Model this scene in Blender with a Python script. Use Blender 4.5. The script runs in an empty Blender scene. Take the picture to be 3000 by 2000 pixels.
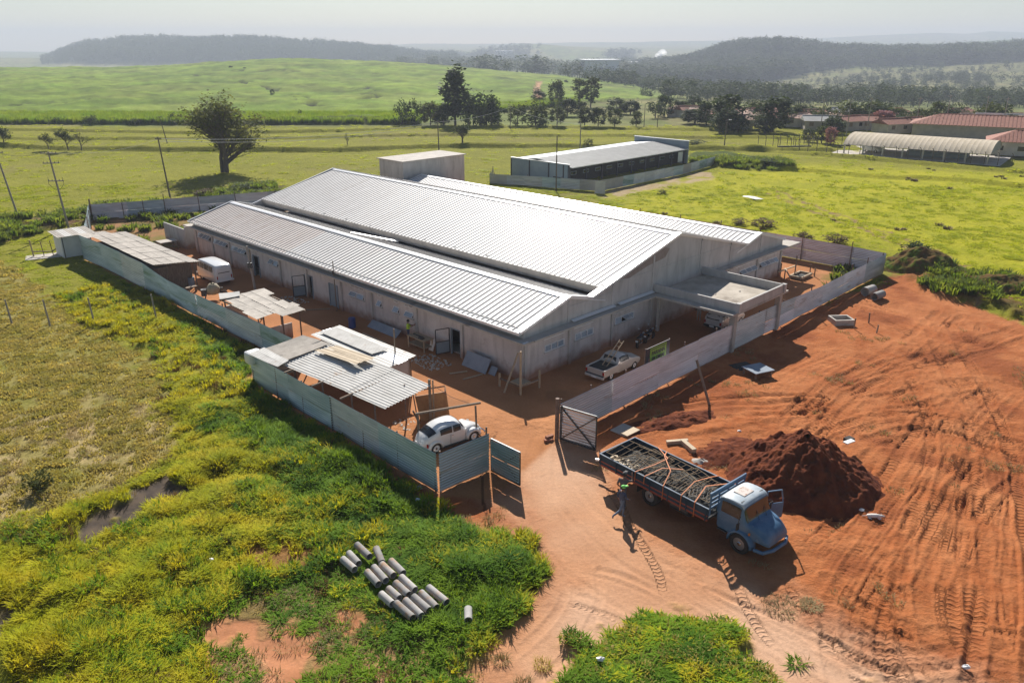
import bpy, math, random
import numpy as np
from mathutils import Vector, Matrix

S = bpy.context.scene
R = math.radians
random.seed(7)
rng = np.random.default_rng(7)

# ---------------------------------------------------------------- camera
CAMH = 22.0
PITCH = R(20.939)
cam = bpy.data.cameras.new('camera')
cam.sensor_width = 36.0
cam.lens = 27.25
cam.clip_start = 0.5
cam.clip_end = 40000
camo = bpy.data.objects.new('camera', cam)
S.collection.objects.link(camo)
camo.location = (0, 0, CAMH)
camo.rotation_euler = (math.pi / 2 - PITCH, 0, 0)
S.camera = camo

# ---------------------------------------------------------------- light
SUN_AZ, SUN_EL = R(-4.0), R(35.0)          # azimuth from +Y towards +X
sund = Vector((math.sin(SUN_AZ) * math.cos(SUN_EL), math.cos(SUN_AZ) * math.cos(SUN_EL), math.sin(SUN_EL)))
w = bpy.data.worlds.new('World')
S.world = w
w.use_nodes = True
nt = w.node_tree
bg = nt.nodes['Background']
sky = nt.nodes.new('ShaderNodeTexSky')
sky.sky_type = 'NISHITA'
sky.sun_disc = False
sky.sun_elevation = SUN_EL
sky.sun_rotation = SUN_AZ
sky.altitude = 500
sky.air_density = 1.0
sky.dust_density = 0.4
sky.ozone_density = 1.0
nt.links.new(sky.outputs[0], bg.inputs[0])
bg.inputs[1].default_value = 0.05
sl = bpy.data.lights.new('sun', 'SUN')
sl.energy = 5.0
sl.angle = R(0.55)
sl.color = (1.0, 0.95, 0.88)
so = bpy.data.objects.new('sun', sl)
S.collection.objects.link(so)
so.rotation_euler = sund.to_track_quat('Z', 'Y').to_euler()
vs = S.view_settings
vs.view_transform = 'Standard'
vs.look = 'None'
vs.gamma = 1
vs.exposure = 0.66
vs.use_curve_mapping = False
S.cycles.use_denoising = True
S.cycles.max_bounces = 6
S.cycles.diffuse_bounces = 3
S.cycles.glossy_bounces = 3
S.cycles.transmission_bounces = 4
S.cycles.transparent_max_bounces = 8
S.cycles.volume_bounces = 1
S.cycles.sample_clamp_indirect = 6

# ---------------------------------------------------------------- geometry of the place
CP, SP = math.cos(PITCH), math.sin(PITCH)
FPX = 2271.0


def G(u, v, z=0.0):
    """point of the place seen at (u, v) of the 3000x2000 photograph, at height z"""
    du, dv = u - 1500.0, v - 1000.0
    dx, dy, dz = du, FPX * CP - dv * SP, -(FPX * SP + dv * CP)
    t = (z - CAMH) / dz
    return Vector((dx * t, dy * t, z))


def D(x, y, z=0.0):
    return G(x * 3000 / 2352, y * 3000 / 2352, z)


# building frame: a runs along the long side wall (away), b along the front wall
O = Vector((0.8336, 49.496, 0))
AX = Vector((-0.71177, 0.70241, 0))
BX = Vector((0.70241, 0.71177, 0))
ROT = math.atan2(BX.y, BX.x)


def W(a, b, z=0.0):
    p = O + AX * a + BX * b
    return Vector((p.x, p.y, z))


# ---------------------------------------------------------------- object helpers
def tag(o, label=None, cat=None, group=None, kind=None):
    if label: o['label'] = label
    if cat: o['category'] = cat
    if group: o['group'] = group
    if kind: o['kind'] = kind
    return o


def thing(name, label, cat, loc=(0, 0, 0), rotz=0.0, group=None):
    o = bpy.data.objects.new(name, None)
    o.empty_display_size = 0.3
    S.collection.objects.link(o)
    o.location = loc
    o.rotation_euler = (0, 0, rotz)
    return tag(o, label, cat, group)


def link(name, me, parent=None, loc=None, rot=None):
    o = bpy.data.objects.new(name, me)
    S.collection.objects.link(o)
    if parent: o.parent = parent
    if loc is not None: o.location = loc
    if rot is not None: o.rotation_euler = rot
    return o


def kids(o):
    return [c for c in o.children]


def copy_tree(o, loc=None, rotz=None, label=None, parent=None, scale=None, group=None):
    c = o.copy()
    S.collection.objects.link(c)
    if parent: c.parent = parent
    if loc is not None: c.location = loc
    if rotz is not None: c.rotation_euler = (0, 0, rotz)
    if scale is not None: c.scale = scale if hasattr(scale, '__len__') else (scale,) * 3
    if label: c['label'] = label
    if group: c['group'] = group
    for ch in kids(o):
        copy_tree(ch, parent=c)
    return c


class MB:
    def __init__(s):
        s.v = []; s.f = []; s.m = []

    def add(s, vs, fs, mi=0):
        n = len(s.v)
        s.v += [tuple(v) for v in vs]
        s.f += [tuple(i + n for i in f) for f in fs]
        s.m += [mi] * len(fs)
        return s

    def box(s, c, d, rz=0.0, mi=0, M=None):
        x, y, z = d[0] / 2, d[1] / 2, d[2] / 2
        p = [Vector((i * x, j * y, k * z)) for i in (-1, 1) for j in (-1, 1) for k in (-1, 1)]
        if M is None: M = Matrix.Rotation(rz, 3, 'Z')
        c = Vector(c)
        return s.add([c + M @ q for q in p], [(0, 1, 3, 2), (4, 6, 7, 5), (0, 4, 5, 1), (2, 3, 7, 6), (0, 2, 6, 4), (1, 5, 7, 3)], mi)

    def bar(s, p, q, w, h=None, mi=0, up=(0, 0, 1)):
        p, q = Vector(p), Vector(q)
        h = h or w
        d = q - p
        L = d.length
        if L < 1e-6: return s
        d.normalize()
        u = Vector(up)
        if abs(d.dot(u)) > 0.98: u = Vector((1, 0, 0))
        x = d.cross(u).normalized(); y = x.cross(d).normalized()
        M = Matrix((x, y, d)).transposed()
        return s.box((p + q) / 2, (w, h, L), M=M, mi=mi)

    def cyl(s, p, q, r, r2=None, n=10, cap=True, mi=0):
        p, q = Vector(p), Vector(q)
        r2 = r if r2 is None else r2
        d = (q - p).normalized()
        u = Vector((0, 0, 1)) if abs(d.z) < 0.95 else Vector((1, 0, 0))
        x = d.cross(u).normalized(); y = d.cross(x)
        vs = []
        for k in range(n):
            a = 2 * math.pi * k / n
            o = x * math.cos(a) + y * math.sin(a)
            vs += [p + o * r, q + o * r2]
        fs = [(2 * k, 2 * k + 1, (2 * k + 3) % (2 * n), (2 * k + 2) % (2 * n)) for k in range(n)]
        if cap:
            fs += [tuple(2 * k for k in range(n)), tuple(2 * k + 1 for k in reversed(range(n)))]
        return s.add(vs, fs, mi)

    def tube(s, path, r, n=6, mi=0):
        path = [Vector(p) for p in path]
        if not hasattr(r, '__len__'): r = [r] * len(path)
        vs = []
        px = None
        for i, p in enumerate(path):
            d = (path[min(i + 1, len(path) - 1)] - path[max(i - 1, 0)]).normalized()
            u = px if px is not None else (Vector((0, 0, 1)) if abs(d.z) < 0.9 else Vector((1, 0, 0)))
            x = (u - d * u.dot(d))
            x = x.normalized() if x.length > 1e-4 else d.orthogonal().normalized()
            px = x
            y = d.cross(x)
            for k in range(n):
                a = 2 * math.pi * k / n
                vs.append(p + (x * math.cos(a) + y * math.sin(a)) * r[i])
        fs = []
        for i in range(len(path) - 1):
            for k in range(n):
                a, b = i * n + k, i * n + (k + 1) % n
                fs.append((a, b, b + n, a + n))
        fs += [tuple(range(n)), tuple((len(path) - 1) * n + k for k in reversed(range(n)))]
        return s.add(vs, fs, mi)

    def loft(s, rings, cap=True, mi=0, closed=True):
        n = len(rings[0])
        vs = [v for r in rings for v in r]
        fs = []
        for i in range(len(rings) - 1):
            for k in range(n if closed else n - 1):
                a, b = i * n + k, i * n + (k + 1) % n
                fs.append((a, b, b + n, a + n))
        if cap:
            fs += [tuple(reversed(range(n))), tuple((len(rings) - 1) * n + k for k in range(n))]
        return s.add(vs, fs, mi)

    def prism(s, prof, p0, p1, ax=(1, 0, 0), up=(0, 0, 1), mi=0):
        """prof: closed list of (x, z) swept from p0 to p1"""
        ax, up = Vector(ax), Vector(up)
        r = [[Vector(p) + ax * x + up * z for x, z in prof] for p in (p0, p1)]
        return s.loft(r, mi=mi)

    def sphere(s, c, r, n=10, m=6, sc=(1, 1, 1), mi=0):
        c = Vector(c)
        rings = []
        for i in range(m + 1):
            t = math.pi * (i / m) * 0.999 + 0.0005 * math.pi
            rings.append([c + Vector((r * sc[0] * math.sin(t) * math.cos(2 * math.pi * k / n), r * sc[1] * math.sin(t) * math.sin(2 * math.pi * k / n), r * sc[2] * math.cos(t))) for k in range(n)])
        return s.loft(rings, mi=mi)

    def mesh(s, name, mats, smooth=False):
        me = bpy.data.meshes.new(name)
        me.from_pydata(s.v, [], s.f)
        for m in (mats if isinstance(mats, (list, tuple)) else [mats]): me.materials.append(m)
        if any(s.m): me.polygons.foreach_set('material_index', s.m)
        if smooth: me.polygons.foreach_set('use_smooth', [True] * len(me.polygons))
        me.update()
        return me

    def build(s, name, mats, parent=None, loc=None, rot=None, smooth=False, bevel=0, sub=0, sharp=None):
        me = s.mesh(name, mats, smooth)
        o = link(name, me, parent, loc, rot)
        if sharp is not None:
            try: me.set_sharp_from_angle(angle=R(sharp))
            except Exception: pass
        if sub:
            m = o.modifiers.new('s', 'SUBSURF'); m.levels = m.render_levels = sub
        if bevel:
            m = o.modifiers.new('b', 'BEVEL'); m.width = bevel; m.segments = 2; m.limit_method = 'ANGLE'
        return o


# ---------------------------------------------------------------- materials
def nmat(name):
    m = bpy.data.materials.new(name)
    m.use_nodes = True
    n = m.node_tree.nodes
    n.clear()
    out = n.new('ShaderNodeOutputMaterial')
    b = n.new('ShaderNodeBsdfPrincipled')
    m.node_tree.links.new(b.outputs[0], out.inputs[0])
    return m, m.node_tree, b, out


def rgb(c):
    return (c[0], c[1], c[2], 1)


def mk(name, c1, c2=None, scale=3.0, rough=0.7, metal=0.0, bump=0.0, bscale=None, stretch=(1, 1, 1), c3=None, c3t=0.62, c3s=None, spec=0.5, detail=4, coord='Object', rand=0.0, alpha=None, trans=0.0, coat=0.0, lo=0.35, hi=0.65):
    """plain surface with two-tone grain, an optional third stain colour and bump"""
    m, t, b, out = nmat(name)
    L = t.links.new
    N = t.nodes.new
    b.inputs['Roughness'].default_value = rough
    b.inputs['Metallic'].default_value = metal
    b.inputs['Specular IOR Level'].default_value = spec
    if coat: b.inputs['Coat Weight'].default_value = coat
    if trans:
        b.inputs['Transmission Weight'].default_value = trans
    tc = N('ShaderNodeTexCoord')
    mp = N('ShaderNodeMapping')
    mp.inputs['Scale'].default_value = stretch
    L(tc.outputs[coord], mp.inputs[0])
    if rand:
        oi = N('ShaderNodeObjectInfo')
        mm = N('ShaderNodeVectorMath'); mm.operation = 'SCALE'
        cx = N('ShaderNodeCombineXYZ')
        for k in range(3): L(oi.outputs['Random'], cx.inputs[k])
        L(cx.outputs[0], mm.inputs[0]); mm.inputs['Scale'].default_value = 37.0
        L(mm.outputs[0], mp.inputs['Location'])
    col = None
    if c2 is not None:
        nz = N('ShaderNodeTexNoise'); nz.inputs['Scale'].default_value = scale; nz.inputs['Detail'].default_value = detail
        nz.inputs['Roughness'].default_value = 0.62
        L(mp.outputs[0], nz.inputs['Vector'])
        cr = N('ShaderNodeValToRGB')
        cr.color_ramp.elements[0].position = lo; cr.color_ramp.elements[1].position = hi
        cr.color_ramp.elements[0].color = rgb(c1); cr.color_ramp.elements[1].color = rgb(c2)
        L(nz.outputs['Fac'], cr.inputs[0])
        col = cr.outputs[0]
    if c3 is not None:
        n3 = N('ShaderNodeTexNoise'); n3.inputs['Scale'].default_value = c3s or scale * 0.4; n3.inputs['Detail'].default_value = 6
        n3.inputs['Roughness'].default_value = 0.7
        L(mp.outputs[0], n3.inputs['Vector'])
        r3 = N('ShaderNodeMapRange'); r3.inputs[1].default_value = c3t; r3.inputs[2].default_value = c3t + 0.12
        L(n3.outputs['Fac'], r3.inputs[0])
        mx = N('ShaderNodeMix'); mx.data_type = 'RGBA'
        L(r3.outputs[0], mx.inputs[0])
        if col: L(col, mx.inputs[6])
        else: mx.inputs[6].default_value = rgb(c1)
        mx.inputs[7].default_value = rgb(c3)
        col = mx.outputs[2]
    if rand:
        hv = N('ShaderNodeHueSaturation')
        mr = N('ShaderNodeMapRange'); mr.inputs[3].default_value = 1 - rand; mr.inputs[4].default_value = 1 + rand
        L(oi.outputs['Random'], mr.inputs[0]); L(mr.outputs[0], hv.inputs['Value'])
        if col: L(col, hv.inputs['Color'])
        else: hv.inputs['Color'].default_value = rgb(c1)
        col = hv.outputs[0]
    if col: L(col, b.inputs['Base Color'])
    else: b.inputs['Base Color'].default_value = rgb(c1)
    if bump:
        nb = N('ShaderNodeTexNoise'); nb.inputs['Scale'].default_value = bscale or scale * 4; nb.inputs['Detail'].default_value = 5
        L(mp.outputs[0], nb.inputs['Vector'])
        bp = N('ShaderNodeBump'); bp.inputs['Strength'].default_value = 0.6; bp.inputs['Distance'].default_value = bump
        L(nb.outputs['Fac'], bp.inputs['Height']); L(bp.outputs[0], b.inputs['Normal'])
    return m


def leafmat(name, c1, c2, c3=None, tr=0.45, scale=0.6, glow=1.5, rough=0.7, spec=0.05, up=False):
    """leaf / blade: diffuse plus translucency, tone varies through the place"""
    m, t, b, out = nmat(name)
    L = t.links.new; N = t.nodes.new
    geo = N('ShaderNodeNewGeometry')
    nz = N('ShaderNodeTexNoise'); nz.inputs['Scale'].default_value = scale; nz.inputs['Detail'].default_value = 5
    L(geo.outputs['Position'], nz.inputs['Vector'])
    cr = N('ShaderNodeValToRGB')
    e = cr.color_ramp.elements
    e[0].position = 0.32; e[1].position = 0.68
    e[0].color = rgb(c1); e[1].color = rgb(c2)
    if c3 is not None:
        x = cr.color_ramp.elements.new(0.5); x.color = rgb(c3)
    L(nz.outputs['Fac'], cr.inputs[0])
    oi = N('ShaderNodeObjectInfo')
    hv = N('ShaderNodeHueSaturation')
    mr = N('ShaderNodeMapRange'); mr.inputs[3].default_value = 0.75; mr.inputs[4].default_value = 1.15
    L(oi.outputs['Random'], mr.inputs[0]); L(mr.outputs[0], hv.inputs['Value']); L(cr.outputs[0], hv.inputs['Color'])
    b.inputs['Roughness'].default_value = rough
    b.inputs['Specular IOR Level'].default_value = spec
    L(hv.outputs[0], b.inputs['Base Color'])
    if up:   # soft blades catch the light like the sward as a whole
        vm = N('ShaderNodeVectorMath'); vm.operation = 'MULTIPLY_ADD'
        L(geo.outputs['Normal'], vm.inputs[0]); vm.inputs[1].default_value = (.35, .35, .35); vm.inputs[2].default_value = (0, .12, 1)
        vn = N('ShaderNodeVectorMath'); vn.operation = 'NORMALIZE'; L(vm.outputs[0], vn.inputs[0]); L(vn.outputs[0], b.inputs['Normal'])
    tl = N('ShaderNodeBsdfTranslucent')
    g = N('ShaderNodeMix'); g.data_type = 'RGBA'; g.blend_type = 'MULTIPLY'; g.inputs[0].default_value = 1
    L(hv.outputs[0], g.inputs[6]); g.inputs[7].default_value = (glow * 1.15, glow, glow * 0.5, 1)
    L(g.outputs[2], tl.inputs[0])
    ms = N('ShaderNodeMixShader'); ms.inputs[0].default_value = tr
    L(b.outputs[0], ms.inputs[1]); L(tl.outputs[0], ms.inputs[2]); L(ms.outputs[0], out.inputs[0])
    return m


M = {}
M['concrete'] = mk('concrete', (0.44, 0.42, 0.395), (0.56, 0.535, 0.505), 0.7, 0.9, bump=0.01, c3=(0.36, 0.335, 0.31), c3t=0.60, c3s=0.5, stretch=(1, 1, 0.5), detail=7)
M['plaster'] = mk('plaster', (0.54, 0.49, 0.46), (0.66, 0.61, 0.575), 0.5, 0.9, bump=0.006, c3=(0.44, 0.38, 0.345), c3t=0.6, c3s=0.8, detail=8)
M['slab'] = mk('slab', (0.40, 0.365, 0.32), (0.52, 0.47, 0.41), 0.8, 0.9, bump=0.008, c3=(0.25, 0.22, 0.19), c3t=0.58, detail=8)
M['roofmetal'] = mk('roof_metal', (0.74, 0.71, 0.675), (0.80, 0.775, 0.745), 0.3, 0.5, metal=0.0, rand=0.04, spec=0.14, c3=(0.60, 0.54, 0.48), c3t=0.60, c3s=.25)
M['roofdust'] = mk('dusty_roof_metal', (0.68, 0.60, 0.545), (0.76, 0.69, 0.64), 0.4, 0.55, rand=0.04, spec=0.12, c3=(0.60, 0.49, 0.42), c3t=0.55, c3s=.3)
M['seam'] = mk('seam_shade', (0.30, 0.28, 0.26), None, rough=0.8, spec=0.1)  # roof seam sides: shade of the backlit faces put into their colour
M['trim'] = mk('trim_metal', (0.80, 0.80, 0.80), (0.72, 0.72, 0.73), 0.8, 0.35, metal=0.2)
M['zinc'] = mk('zinc_sheet', (0.42, 0.45, 0.47), (0.58, 0.60, 0.61), 1.2, 0.33, metal=0.75, c3=(0.36, 0.27, 0.21), c3t=0.60, c3s=1.6, rand=0.10, stretch=(0.4, 0.4, 2.5), bump=0.004)
M['zincblue'] = mk('zinc_sheet_greenish', (0.30, 0.40, 0.42), (0.50, 0.585, 0.60), 0.8, 0.36, metal=0.7, c3=(0.16, 0.25, 0.17), c3t=0.56, rand=0.10, stretch=(0.3, 0.3, 2), bump=0.004)
M['zincpink'] = mk('zinc_sheet_dusty', (0.60, 0.55, 0.56), (0.78, 0.74, 0.755), 1.0, 0.34, metal=0.6, c3=(0.34, 0.22, 0.17), c3t=0.58, rand=0.12, stretch=(0.4, 0.4, 2.5), bump=0.004)
M['oldroof'] = mk('old_roof_sheet', (0.30, 0.265, 0.225), (0.43, 0.385, 0.33), 1.6, 0.75, metal=0.1, c3=(0.22, 0.13, 0.08), c3t=0.68, rand=0.12, bump=0.01)
M['whiteroof'] = mk('white_roof_sheet', (0.50, 0.48, 0.44), (0.62, 0.60, 0.56), 1.2, 0.6, metal=0.0, spec=0.2, c3=(0.36, 0.23, 0.13), c3t=0.60, c3s=0.9, rand=0.06, stretch=(1, 1, 1), bump=0.006)
M['wood'] = mk('weathered_wood', (0.16, 0.115, 0.08), (0.30, 0.22, 0.15), 6, 0.85, bump=0.01, stretch=(3, 3, 0.4), rand=0.25)
M['palewood'] = mk('pale_wood', (0.36, 0.27, 0.17), (0.50, 0.38, 0.25), 5, 0.8, bump=0.006, stretch=(3, 3, 0.5), rand=0.2)
M['rustpost'] = mk('rusty_post', (0.12, 0.085, 0.07), (0.22, 0.14, 0.10), 5, 0.8, bump=0.006, rand=0.15)
M['polewood'] = mk('pole_concrete', (0.25, 0.22, 0.19), (0.36, 0.32, 0.28), 3, 0.85, bump=0.006)
M['darkpole'] = mk('dark_pole', (0.10, 0.085, 0.07), (0.17, 0.14, 0.11), 3, 0.85, bump=0.006)
M['steeldark'] = mk('dark_steel', (0.05, 0.055, 0.06), (0.09, 0.09, 0.09), 5, 0.5, metal=0.6)
M['rubber'] = mk('rubber', (0.018, 0.017, 0.016), (0.045, 0.035, 0.03), 6, 0.8)
M['chrome'] = mk('chrome', (0.6, 0.6, 0.6), None, rough=0.2, metal=1.0)
M['glass'] = mk('dark_glass', (0.015, 0.018, 0.022), None, rough=0.12, spec=0.6)
M['pane'] = mk('window_pane', (0.30, 0.37, 0.44), (0.40, 0.47, 0.53), 2, 0.18, spec=0.7, rand=0.08)
M['frame'] = mk('white_frame', (0.80, 0.80, 0.80), None, rough=0.5)
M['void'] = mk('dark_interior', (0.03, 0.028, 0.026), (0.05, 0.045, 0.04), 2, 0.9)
M['carwhite'] = mk('white_car_paint', (0.70, 0.70, 0.69), (0.75, 0.745, 0.73), 1, 0.28, coat=0.6, c3=(0.60, 0.55, 0.50), c3t=0.66, c3s=1.5)
M['carsilver'] = mk('cream_car_paint', (0.55, 0.52, 0.47), (0.60, 0.57, 0.53), 1, 0.3, metal=0.2, coat=0.5)
M['red'] = mk('red_lens', (0.35, 0.02, 0.015), None, rough=0.25)
M['amber'] = mk('amber_lens', (0.55, 0.18, 0.02), None, rough=0.25)
M['lens'] = mk('clear_lens', (0.7, 0.72, 0.72), None, rough=0.12, spec=0.8)
M['truckblue'] = mk('faded_blue_paint', (0.050, 0.125, 0.23), (0.11, 0.20, 0.31), 1.6, 0.45, coat=0.08, spec=0.35, c3=(0.24, 0.31, 0.36), c3t=0.62, c3s=2.4, bump=0.002)
M['truckroof'] = mk('bleached_blue_roof', (0.30, 0.37, 0.42), (0.52, 0.55, 0.57), 2.2, 0.5, coat=0.1, c3=(0.36, 0.22, 0.15), c3t=0.68, c3s=4)
M['truckbed'] = mk('dark_blue_boards', (0.025, 0.045, 0.065), (0.05, 0.075, 0.10), 2, 0.85, spec=0.12, stretch=(0.4, 1, 1))
M['orange'] = mk('orange_strap', (0.62, 0.20, 0.06), (0.52, 0.17, 0.06), 8, 0.7)
M['redstripe'] = mk('red_stripe', (0.35, 0.06, 0.03), (0.25, 0.05, 0.03), 3, 0.6)
M['rustbrown'] = mk('rusty_sheet', (0.28, 0.13, 0.045), (0.40, 0.20, 0.07), 2, 0.7, c3=(0.14, 0.06, 0.03), c3t=0.6)
M['pipe'] = mk('concrete_pipe', (0.30, 0.285, 0.27), (0.42, 0.40, 0.375), 1.8, 0.9, bump=0.01, c3=(0.40, 0.25, 0.15), c3t=0.52, c3s=1.5, rand=0.3, detail=7)
M['earthred'] = mk('red_earth', (0.085, 0.023, 0.012), (0.19, 0.055, 0.022), 1.2, 1.0, bump=0.12, bscale=5, c3=(0.10, 0.03, 0.015), c3t=0.55, spec=0.1, detail=8)
M['bankearth'] = mk('overgrown_bank', (0.10, 0.085, 0.025), (0.13, 0.055, 0.025), 0.9, 1.0, bump=0.15, bscale=3, c3=(0.08, 0.12, 0.015), c3t=0.48, c3s=.7, spec=0.05, detail=8)
M['whitepaint'] = mk('white_paint', (0.78, 0.78, 0.77), (0.70, 0.70, 0.69), 1.5, 0.6)
M['bluegrey'] = mk('blue_grey_wall', (0.22, 0.27, 0.31), (0.27, 0.32, 0.36), 0.5, 0.85)
M['greyroof'] = mk('grey_roof', (0.34, 0.335, 0.315), (0.41, 0.405, 0.385), 0.4, 0.7, spec=0.15, rand=0.03)
M['terracotta'] = mk('terracotta_tiles', (0.24, 0.085, 0.055), (0.34, 0.14, 0.09), 1.5, 0.85, rand=0.06, c3=(0.20, 0.075, 0.05), c3t=0.6)
M['paleroof'] = mk('pale_clay_roof', (0.42, 0.25, 0.18), (0.52, 0.34, 0.26), 1.5, 0.85, rand=0.12)
M['vaultroof'] = mk('beige_vault_roof', (0.42, 0.355, 0.26), (0.50, 0.43, 0.33), 0.3, 0.8, spec=0.1, rand=0.03)
M['housewall'] = mk('house_wall', (0.42, 0.38, 0.32), (0.55, 0.50, 0.43), 0.6, 0.9, rand=0.2)
M['signgreen'] = mk('sign_green', (0.22, 0.42, 0.05), None, rough=0.5)
M['signdark'] = mk('sign_dark', (0.035, 0.035, 0.05), None, rough=0.5)
M['skin'] = mk('skin', (0.26, 0.13, 0.08), None, rough=0.55)
M['hair'] = mk('hair', (0.02, 0.015, 0.012), None, rough=0.8)
M['navy'] = mk('navy_cloth', (0.045, 0.06, 0.11), (0.07, 0.085, 0.14), 6, 0.9)
M['jeans'] = mk('denim', (0.10, 0.14, 0.20), (0.15, 0.19, 0.26), 6, 0.9)
M['greycloth'] = mk('grey_cloth', (0.09, 0.085, 0.085), (0.13, 0.12, 0.12), 6, 0.9)
M['hivis'] = mk('hi_vis_cloth', (0.48, 0.75, 0.04), (0.40, 0.62, 0.04), 6, 0.8)
M['lime'] = mk('lime_cap', (0.20, 0.65, 0.14), None, rough=0.7)
M['palecloth'] = mk('pale_cloth', (0.50, 0.46, 0.42), (0.42, 0.38, 0.34), 6, 0.9)
M['boot'] = mk('boots', (0.5, 0.48, 0.45), (0.3, 0.28, 0.26), 6, 0.8)
M['ironmesh'] = mk('black_iron', (0.06, 0.052, 0.045), (0.12, 0.10, 0.08), 6, 0.65, metal=0.3)
M['ironpale'] = mk('pale_iron', (0.14, 0.10, 0.065), (0.28, 0.21, 0.14), 6, 0.85, spec=0.1)
M['tarp'] = mk('dark_rubble', (0.014, 0.014, 0.013), (0.06, 0.058, 0.05), 3, 0.9, bump=0.05)
M['sandwood'] = mk('plywood', (0.46, 0.36, 0.24), (0.56, 0.45, 0.31), 2, 0.8, rand=0.1)
M['bark'] = mk('bark', (0.07, 0.055, 0.04), (0.14, 0.11, 0.08), 4, 0.95, bump=0.03, stretch=(2, 2, 0.5))
M['wire'] = mk('wire', (0.18, 0.17, 0.16), None, rough=0.6)
M['wirepale'] = mk('pale_wire', (0.5, 0.5, 0.5), None, rough=0.5)
M['brick'] = mk('brick_red', (0.30, 0.12, 0.07), (0.38, 0.17, 0.10), 4, 0.9, rand=0.15)
M['plastic_white'] = mk('white_plastic', (0.75, 0.75, 0.74), None, rough=0.5)
M['bluebarrel'] = mk('blue_plastic', (0.02, 0.05, 0.22), None, rough=0.4)
# foliage
M['leafdark'] = leafmat('dark_leaves', (0.020, 0.040, 0.012), (0.055, 0.085, 0.022), tr=0.25, scale=0.35)
M['leafmid'] = leafmat('mid_leaves', (0.035, 0.060, 0.016), (0.085, 0.11, 0.03), tr=0.3, scale=0.4)
M['leafolive'] = leafmat('olive_leaves', (0.055, 0.08, 0.020), (0.125, 0.135, 0.036), tr=0.35, scale=0.5)
M['leafpink'] = leafmat('pink_blossom', (0.35, 0.16, 0.20), (0.45, 0.24, 0.27), tr=0.3, scale=0.5, glow=1.0)
M['blade_g'] = leafmat('green_blades', (0.060, 0.145, 0.008), (0.19, 0.30, 0.014), tr=0.34, scale=0.5, glow=1.7, up=True)
M['blade_y'] = leafmat('yellow_blades', (0.30, 0.34, 0.009), (0.50, 0.44, 0.020), c3=(0.40, 0.40, 0.013), tr=0.34, scale=0.7, glow=1.5, up=True)
M['blade_d'] = leafmat('dry_blades', (0.27, 0.26, 0.05), (0.46, 0.38, 0.12), tr=0.4, scale=0.6, glow=1.3, up=True)
M['blade_s'] = leafmat('straw_blades', (0.32, 0.25, 0.13), (0.42, 0.34, 0.18), tr=0.3, scale=0.8, glow=1.0)
M['blade_b'] = leafmat('pasture_blades', (0.29, 0.35, 0.010), (0.38, 0.43, 0.016), tr=0.5, scale=0.25, glow=1.5, up=True)
M['blade_c'] = leafmat('cane_blades', (0.12, 0.22, 0.02), (0.20, 0.28, 0.03), tr=0.45, scale=0.2, glow=1.5, up=True)
M['blade_x'] = leafmat('dead_blades', (0.12, 0.075, 0.03), (0.26, 0.18, 0.08), tr=0.3, scale=1.0, glow=1.0)
M['weed'] = leafmat('weed_leaves', (0.07, 0.13, 0.014), (0.16, 0.20, 0.03), tr=0.45, scale=0.8, glow=1.5, up=True)

# red mud splashed and rain streaks down the rendered walls
def wall_dirt(key):
    t = M[key].node_tree; L = t.links.new; N = t.nodes.new
    b = next(n for n in t.nodes if n.type == 'BSDF_PRINCIPLED')
    src = b.inputs['Base Color'].links[0].from_socket
    tc = N('ShaderNodeTexCoord'); sp = N('ShaderNodeSeparateXYZ'); L(tc.outputs['Object'], sp.inputs[0])
    nz = N('ShaderNodeTexNoise'); nz.inputs['Scale'].default_value = 1.3; nz.inputs['Detail'].default_value = 6; L(tc.outputs['Object'], nz.inputs['Vector'])
    a = N('ShaderNodeMath'); a.operation = 'MULTIPLY_ADD'; L(nz.outputs['Fac'], a.inputs[0]); a.inputs[1].default_value = -1.3; L(sp.outputs['Z'], a.inputs[2])
    mr = N('ShaderNodeMapRange'); mr.inputs[1].default_value = -.55; mr.inputs[2].default_value = .25; mr.inputs[3].default_value = .85; mr.inputs[4].default_value = 0; L(a.outputs[0], mr.inputs[0])
    mx = N('ShaderNodeMix'); mx.data_type = 'RGBA'; L(mr.outputs[0], mx.inputs[0]); L(src, mx.inputs[6]); mx.inputs[7].default_value = (.30, .135, .07, 1)
    mp = N('ShaderNodeMapping'); mp.inputs['Scale'].default_value = (2.2, 2.2, .35); L(tc.outputs['Object'], mp.inputs[0])
    n2 = N('ShaderNodeTexNoise'); n2.inputs['Scale'].default_value = 1.0; n2.inputs['Detail'].default_value = 5; L(mp.outputs[0], n2.inputs['Vector'])
    m2 = N('ShaderNodeMapRange'); m2.inputs[1].default_value = .50; m2.inputs[2].default_value = .68; m2.inputs[3].default_value = 0; m2.inputs[4].default_value = .28; L(n2.outputs['Fac'], m2.inputs[0])
    m3 = N('ShaderNodeMix'); m3.data_type = 'RGBA'; L(m2.outputs[0], m3.inputs[0]); L(mx.outputs[2], m3.inputs[6]); m3.inputs[7].default_value = (.20, .175, .155, 1)
    L(m3.outputs[2], b.inputs['Base Color'])
wall_dirt('plaster'); wall_dirt('concrete')

# ================================================================ TERRAIN
def hsh(i, j, k):
    n = (i.astype(np.int64) * 374761393 + j.astype(np.int64) * 668265263 + k * 974634777) & 0xffffffff
    n = ((n ^ (n >> 13)) * 1274126177) & 0xffffffff
    return ((n ^ (n >> 16)) & 0xffff) / 65535.0


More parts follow.
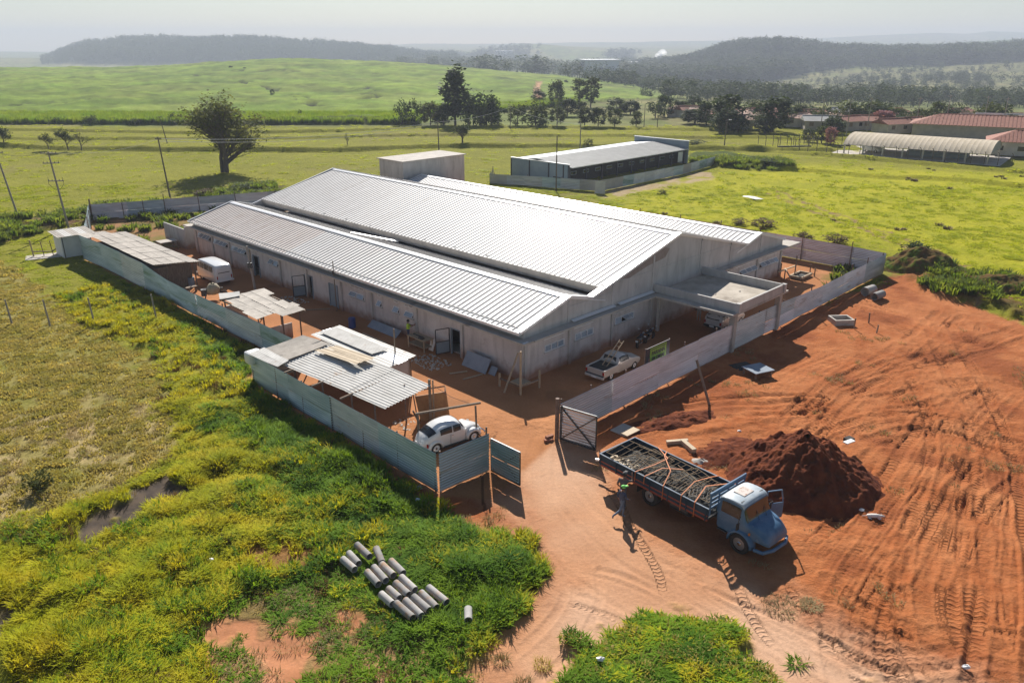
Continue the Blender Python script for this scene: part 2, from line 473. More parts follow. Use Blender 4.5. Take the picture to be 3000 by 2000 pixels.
def vnoise(x, y, k=0):
    xi, yi = np.floor(x), np.floor(y)
    fx, fy = x - xi, y - yi
    fx = fx * fx * (3 - 2 * fx); fy = fy * fy * (3 - 2 * fy)
    a, b = hsh(xi, yi, k), hsh(xi + 1, yi, k)
    c, d = hsh(xi, yi + 1, k), hsh(xi + 1, yi + 1, k)
    return (a * (1 - fx) + b * fx) * (1 - fy) + (c * (1 - fx) + d * fx) * fy


def fbm(x, y, s=1.0, k=0, o=4):
    r = 0; a = 0.5; t = 0
    for i in range(o):
        r = r + a * vnoise(x * s + i * 17.3, y * s - i * 9.1, k + i)
        t += a; a *= 0.5; s *= 2.03
    return r / t


def sstep(a, b, x):
    t = np.clip((x - a) / (b - a), 0, 1)
    return t * t * (3 - 2 * t)


def wpoly(pts):
    return np.array([[p.x, p.y] for p in (D(*q) for q in pts)])


def segdist(x, y, P, closed=False):
    """distance to polyline, arc length at the nearest point, signed side offset"""
    best = np.full(x.shape, 1e9); bs = np.zeros(x.shape); bo = np.zeros(x.shape)
    s = 0.0
    n = len(P)
    for i in range(n if closed else n - 1):
        a, b = P[i], P[(i + 1) % n]
        d = b - a; L = float(np.hypot(*d))
        if L < 1e-9: continue
        px, py = x - a[0], y - a[1]
        t = np.clip((px * d[0] + py * d[1]) / (L * L), 0, 1)
        dd = np.hypot(px - d[0] * t, py - d[1] * t)
        m = dd < best
        best = np.where(m, dd, best)
        bs = np.where(m, s + t * L, bs)
        bo = np.where(m, (px * d[1] - py * d[0]) / L, bo)
        s += L
    return best, bs, bo


def inpoly(x, y, P):
    c = np.zeros(x.shape, bool)
    n = len(P)
    for i in range(n):
        x1, y1 = P[i]; x2, y2 = P[(i + 1) % n]
        if y1 == y2: continue
        c ^= ((y1 > y) != (y2 > y)) & (x < (x2 - x1) * (y - y1) / (y2 - y1) + x1)
    return c


def region(x, y, P, soft=1.0):
    """1 inside the polygon, 0 outside, soft edge in metres"""
    lo = P.min(0) - 3 * soft; hi = P.max(0) + 3 * soft
    out = np.zeros(x.shape)
    m = (x > lo[0]) & (x < hi[0]) & (y > lo[1]) & (y < hi[1])
    if not m.any(): return out
    xx, yy = x[m], y[m]
    d, _, _ = segdist(xx, yy, P, True)
    sd = np.where(inpoly(xx, yy, P), d, -d)
    out[m] = sstep(-soft, soft, sd)
    return out


def smooth(P, it=2):
    P = np.array(P, float)
    for _ in range(it):
        Q = [P[0]]
        for i in range(len(P) - 1):
            Q += [P[i] * .75 + P[i + 1] * .25, P[i] * .25 + P[i + 1] * .75]
        Q.append(P[-1]); P = np.array(Q)
    return P


ab2 = lambda pts: np.array([[W(a, b).x, W(a, b).y] for a, b in pts])
POLY = dict(
    yard=ab2([(-7.3, -4.6), (-7.3, 44.9), (60, 44.9), (72, 5), (78, -2.3), (57, -9.9), (18.5, -9.9), (14, -13.6), (-6.8, -13.8), (-9, -12)]),
    lot=wpoly([(1165, 1215), (1100, 1190), (1030, 1190), (930, 1120), (800, 1020), (900, 950), (1300, 960), (1700, 760), (2045, 640), (2085, 622), (2150, 655), (2190, 690), (2260, 710), (2352, 745), (3100, 800), (4200, 1700), (1850, 1600),
               (1760, 1500), (1690, 1460), (1600, 1425), (1500, 1410), (1420, 1425), (1340, 1480), (1290, 1600), (1020, 1620), (1065, 1520), (1130, 1450), (1195, 1395), (1235, 1350), (1268, 1310), (1225, 1270), (1150, 1232)]),
    road=wpoly([(1040, 1600), (1080, 1510), (1200, 1400), (1270, 1310), (1200, 1250), (1140, 1150), (1180, 1000), (1290, 1000), (1390, 1100), (1500, 1230), (1640, 1300), (1800, 1400), (2000, 1500), (2352, 1640), (2352, 1900), (1000, 1900)]),
    lush=wpoly([(120, 682), (190, 664), (280, 655), (420, 700), (600, 830), (600, 905), (700, 960), (1000, 1150), (1020, 1215), (1160, 1235), (1268, 1305), (1195, 1395), (1080, 1510), (1030, 1640), (-500, 1640), (-500, 1290), (0, 1225), (160, 1175), (260, 1130), (350, 1088), (420, 1040), (440, 990), (375, 930), (385, 865), (330, 800), (250, 770), (190, 735)]),
    green=wpoly([(430, 740), (520, 780), (620, 850), (640, 940), (1020, 1150), (1160, 1235), (1268, 1305), (1195, 1395), (1085, 1520), (1010, 1620), (560, 1620), (470, 1500), (500, 1400), (640, 1330), (740, 1290), (690, 1200), (600, 1180), (640, 1080), (560, 1010), (480, 960), (560, 900), (500, 830)]),
    island=wpoly([(1270, 1640), (1335, 1482), (1420, 1430), (1500, 1412), (1600, 1430), (1690, 1468), (1770, 1520), (1860, 1640)]),
    sparse=wpoly([(470, 1400), (560, 1360), (640, 1330), (760, 1350), (900, 1440), (1040, 1480), (1080, 1510), (1020, 1640), (440, 1640), (470, 1500)]),
    bare1=wpoly([(460, 1400), (530, 1420), (610, 1440), (700, 1455), (730, 1500), (710, 1570), (660, 1660), (560, 1660), (590, 1520), (500, 1480), (480, 1530), (450, 1600), (420, 1600), (450, 1500)]),
    bare2=wpoly([(740, 1390), (800, 1385), (850, 1430), (830, 1460), (760, 1445)]),
    bare3=wpoly([(560, 1292), (600, 1250), (680, 1225), (720, 1250), (715, 1300), (640, 1320)]),
    ash=wpoly([(160, 1232), (195, 1190), (270, 1150), (380, 1085), (400, 1090), (432, 1130), (425, 1152), (380, 1150), (330, 1170), (285, 1205), (235, 1232), (190, 1240)]),
    ash2=wpoly([(-60, 1430), (0, 1400), (35, 1400), (30, 1420), (0, 1470), (-60, 1490)]),
    drypasture=wpoly([(-800, 640), (0, 600), (120, 680), (250, 775), (385, 870), (370, 930), (440, 990), (350, 1090), (160, 1175), (0, 1228), (-500, 1290)]),
    straw=wpoly([(-300, 1000), (0, 960), (200, 930), (330, 900), (370, 950), (400, 1000), (350, 1070), (200, 1130), (0, 1200), (-300, 1230)]),
    backyard=ab2([(55, -7), (78, -3), (62, 42), (52.5, 42), (52.5, 3), (56, 1)]),
    rightyard=wpoly([(1880, 640), (1960, 600), (2040, 600), (2000, 640), (1900, 680)]),
    weedA=wpoly([(-100, 520), (0, 508), (150, 492), (300, 470), (440, 455), (560, 430), (650, 425), (640, 455), (440, 478), (230, 510), (100, 530), (0, 560), (-100, 570)]),
    weedB=wpoly([(1580, 352), (1660, 350), (1800, 372), (1830, 385), (1760, 395), (1640, 382), (1580, 372)]),
    weedC=wpoly([(2050, 600), (2110, 580), (2160, 610), (2190, 640), (2352, 640), (2500, 650), (2500, 760), (2352, 735), (2270, 700), (2180, 690), (2100, 655)]),
    path1=wpoly([(1380, 440), (1480, 420), (1600, 395), (1650, 398), (1640, 412), (1560, 425), (1450, 445), (1390, 458)]),
    cane=wpoly([(-900, 283), (600, 288), (965, 285), (962, 262), (1230, 255), (1600, 262), (1700, 250), (1640, 200), (1500, 190), (1000, 130), (640, 120), (0, 150), (-900, 150)]),
    bright=wpoly([(1330, 560), (1400, 455), (1650, 400), (1750, 372), (2352, 400), (3200, 420), (3200, 760), (2352, 720), (2200, 650), (1990, 560)]),
)
LINES = dict(
    bermA=[(-300, 338), (13, 334), (200, 340), (430, 343), (760, 345), (950, 336), (1200, 334), (1500, 340), (1900, 345)],
    bermB=[(-300, 318), (250, 317), (500, 318), (780, 315), (950, 310), (1300, 311), (1700, 314), (2352, 330)],
    bermC=[(-300, 296), (150, 299), (500, 305), (820, 300), (1000, 292), (1200, 291), (1500, 297), (1750, 300)],
    bermD=[(1740, 385), (1900, 392), (2000, 405), (2150, 408), (2352, 428), (2600, 440)],
    bermE=[(1700, 340), (1850, 352), (2100, 372), (2352, 395), (2600, 410)],
)
LINEW = {k: smooth(wpoly(v), 2) for k, v in LINES.items()}
# field paths worn through the bright pasture on the right and behind the left shed
PATHW = [smooth(wpoly(q), 2) for q in ([(1760, 440), (1900, 500), (2050, 555), (2150, 590), (2225, 640), (2250, 700)], [(1775, 432), (1915, 490), (2065, 545), (2165, 582), (2240, 632)],
                                       [(-60, 520), (60, 514), (200, 500), (290, 488)])]
CANEROAD = [smooth(np.array([[(u - 1500) / 2390 * Y, Y] for u, Y in q]), 2) for q in ([(1578, 345), (1576, 400), (1572, 470), (1578, 540), (1580, 590)],)]
CANEGAP = [smooth(np.array([[(u - 1500) / 2390 * Y, Y] for u, Y in q]), 2) for q in
           ([(930, 300), (890, 345), (840, 385)], [(820, 385), (760, 430), (640, 520), (560, 560)], [(40, 300), (350, 330), (560, 350)], [(200, 420), (500, 450), (700, 470)],
            [(1050, 600), (1200, 560), (1400, 520)], [(1075, 330), (1090, 400), (1070, 440)], [(1360, 330), (1390, 380), (1375, 460)], [(1600, 520), (1700, 500), (1850, 520)], [(300, 620), (700, 600), (900, 560)], [(-300, 520), (100, 500), (350, 540)])]

# distant relief: at each distance Y, the direction column u and the sight line v of the ground
U_ = lambda pts: (np.array([p[0] for p in pts], float), np.array([p[1] for p in pts], float))
KN = [
    (330, U_([(-900, 300), (1200, 302), (1600, 306), (2000, 318), (2400, 328), (3000, 334), (3900, 340)])),
    (500, U_([(-900, 246), (600, 240), (850, 236), (1200, 245), (1600, 262), (1900, 285), (2300, 305), (3000, 316), (3900, 320)])),
    (750, U_([(-900, 204), (0, 204), (380, 203), (520, 196), (640, 188), (850, 177), (1000, 181), (1150, 189), (1400, 206), (1600, 226), (1750, 240), (1900, 262), (2300, 285), (3000, 292), (3900, 290)])),
    (1100, U_([(-900, 214), (1400, 218), (1600, 230), (1900, 245), (2300, 256), (2600, 240), (3000, 232), (3900, 225)])),
    (1400, U_([(-900, 206), (1400, 208), (1600, 220), (1900, 226), (2050, 215), (2200, 200), (2420, 205), (2700, 200), (3000, 186), (3900, 180)])),
    (1700, U_([(-900, 200), (1400, 203), (1700, 214), (1850, 214), (1940, 206), (2010, 190), (2060, 172), (2110, 155), (2180, 142), (2300, 139), (2370, 150), (2430, 166), (2600, 166), (2800, 156), (3000, 146), (3900, 125)])),
    (2150, U_([(-900, 196), (1100, 198), (1600, 203), (2000, 195), (2300, 180), (2500, 180), (3000, 165), (3900, 150)])),
    (2650, U_([(-900, 176), (-100, 172), (134, 172), (190, 158), (255, 148), (400, 138), (612, 134), (800, 137), (890, 148), (1000, 154), (1120, 163), (1250, 182), (1350, 190), (1700, 188), (2000, 180), (2300, 170), (2450, 160), (2700, 148), (3000, 128), (3900, 110)])),
    (3600, U_([(-900, 168), (1000, 168), (1150, 162), (1350, 158), (1450, 142), (1510, 132), (1580, 128), (1690, 138), (1850, 150), (2200, 150), (2420, 149), (2600, 140), (2800, 125), (3000, 112), (3900, 98)])),
    (4800, U_([(-900, 150), (134, 154), (400, 150), (1000, 144), (1200, 140), (1500, 138), (2000, 136), (2600, 128), (3000, 126), (3900, 126)])),
    (6300, U_([(-900, 142), (0, 150), (160, 152), (700, 146), (1000, 134), (1200, 129), (1500, 128), (1900, 123), (2300, 116), (2500, 107), (2620, 101), (2720, 97), (2800, 100), (2870, 93), (2950, 96), (3100, 92), (3900, 97)])),
    (6700, U_([(-900, 160), (3900, 160)])),
]


def far_z(t, Y):
    """height of the relief beyond 230 m, monotone cubic between the distance knots"""
    u = 1500 + 2390 * t
    ys = [230.0]; zs = [np.zeros(t.shape)]
    for yk, (uu, vv) in KN:
        v = np.interp(u, uu, vv)
        v = v + (fbm(u * 0.012, u * 0 + yk * 0.01, 1.0, 5, 3) - 0.5) * (5 if yk < 3000 else 3)
        dn = FPX * SP + (v - 1000) * CP; fw = FPX * CP - (v - 1000) * SP
        ys.append(float(yk)); zs.append(CAMH - yk * dn / fw)
    out = np.zeros(t.shape)
    ms = []
    sl_ = [(zs[i + 1] - zs[i]) / (ys[i + 1] - ys[i]) for i in range(len(ys) - 1)]
    for i in range(len(ys)):
        if i == 0 or i == len(ys) - 1: ms.append(np.zeros(t.shape)); continue
        a, b = sl_[i - 1], sl_[i]
        ms.append(np.where(a * b > 0, 2 * a * b / (a + b + 1e-12 * np.sign(a + b)), 0))
    for i in range(len(ys) - 1):
        h = ys[i + 1] - ys[i]
        m = (Y >= ys[i]) & (Y < ys[i + 1])
        if not m.any(): continue
        q = (Y[m] - ys[i]) / h
        out[m] = (2 * q**3 - 3 * q**2 + 1) * zs[i][m] + (q**3 - 2 * q**2 + q) * h * ms[i][m] + (-2 * q**3 + 3 * q**2) * zs[i + 1][m] + (q**3 - q**2) * h * ms[i + 1][m]
    m = Y >= ys[-1]
    out[m] = zs[-1][m]
    return out


# wheel and crawler tracks pressed into the red earth: (points, half width, tread period, depth)
TR = []
def track(pts, w=0.28, per=0.0, dep=0.06, twin=None):
    P = smooth(wpoly(pts), 3)
    if twin:
        d = np.gradient(P, axis=0); n = np.stack([-d[:, 1], d[:, 0]], 1); n /= np.linalg.norm(n, axis=1)[:, None] + 1e-9
        for s in (-1, 1): TR.append((P + n * s * twin / 2, w, per, dep))
    else: TR.append((P, w, per, dep))


track([(2352, 760), (2240, 800), (2120, 830), (2000, 860), (1890, 905), (1830, 985), (1700, 1010), (1560, 1030)], .3, .30, .05, 1.9)
track([(2180, 720), (2110, 790), (2010, 850), (1900, 930), (1850, 990)], .3, .30, .06, 1.9)
track([(1500, 925), (1650, 918), (1780, 905), (1890, 912)], .25, 0, .16)
track([(1430, 985), (1560, 950), (1720, 945), (1880, 930)], .3, 0, .09, 1.7)
track([(2352, 1040), (2200, 980), (2080, 960), (1960, 990), (1880, 1040), (1830, 1080)], .32, .32, .07, 2.0)
track([(2290, 1600), (2320, 1420), (2310, 1250), (2290, 1080), (2250, 930), (2190, 830), (2150, 740)], .32, .30, .07, 1.9)
track([(2200, 1600), (2130, 1450), (2120, 1300), (2160, 1150), (2190, 1020), (2150, 900), (2080, 840)], .32, .30, .07, 2.0)
track([(2000, 1600), (1950, 1450), (2000, 1330), (2090, 1190), (2170, 1060), (2230, 960), (2300, 900)], .3, .30, .06, 2.0)
track([(2360, 1500), (2220, 1480), (2120, 1500), (2010, 1500), (1920, 1440), (1850, 1330)], .25, .28, .05, 1.8)
track([(1640, 1330), (1800, 1395), (1960, 1460), (2100, 1530), (2250, 1610)], .16, 0, .05, 1.6)
track([(1560, 1300), (1720, 1400), (1900, 1480), (2050, 1560), (2150, 1640)], .12, 0, .03, 1.6)
track([(1290, 990), (1270, 1100), (1400, 1250), (1560, 1340), (1750, 1440), (1950, 1560)], .18, 0, .025, 1.5)
track([(1260, 1000), (1230, 1100), (1290, 1230), (1350, 1350), (1300, 1450), (1180, 1560)], .18, 0, .025, 1.5)
track([(1330, 1340), (1440, 1370), (1560, 1440), (1700, 1560)], .12, 0, .02, 1.5)
track([(1890, 1230), (1980, 1150), (2060, 1060), (2120, 960)], .35, .33, .07)
track([(2060, 1330), (2110, 1230), (2180, 1130), (2260, 1060)], .35, .33, .07)
track([(1900, 1330), (1990, 1400), (2090, 1440)], .3, .3, .07)
track([(2352, 900), (2280, 880), (2180, 890), (2080, 920), (1990, 930)], .28, .3, .06, 1.9)
track([(2230, 1568), (2240, 1400), (2200, 1250), (2240, 1120)], .3, .3, .07)
track([(1960, 700), (2050, 720), (2130, 760), (2230, 790)], .25, 0, .10, 1.5)
track([(1990, 720), (2060, 750), (2110, 780)], .5, .35, .08)
for k in range(9):
    track([(1560 + 12 * k, 1075 + 9 * k), (1700 + 10 * k, 1010 + 6 * k), (1850 + 14 * k, 930 + 7 * k), (2010 + 16 * k, 850 + 9 * k), (2140 + 14 * k, 780 + 12 * k)], .07, 0, .045)
for k in range(8):
    track([(1850 + 20 * k, 1250 + 20 * k), (1960 + 18 * k, 1130 + 16 * k), (2060 + 16 * k, 1000 + 14 * k), (2130 + 14 * k, 880 + 10 * k)], .07, 0, .04)
for k in range(7):
    track([(1720 + 26 * k, 880 + 3 * k), (1780 + 30 * k, 850 - 4 * k), (1850 + 34 * k, 800 + 6 * k)], .14, 0, .05)
for k in range(6):
    track([(1545 + 40 * k, 1000 - 3 * k), (1700 + 30 * k, 975 - 6 * k), (1830 + 16 * k, 960 - 9 * k)], .13, 0, .05)


rtk = random.Random(4)
for P, w0, per0, d0 in list(TR)[:30]:
    if per0 == 0 and d0 > .1: continue
    d_ = np.gradient(P, axis=0); n_ = np.stack([-d_[:, 1], d_[:, 0]], 1); n_ /= np.linalg.norm(n_, axis=1)[:, None] + 1e-9
    for q_ in range(3 if w0 > .2 else 1):
        o_ = rtk.choice((-1, 1)) * rtk.uniform(.45, 2.6)
        k0 = rtk.randint(0, len(P) // 3); k1 = rtk.randint(2 * len(P) // 3, len(P))
        TR.append((P[k0:k1] + n_[k0:k1] * (o_ + rtk.uniform(-.3, .3)), rtk.uniform(.06, .22), rtk.choice((0, 0, .26)), rtk.uniform(.02, .05)))


def masks(x, y):
    """ground cover of the place at world x, y"""
    e = (fbm(x, y, 0.9, 3, 4) - 0.5)
    jx, jy = x + e * 2.6, y + (fbm(x, y, 0.9, 9, 4) - 0.5) * 2.6
    m = {k: region(jx, jy, POLY[k], s) for k, s in (('lot', .5), ('lush', 1.3), ('green', 1.6), ('island', .35), ('sparse', 1.0), ('bare1', .35), ('bare2', .3), ('bare3', .5), ('ash', .45), ('ash2', .45), ('drypasture', .5), ('straw', 3.0),
                                                    ('backyard', .8), ('rightyard', .8), ('weedA', .7), ('weedB', .9), ('weedC', .8), ('path1', .6), ('road', 2.5), ('bright', 6))}
    m['yard'] = region(x + e * .3, y + e * .3, POLY['yard'], .25)
    m['pathw'] = np.zeros(x.shape)
    for P in PATHW:
        lo, hi = P.min(0) - 2, P.max(0) + 2
        q = (x > lo[0]) & (x < hi[0]) & (y > lo[1]) & (y < hi[1])
        if q.any():
            d = segdist(jx[q], jy[q], P)[0]
            m['pathw'][q] = np.maximum(m['pathw'][q], sstep(.45, .15, d))
    return m


MOUND = (15.8, 36.8)


def relief(x, y, m=None, fine=True):
    """height of the ground within 230 m"""
    if m is None: m = masks(x, y)
    z = (fbm(x, y, 0.03, 21, 3) - 0.5) * np.clip((y - 90) / 60, 0, 1) * 1.2
    dirt = np.clip(m['lot'] + m['yard'], 0, 1)
    grass = m['lush'] * (1 - dirt) * (1 - m['sparse'] * .8)
    grass = grass * (1 - .85 * np.exp(-(((x + 5.2) / 2.6) ** 2 + ((y - 27.8) / 3.0) ** 2) ** 2))
    z = z + grass * (fbm(x, y, 0.55, 31, 3) - 0.42) * 0.65 * (1 - np.clip(m['ash'] + m['ash2'], 0, 1)) * (1 - m['bare3'] * .7)
    z = z - (m['ash'] + m['ash2']) * .06
    z = z + m['island'] * (fbm(x, y, 0.5, 32, 3) * .5)
    z = z + (m['weedC'] * 1.1 * fbm(x, y, 0.35, 33, 3) + m['weedA'] * .7 * fbm(x, y, 0.4, 35, 3) + m['weedB'] * .8 * fbm(x, y, .3, 36, 2)) * (1 - m['lot'] * .5)
    z = z + np.clip(1 - dirt, 0, 1) * (fbm(x, y, 0.8, 37, 3) - .5) * .12
    z = z + m['lot'] * (1 - m['road']) * ((fbm(x, y, 0.35, 41, 4) - .5) * .30 + (fbm(x, y, 2.2, 43, 3) - .5) * .09)
    z = z + m['road'] * m['lot'] * (fbm(x, y, 0.5, 45, 3) - .5) * .06
    for k, P in LINEW.items():
        lo, hi = P.min(0) - 6, P.max(0) + 6
        q = (x > lo[0]) & (x < hi[0]) & (y > lo[1]) & (y < hi[1])
        if q.any():
            d, s, o = segdist(x[q], y[q], P)
            h = 0.75 if k in ('bermA', 'bermC') else 0.5
            z[q] += h * np.exp(-(d / 1.3) ** 2) * (.6 + .8 * fbm(x[q], y[q], .12, 51, 2)) - h * .5 * np.exp(-((o - 2.2) / 1.3) ** 2) * (d < 5)
    return z


def build_ground():
    ys = [-80.0, -20.0, 4.0]
    v = 12.0
    while v < 235: ys.append(v); v *= 1.0044
    while v < 6900: ys.append(v); v *= 1.0155
    ys = np.array(ys)
    ts = np.concatenate([[-3.5, -2.2, -1.5, -1.15], np.linspace(-.98, .98, 740), [1.15, 1.5, 2.2, 3.5]])
    T, Y = np.meshgrid(ts, ys)
    X = np.clip(T * np.maximum(Y, 12.0), -6650, 6650)
    x, y, t = X.ravel(), Y.ravel(), T.ravel()
    n = len(x)
    z = np.zeros(n)
    near = y < 245
    m = {k: np.zeros(n) for k in masks(np.zeros(2), np.zeros(2))}
    mn = masks(x[near], y[near])
    for k in mn: m[k][near] = mn[k]
    z[near] = relief(x[near], y[near], mn)
    fade = sstep(250, 200, y)
    z = z * fade
    f = y >= 230
    z[f] += far_z(t[f], y[f])
    cane = np.zeros(n)
    cp = POLY['cane'].copy()
    cmask = (y > 228) & (y < 800)
    u = 1500 + 2390 * t
    # the cane field: far side of the pasture on the left, rising to its crest
    edge = np.interp(u, [-900, 0, 1225, 1232, 1500, 1700, 1900, 2100, 3900], [236, 236, 236, 262, 285, 330, 420, 560, 2000])
    cane = sstep(0, 3, y - edge) * sstep(820, 780, y) * sstep(2050, 1850, u)
    z += cane * (1.6 + (fbm(x, y, .25, 61, 3) - .5) * 1.5 + (fbm(x, y, .05, 62, 2) - .5) * 2.0)
    road = np.zeros(n)
    for P in CANEROAD:
        q = cmask & (t > -.1) & (t < .3)
        d = segdist(x[q], y[q], P)[0]; road[q] = np.maximum(road[q], sstep(2.4, 1.0, d))
    gap = np.zeros(n)
    for P in CANEGAP:
        lo, hi = P.min(0) - 8, P.max(0) + 8
        q = cmask & (x > lo[0]) & (x < hi[0]) & (y > lo[1]) & (y < hi[1])
        d = segdist(x[q] + (fbm(x[q], y[q], .1, 71, 2) - .5) * 14, y[q], P)[0]
        gap[q] = np.maximum(gap[q], sstep(3.0, 1.0, d) * (fbm(x[q], y[q], .05, 72, 2) > .42))
    z -= cane * np.maximum(road, gap * .8) * 1.8
    # tracks
    trs = np.zeros(n); trw = np.zeros(n); tro = np.zeros(n)
    lotm = near & (y < 95)
    for P, wd, per, dep in TR:
        lo, hi = P.min(0) - 1, P.max(0) + 1
        q = lotm & (x > lo[0]) & (x < hi[0]) & (y > lo[1]) & (y < hi[1])
        if not q.any(): continue
        d, s, o = segdist(x[q] + (fbm(x[q], y[q], .5, 81, 2) - .5) * .25, y[q], P)
        wg = sstep(wd * 1.15, wd * .7, d) * m['lot'][q] * sstep(.28, .62, fbm(x[q], y[q], .35, 83, 3))
        z[q] += -dep * wg + dep * .7 * np.exp(-((d - wd * 1.4) / (wd * .35)) ** 2) * m['lot'][q]
        if per:
            k = wg > trw[q]
            idx = np.where(q)[0][k]
            trs[idx] = (s / per)[k]; trw[idx] = wg[k]; tro[idx] = (np.abs(o) / wd)[k]
    # small pressed earth ring around the mound foot
    d = np.hypot(x - MOUND[0], y - MOUND[1])
    z += m['lot'] * np.exp(-((d - 6.2) / 1.2) ** 2) * (fbm(x, y, 1.3, 91, 3)) * .22
    # ------------------------------------------------ colours
    def C(*c): return np.array(c, float)
    col = np.zeros((n, 3)) + C(.17, .17, .016)
    def lay(wt, c, c2=None, nz=None):
        nonlocal col
        cc = C(*c) if c2 is None else C(*c) + (C(*c2) - C(*c)) * nz[:, None]
        col = col * (1 - wt[:, None]) + cc * wt[:, None]
    n1 = np.clip((fbm(x, y, .045, 101, 4) - .3) * 2.5, 0, 1)
    n2 = np.clip((fbm(x, y, .4, 103, 4) - .3) * 2.5, 0, 1)
    n3 = np.clip((fbm(x, y, 2.0, 105, 3) - .3) * 2.5, 0, 1)
    one = np.ones(n)
    lay(one, (.175, .175, .014), (.235, .225, .022), n1 * .5 + n2 * .5)
    lay(m['bright'], (.285, .285, .010), (.37, .345, .016), n2)
    lay(sstep(.62, .72, fbm(x, y, .06, 107, 4)) * .45 * (1 - m['bright'] * .9), (.20, .17, .05))
    lay(m['drypasture'], (.22, .205, .040), (.29, .24, .075), n2)
    lay(m['straw'] * sstep(.42, .62, fbm(x, y, .35, 109, 4)), (.44, .33, .16), (.32, .25, .10), n3)
    lay(m['lush'], (.20, .22, .014), (.29, .25, .030), n2)
    lay(m['lush'] * m['green'] * .8, (.085, .17, .012))
    lay(m['sparse'] * m['lush'], (.42, .22, .12), (.22, .16, .055), n2)
    lay(m['lot'], (.42, .19, .085), (.52, .26, .13), n2)
    lay(m['lot'] * (1 - m['road']), (.34, .105, .034), (.47, .18, .07), n2 * .6 + n3 * .4)
    lay(m['lot'] * (1 - m['road']) * sstep(.55, .72, fbm(x, y, .22, 111, 4)) * .8, (.26, .078, .028))
    lay(m['lot'] * m['road'] * (.35 + .65 * sstep(.4, .65, fbm(x, y, .12, 113, 4))), (.57, .35, .225))
    lay(np.maximum(m['bare1'], m['bare2']), (.52, .24, .13), (.44, .19, .09), n2)
    lay(m['bare3'] * .8, (.24, .10, .05))
    lay(np.maximum(m['ash'], m['ash2']), (.065, .052, .044), (.12, .09, .065), n3)
    lay(m['yard'], (.38, .165, .07), (.46, .21, .095), n2)
    lay(m['yard'] * sstep(.6, .7, fbm(x, y, .3, 115, 4)) * .5, (.24, .12, .06))
    lay(m['backyard'] * .85, (.14, .15, .03), (.28, .15, .07), n2)
    lay(m['rightyard'] * sstep(.5, .6, fbm(x, y, .5, 117, 3)) * .6, (.10, .12, .02))
    lay(m['island'] * (1 - np.clip(m['bare1'], 0, 1)), (.12, .14, .02), (.19, .15, .04), n2)
    lay(m['weedA'], (.08, .09, .015), (.16, .09, .04), n2)
    lay(m['weedB'], (.07, .095, .012))
    lay(m['weedC'] * (1 - m['lot'] * .6), (.09, .09, .02), (.18, .08, .035), n2)
    lay(m['path1'] * .8 * sstep(.35, .5, fbm(x, y, .4, 141, 3)), (.42, .31, .22), (.32, .22, .13), n3)
    lay(m['pathw'] * .9, (.24, .15, .08))
    trk = np.clip(trw, 0, 1)
    col *= (1 - .12 * trk)[:, None]
    # beyond the pasture
    fy = sstep(225, 236, y)
    # general far fields
    fld = np.floor(u / 260 + np.log(np.maximum(y, 10)) * 5 + fbm(u * .01, np.log(np.maximum(y, 10)) * 3, 1, 121, 2) * 2)
    hv = hsh(fld, fld * 3, 7)
    lay(fy, (.11, .15, .03), (.22, .19, .08), hv * .6 + n1 * .4)
    lay(fy * sstep(1700, 2300, u) * sstep(600, 760, y) * sstep(1500, 1300, y), (.19, .17, .07), (.14, .15, .05), n1)
    lay(fy * sstep(2350, 2500, u) * sstep(2300, 2600, y) * sstep(4400, 4000, y), (.075, .12, .022))
    lay(cane, (.115, .185, .018), (.175, .23, .028), n1 * .6 + n2 * .4)
    lay(cane * sstep(.56, .64, fbm(x, y * .5, .035, 123, 3)) * .5, (.18, .21, .04))
    lay(cane * road, (.45, .26, .15))
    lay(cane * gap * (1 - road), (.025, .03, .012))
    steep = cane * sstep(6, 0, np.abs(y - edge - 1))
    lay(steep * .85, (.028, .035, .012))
    vv = (fbm(x, y, .16, 131, 3) - .5) * .9 + (fbm(x, y, .035, 133, 3) - .5) * .7
    col *= np.clip(1 + vv * fy * 1.25, .35, 1.8)[:, None]
    # forested slopes
    forest = np.zeros(n)
    lft = sstep(2250, 2330, y) * sstep(3300, 3000, y) * sstep(100, 180, u) * sstep(1340, 1250, u)
    mesa = sstep(1050, 1150, y) * sstep(1900, 1760, y) * sstep(1900, 2000, u)
    # the open fields below the wood on the right
    mesa *= (y > np.clip(1100 + (u - 2150) * 1.1, 1100, 1450))
    mesa2 = sstep(1450, 1520, y) * sstep(1900, 1760, y) * sstep(2350, 2450, u)
    forest = np.clip(np.maximum(np.maximum(lft, mesa), mesa2), 0, 1)
    lay(forest, (.020, .034, .012), (.04, .055, .018), n2)
    red = np.zeros(n)
    me = bpy.data.meshes.new('ground')
    nr, nc = T.shape
    idx = np.arange(n).reshape(nr, nc)
    quads = np.stack([idx[:-1, :-1], idx[:-1, 1:], idx[1:, 1:], idx[1:, :-1]], -1).reshape(-1, 4)
    me.vertices.add(n)
    me.vertices.foreach_set('co', np.stack([x, y, z], 1).astype(np.float32).ravel())
    nf = len(quads)
    me.loops.add(nf * 4); me.polygons.add(nf)
    me.loops.foreach_set('vertex_index', quads.ravel().astype(np.int32))
    me.polygons.foreach_set('loop_start', np.arange(0, nf * 4, 4, dtype=np.int32))
    me.polygons.foreach_set('use_smooth', np.ones(nf, bool))
    me.update(calc_edges=True)
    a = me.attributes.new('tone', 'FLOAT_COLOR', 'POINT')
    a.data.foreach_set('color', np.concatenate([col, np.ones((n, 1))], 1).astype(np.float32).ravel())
    dirtm = np.clip(np.maximum.reduce([m['lot'], m['yard'], m['bare1'], m['bare2'], m['ash'], m['ash2'], m['path1'], road * cane]), 0, 1)
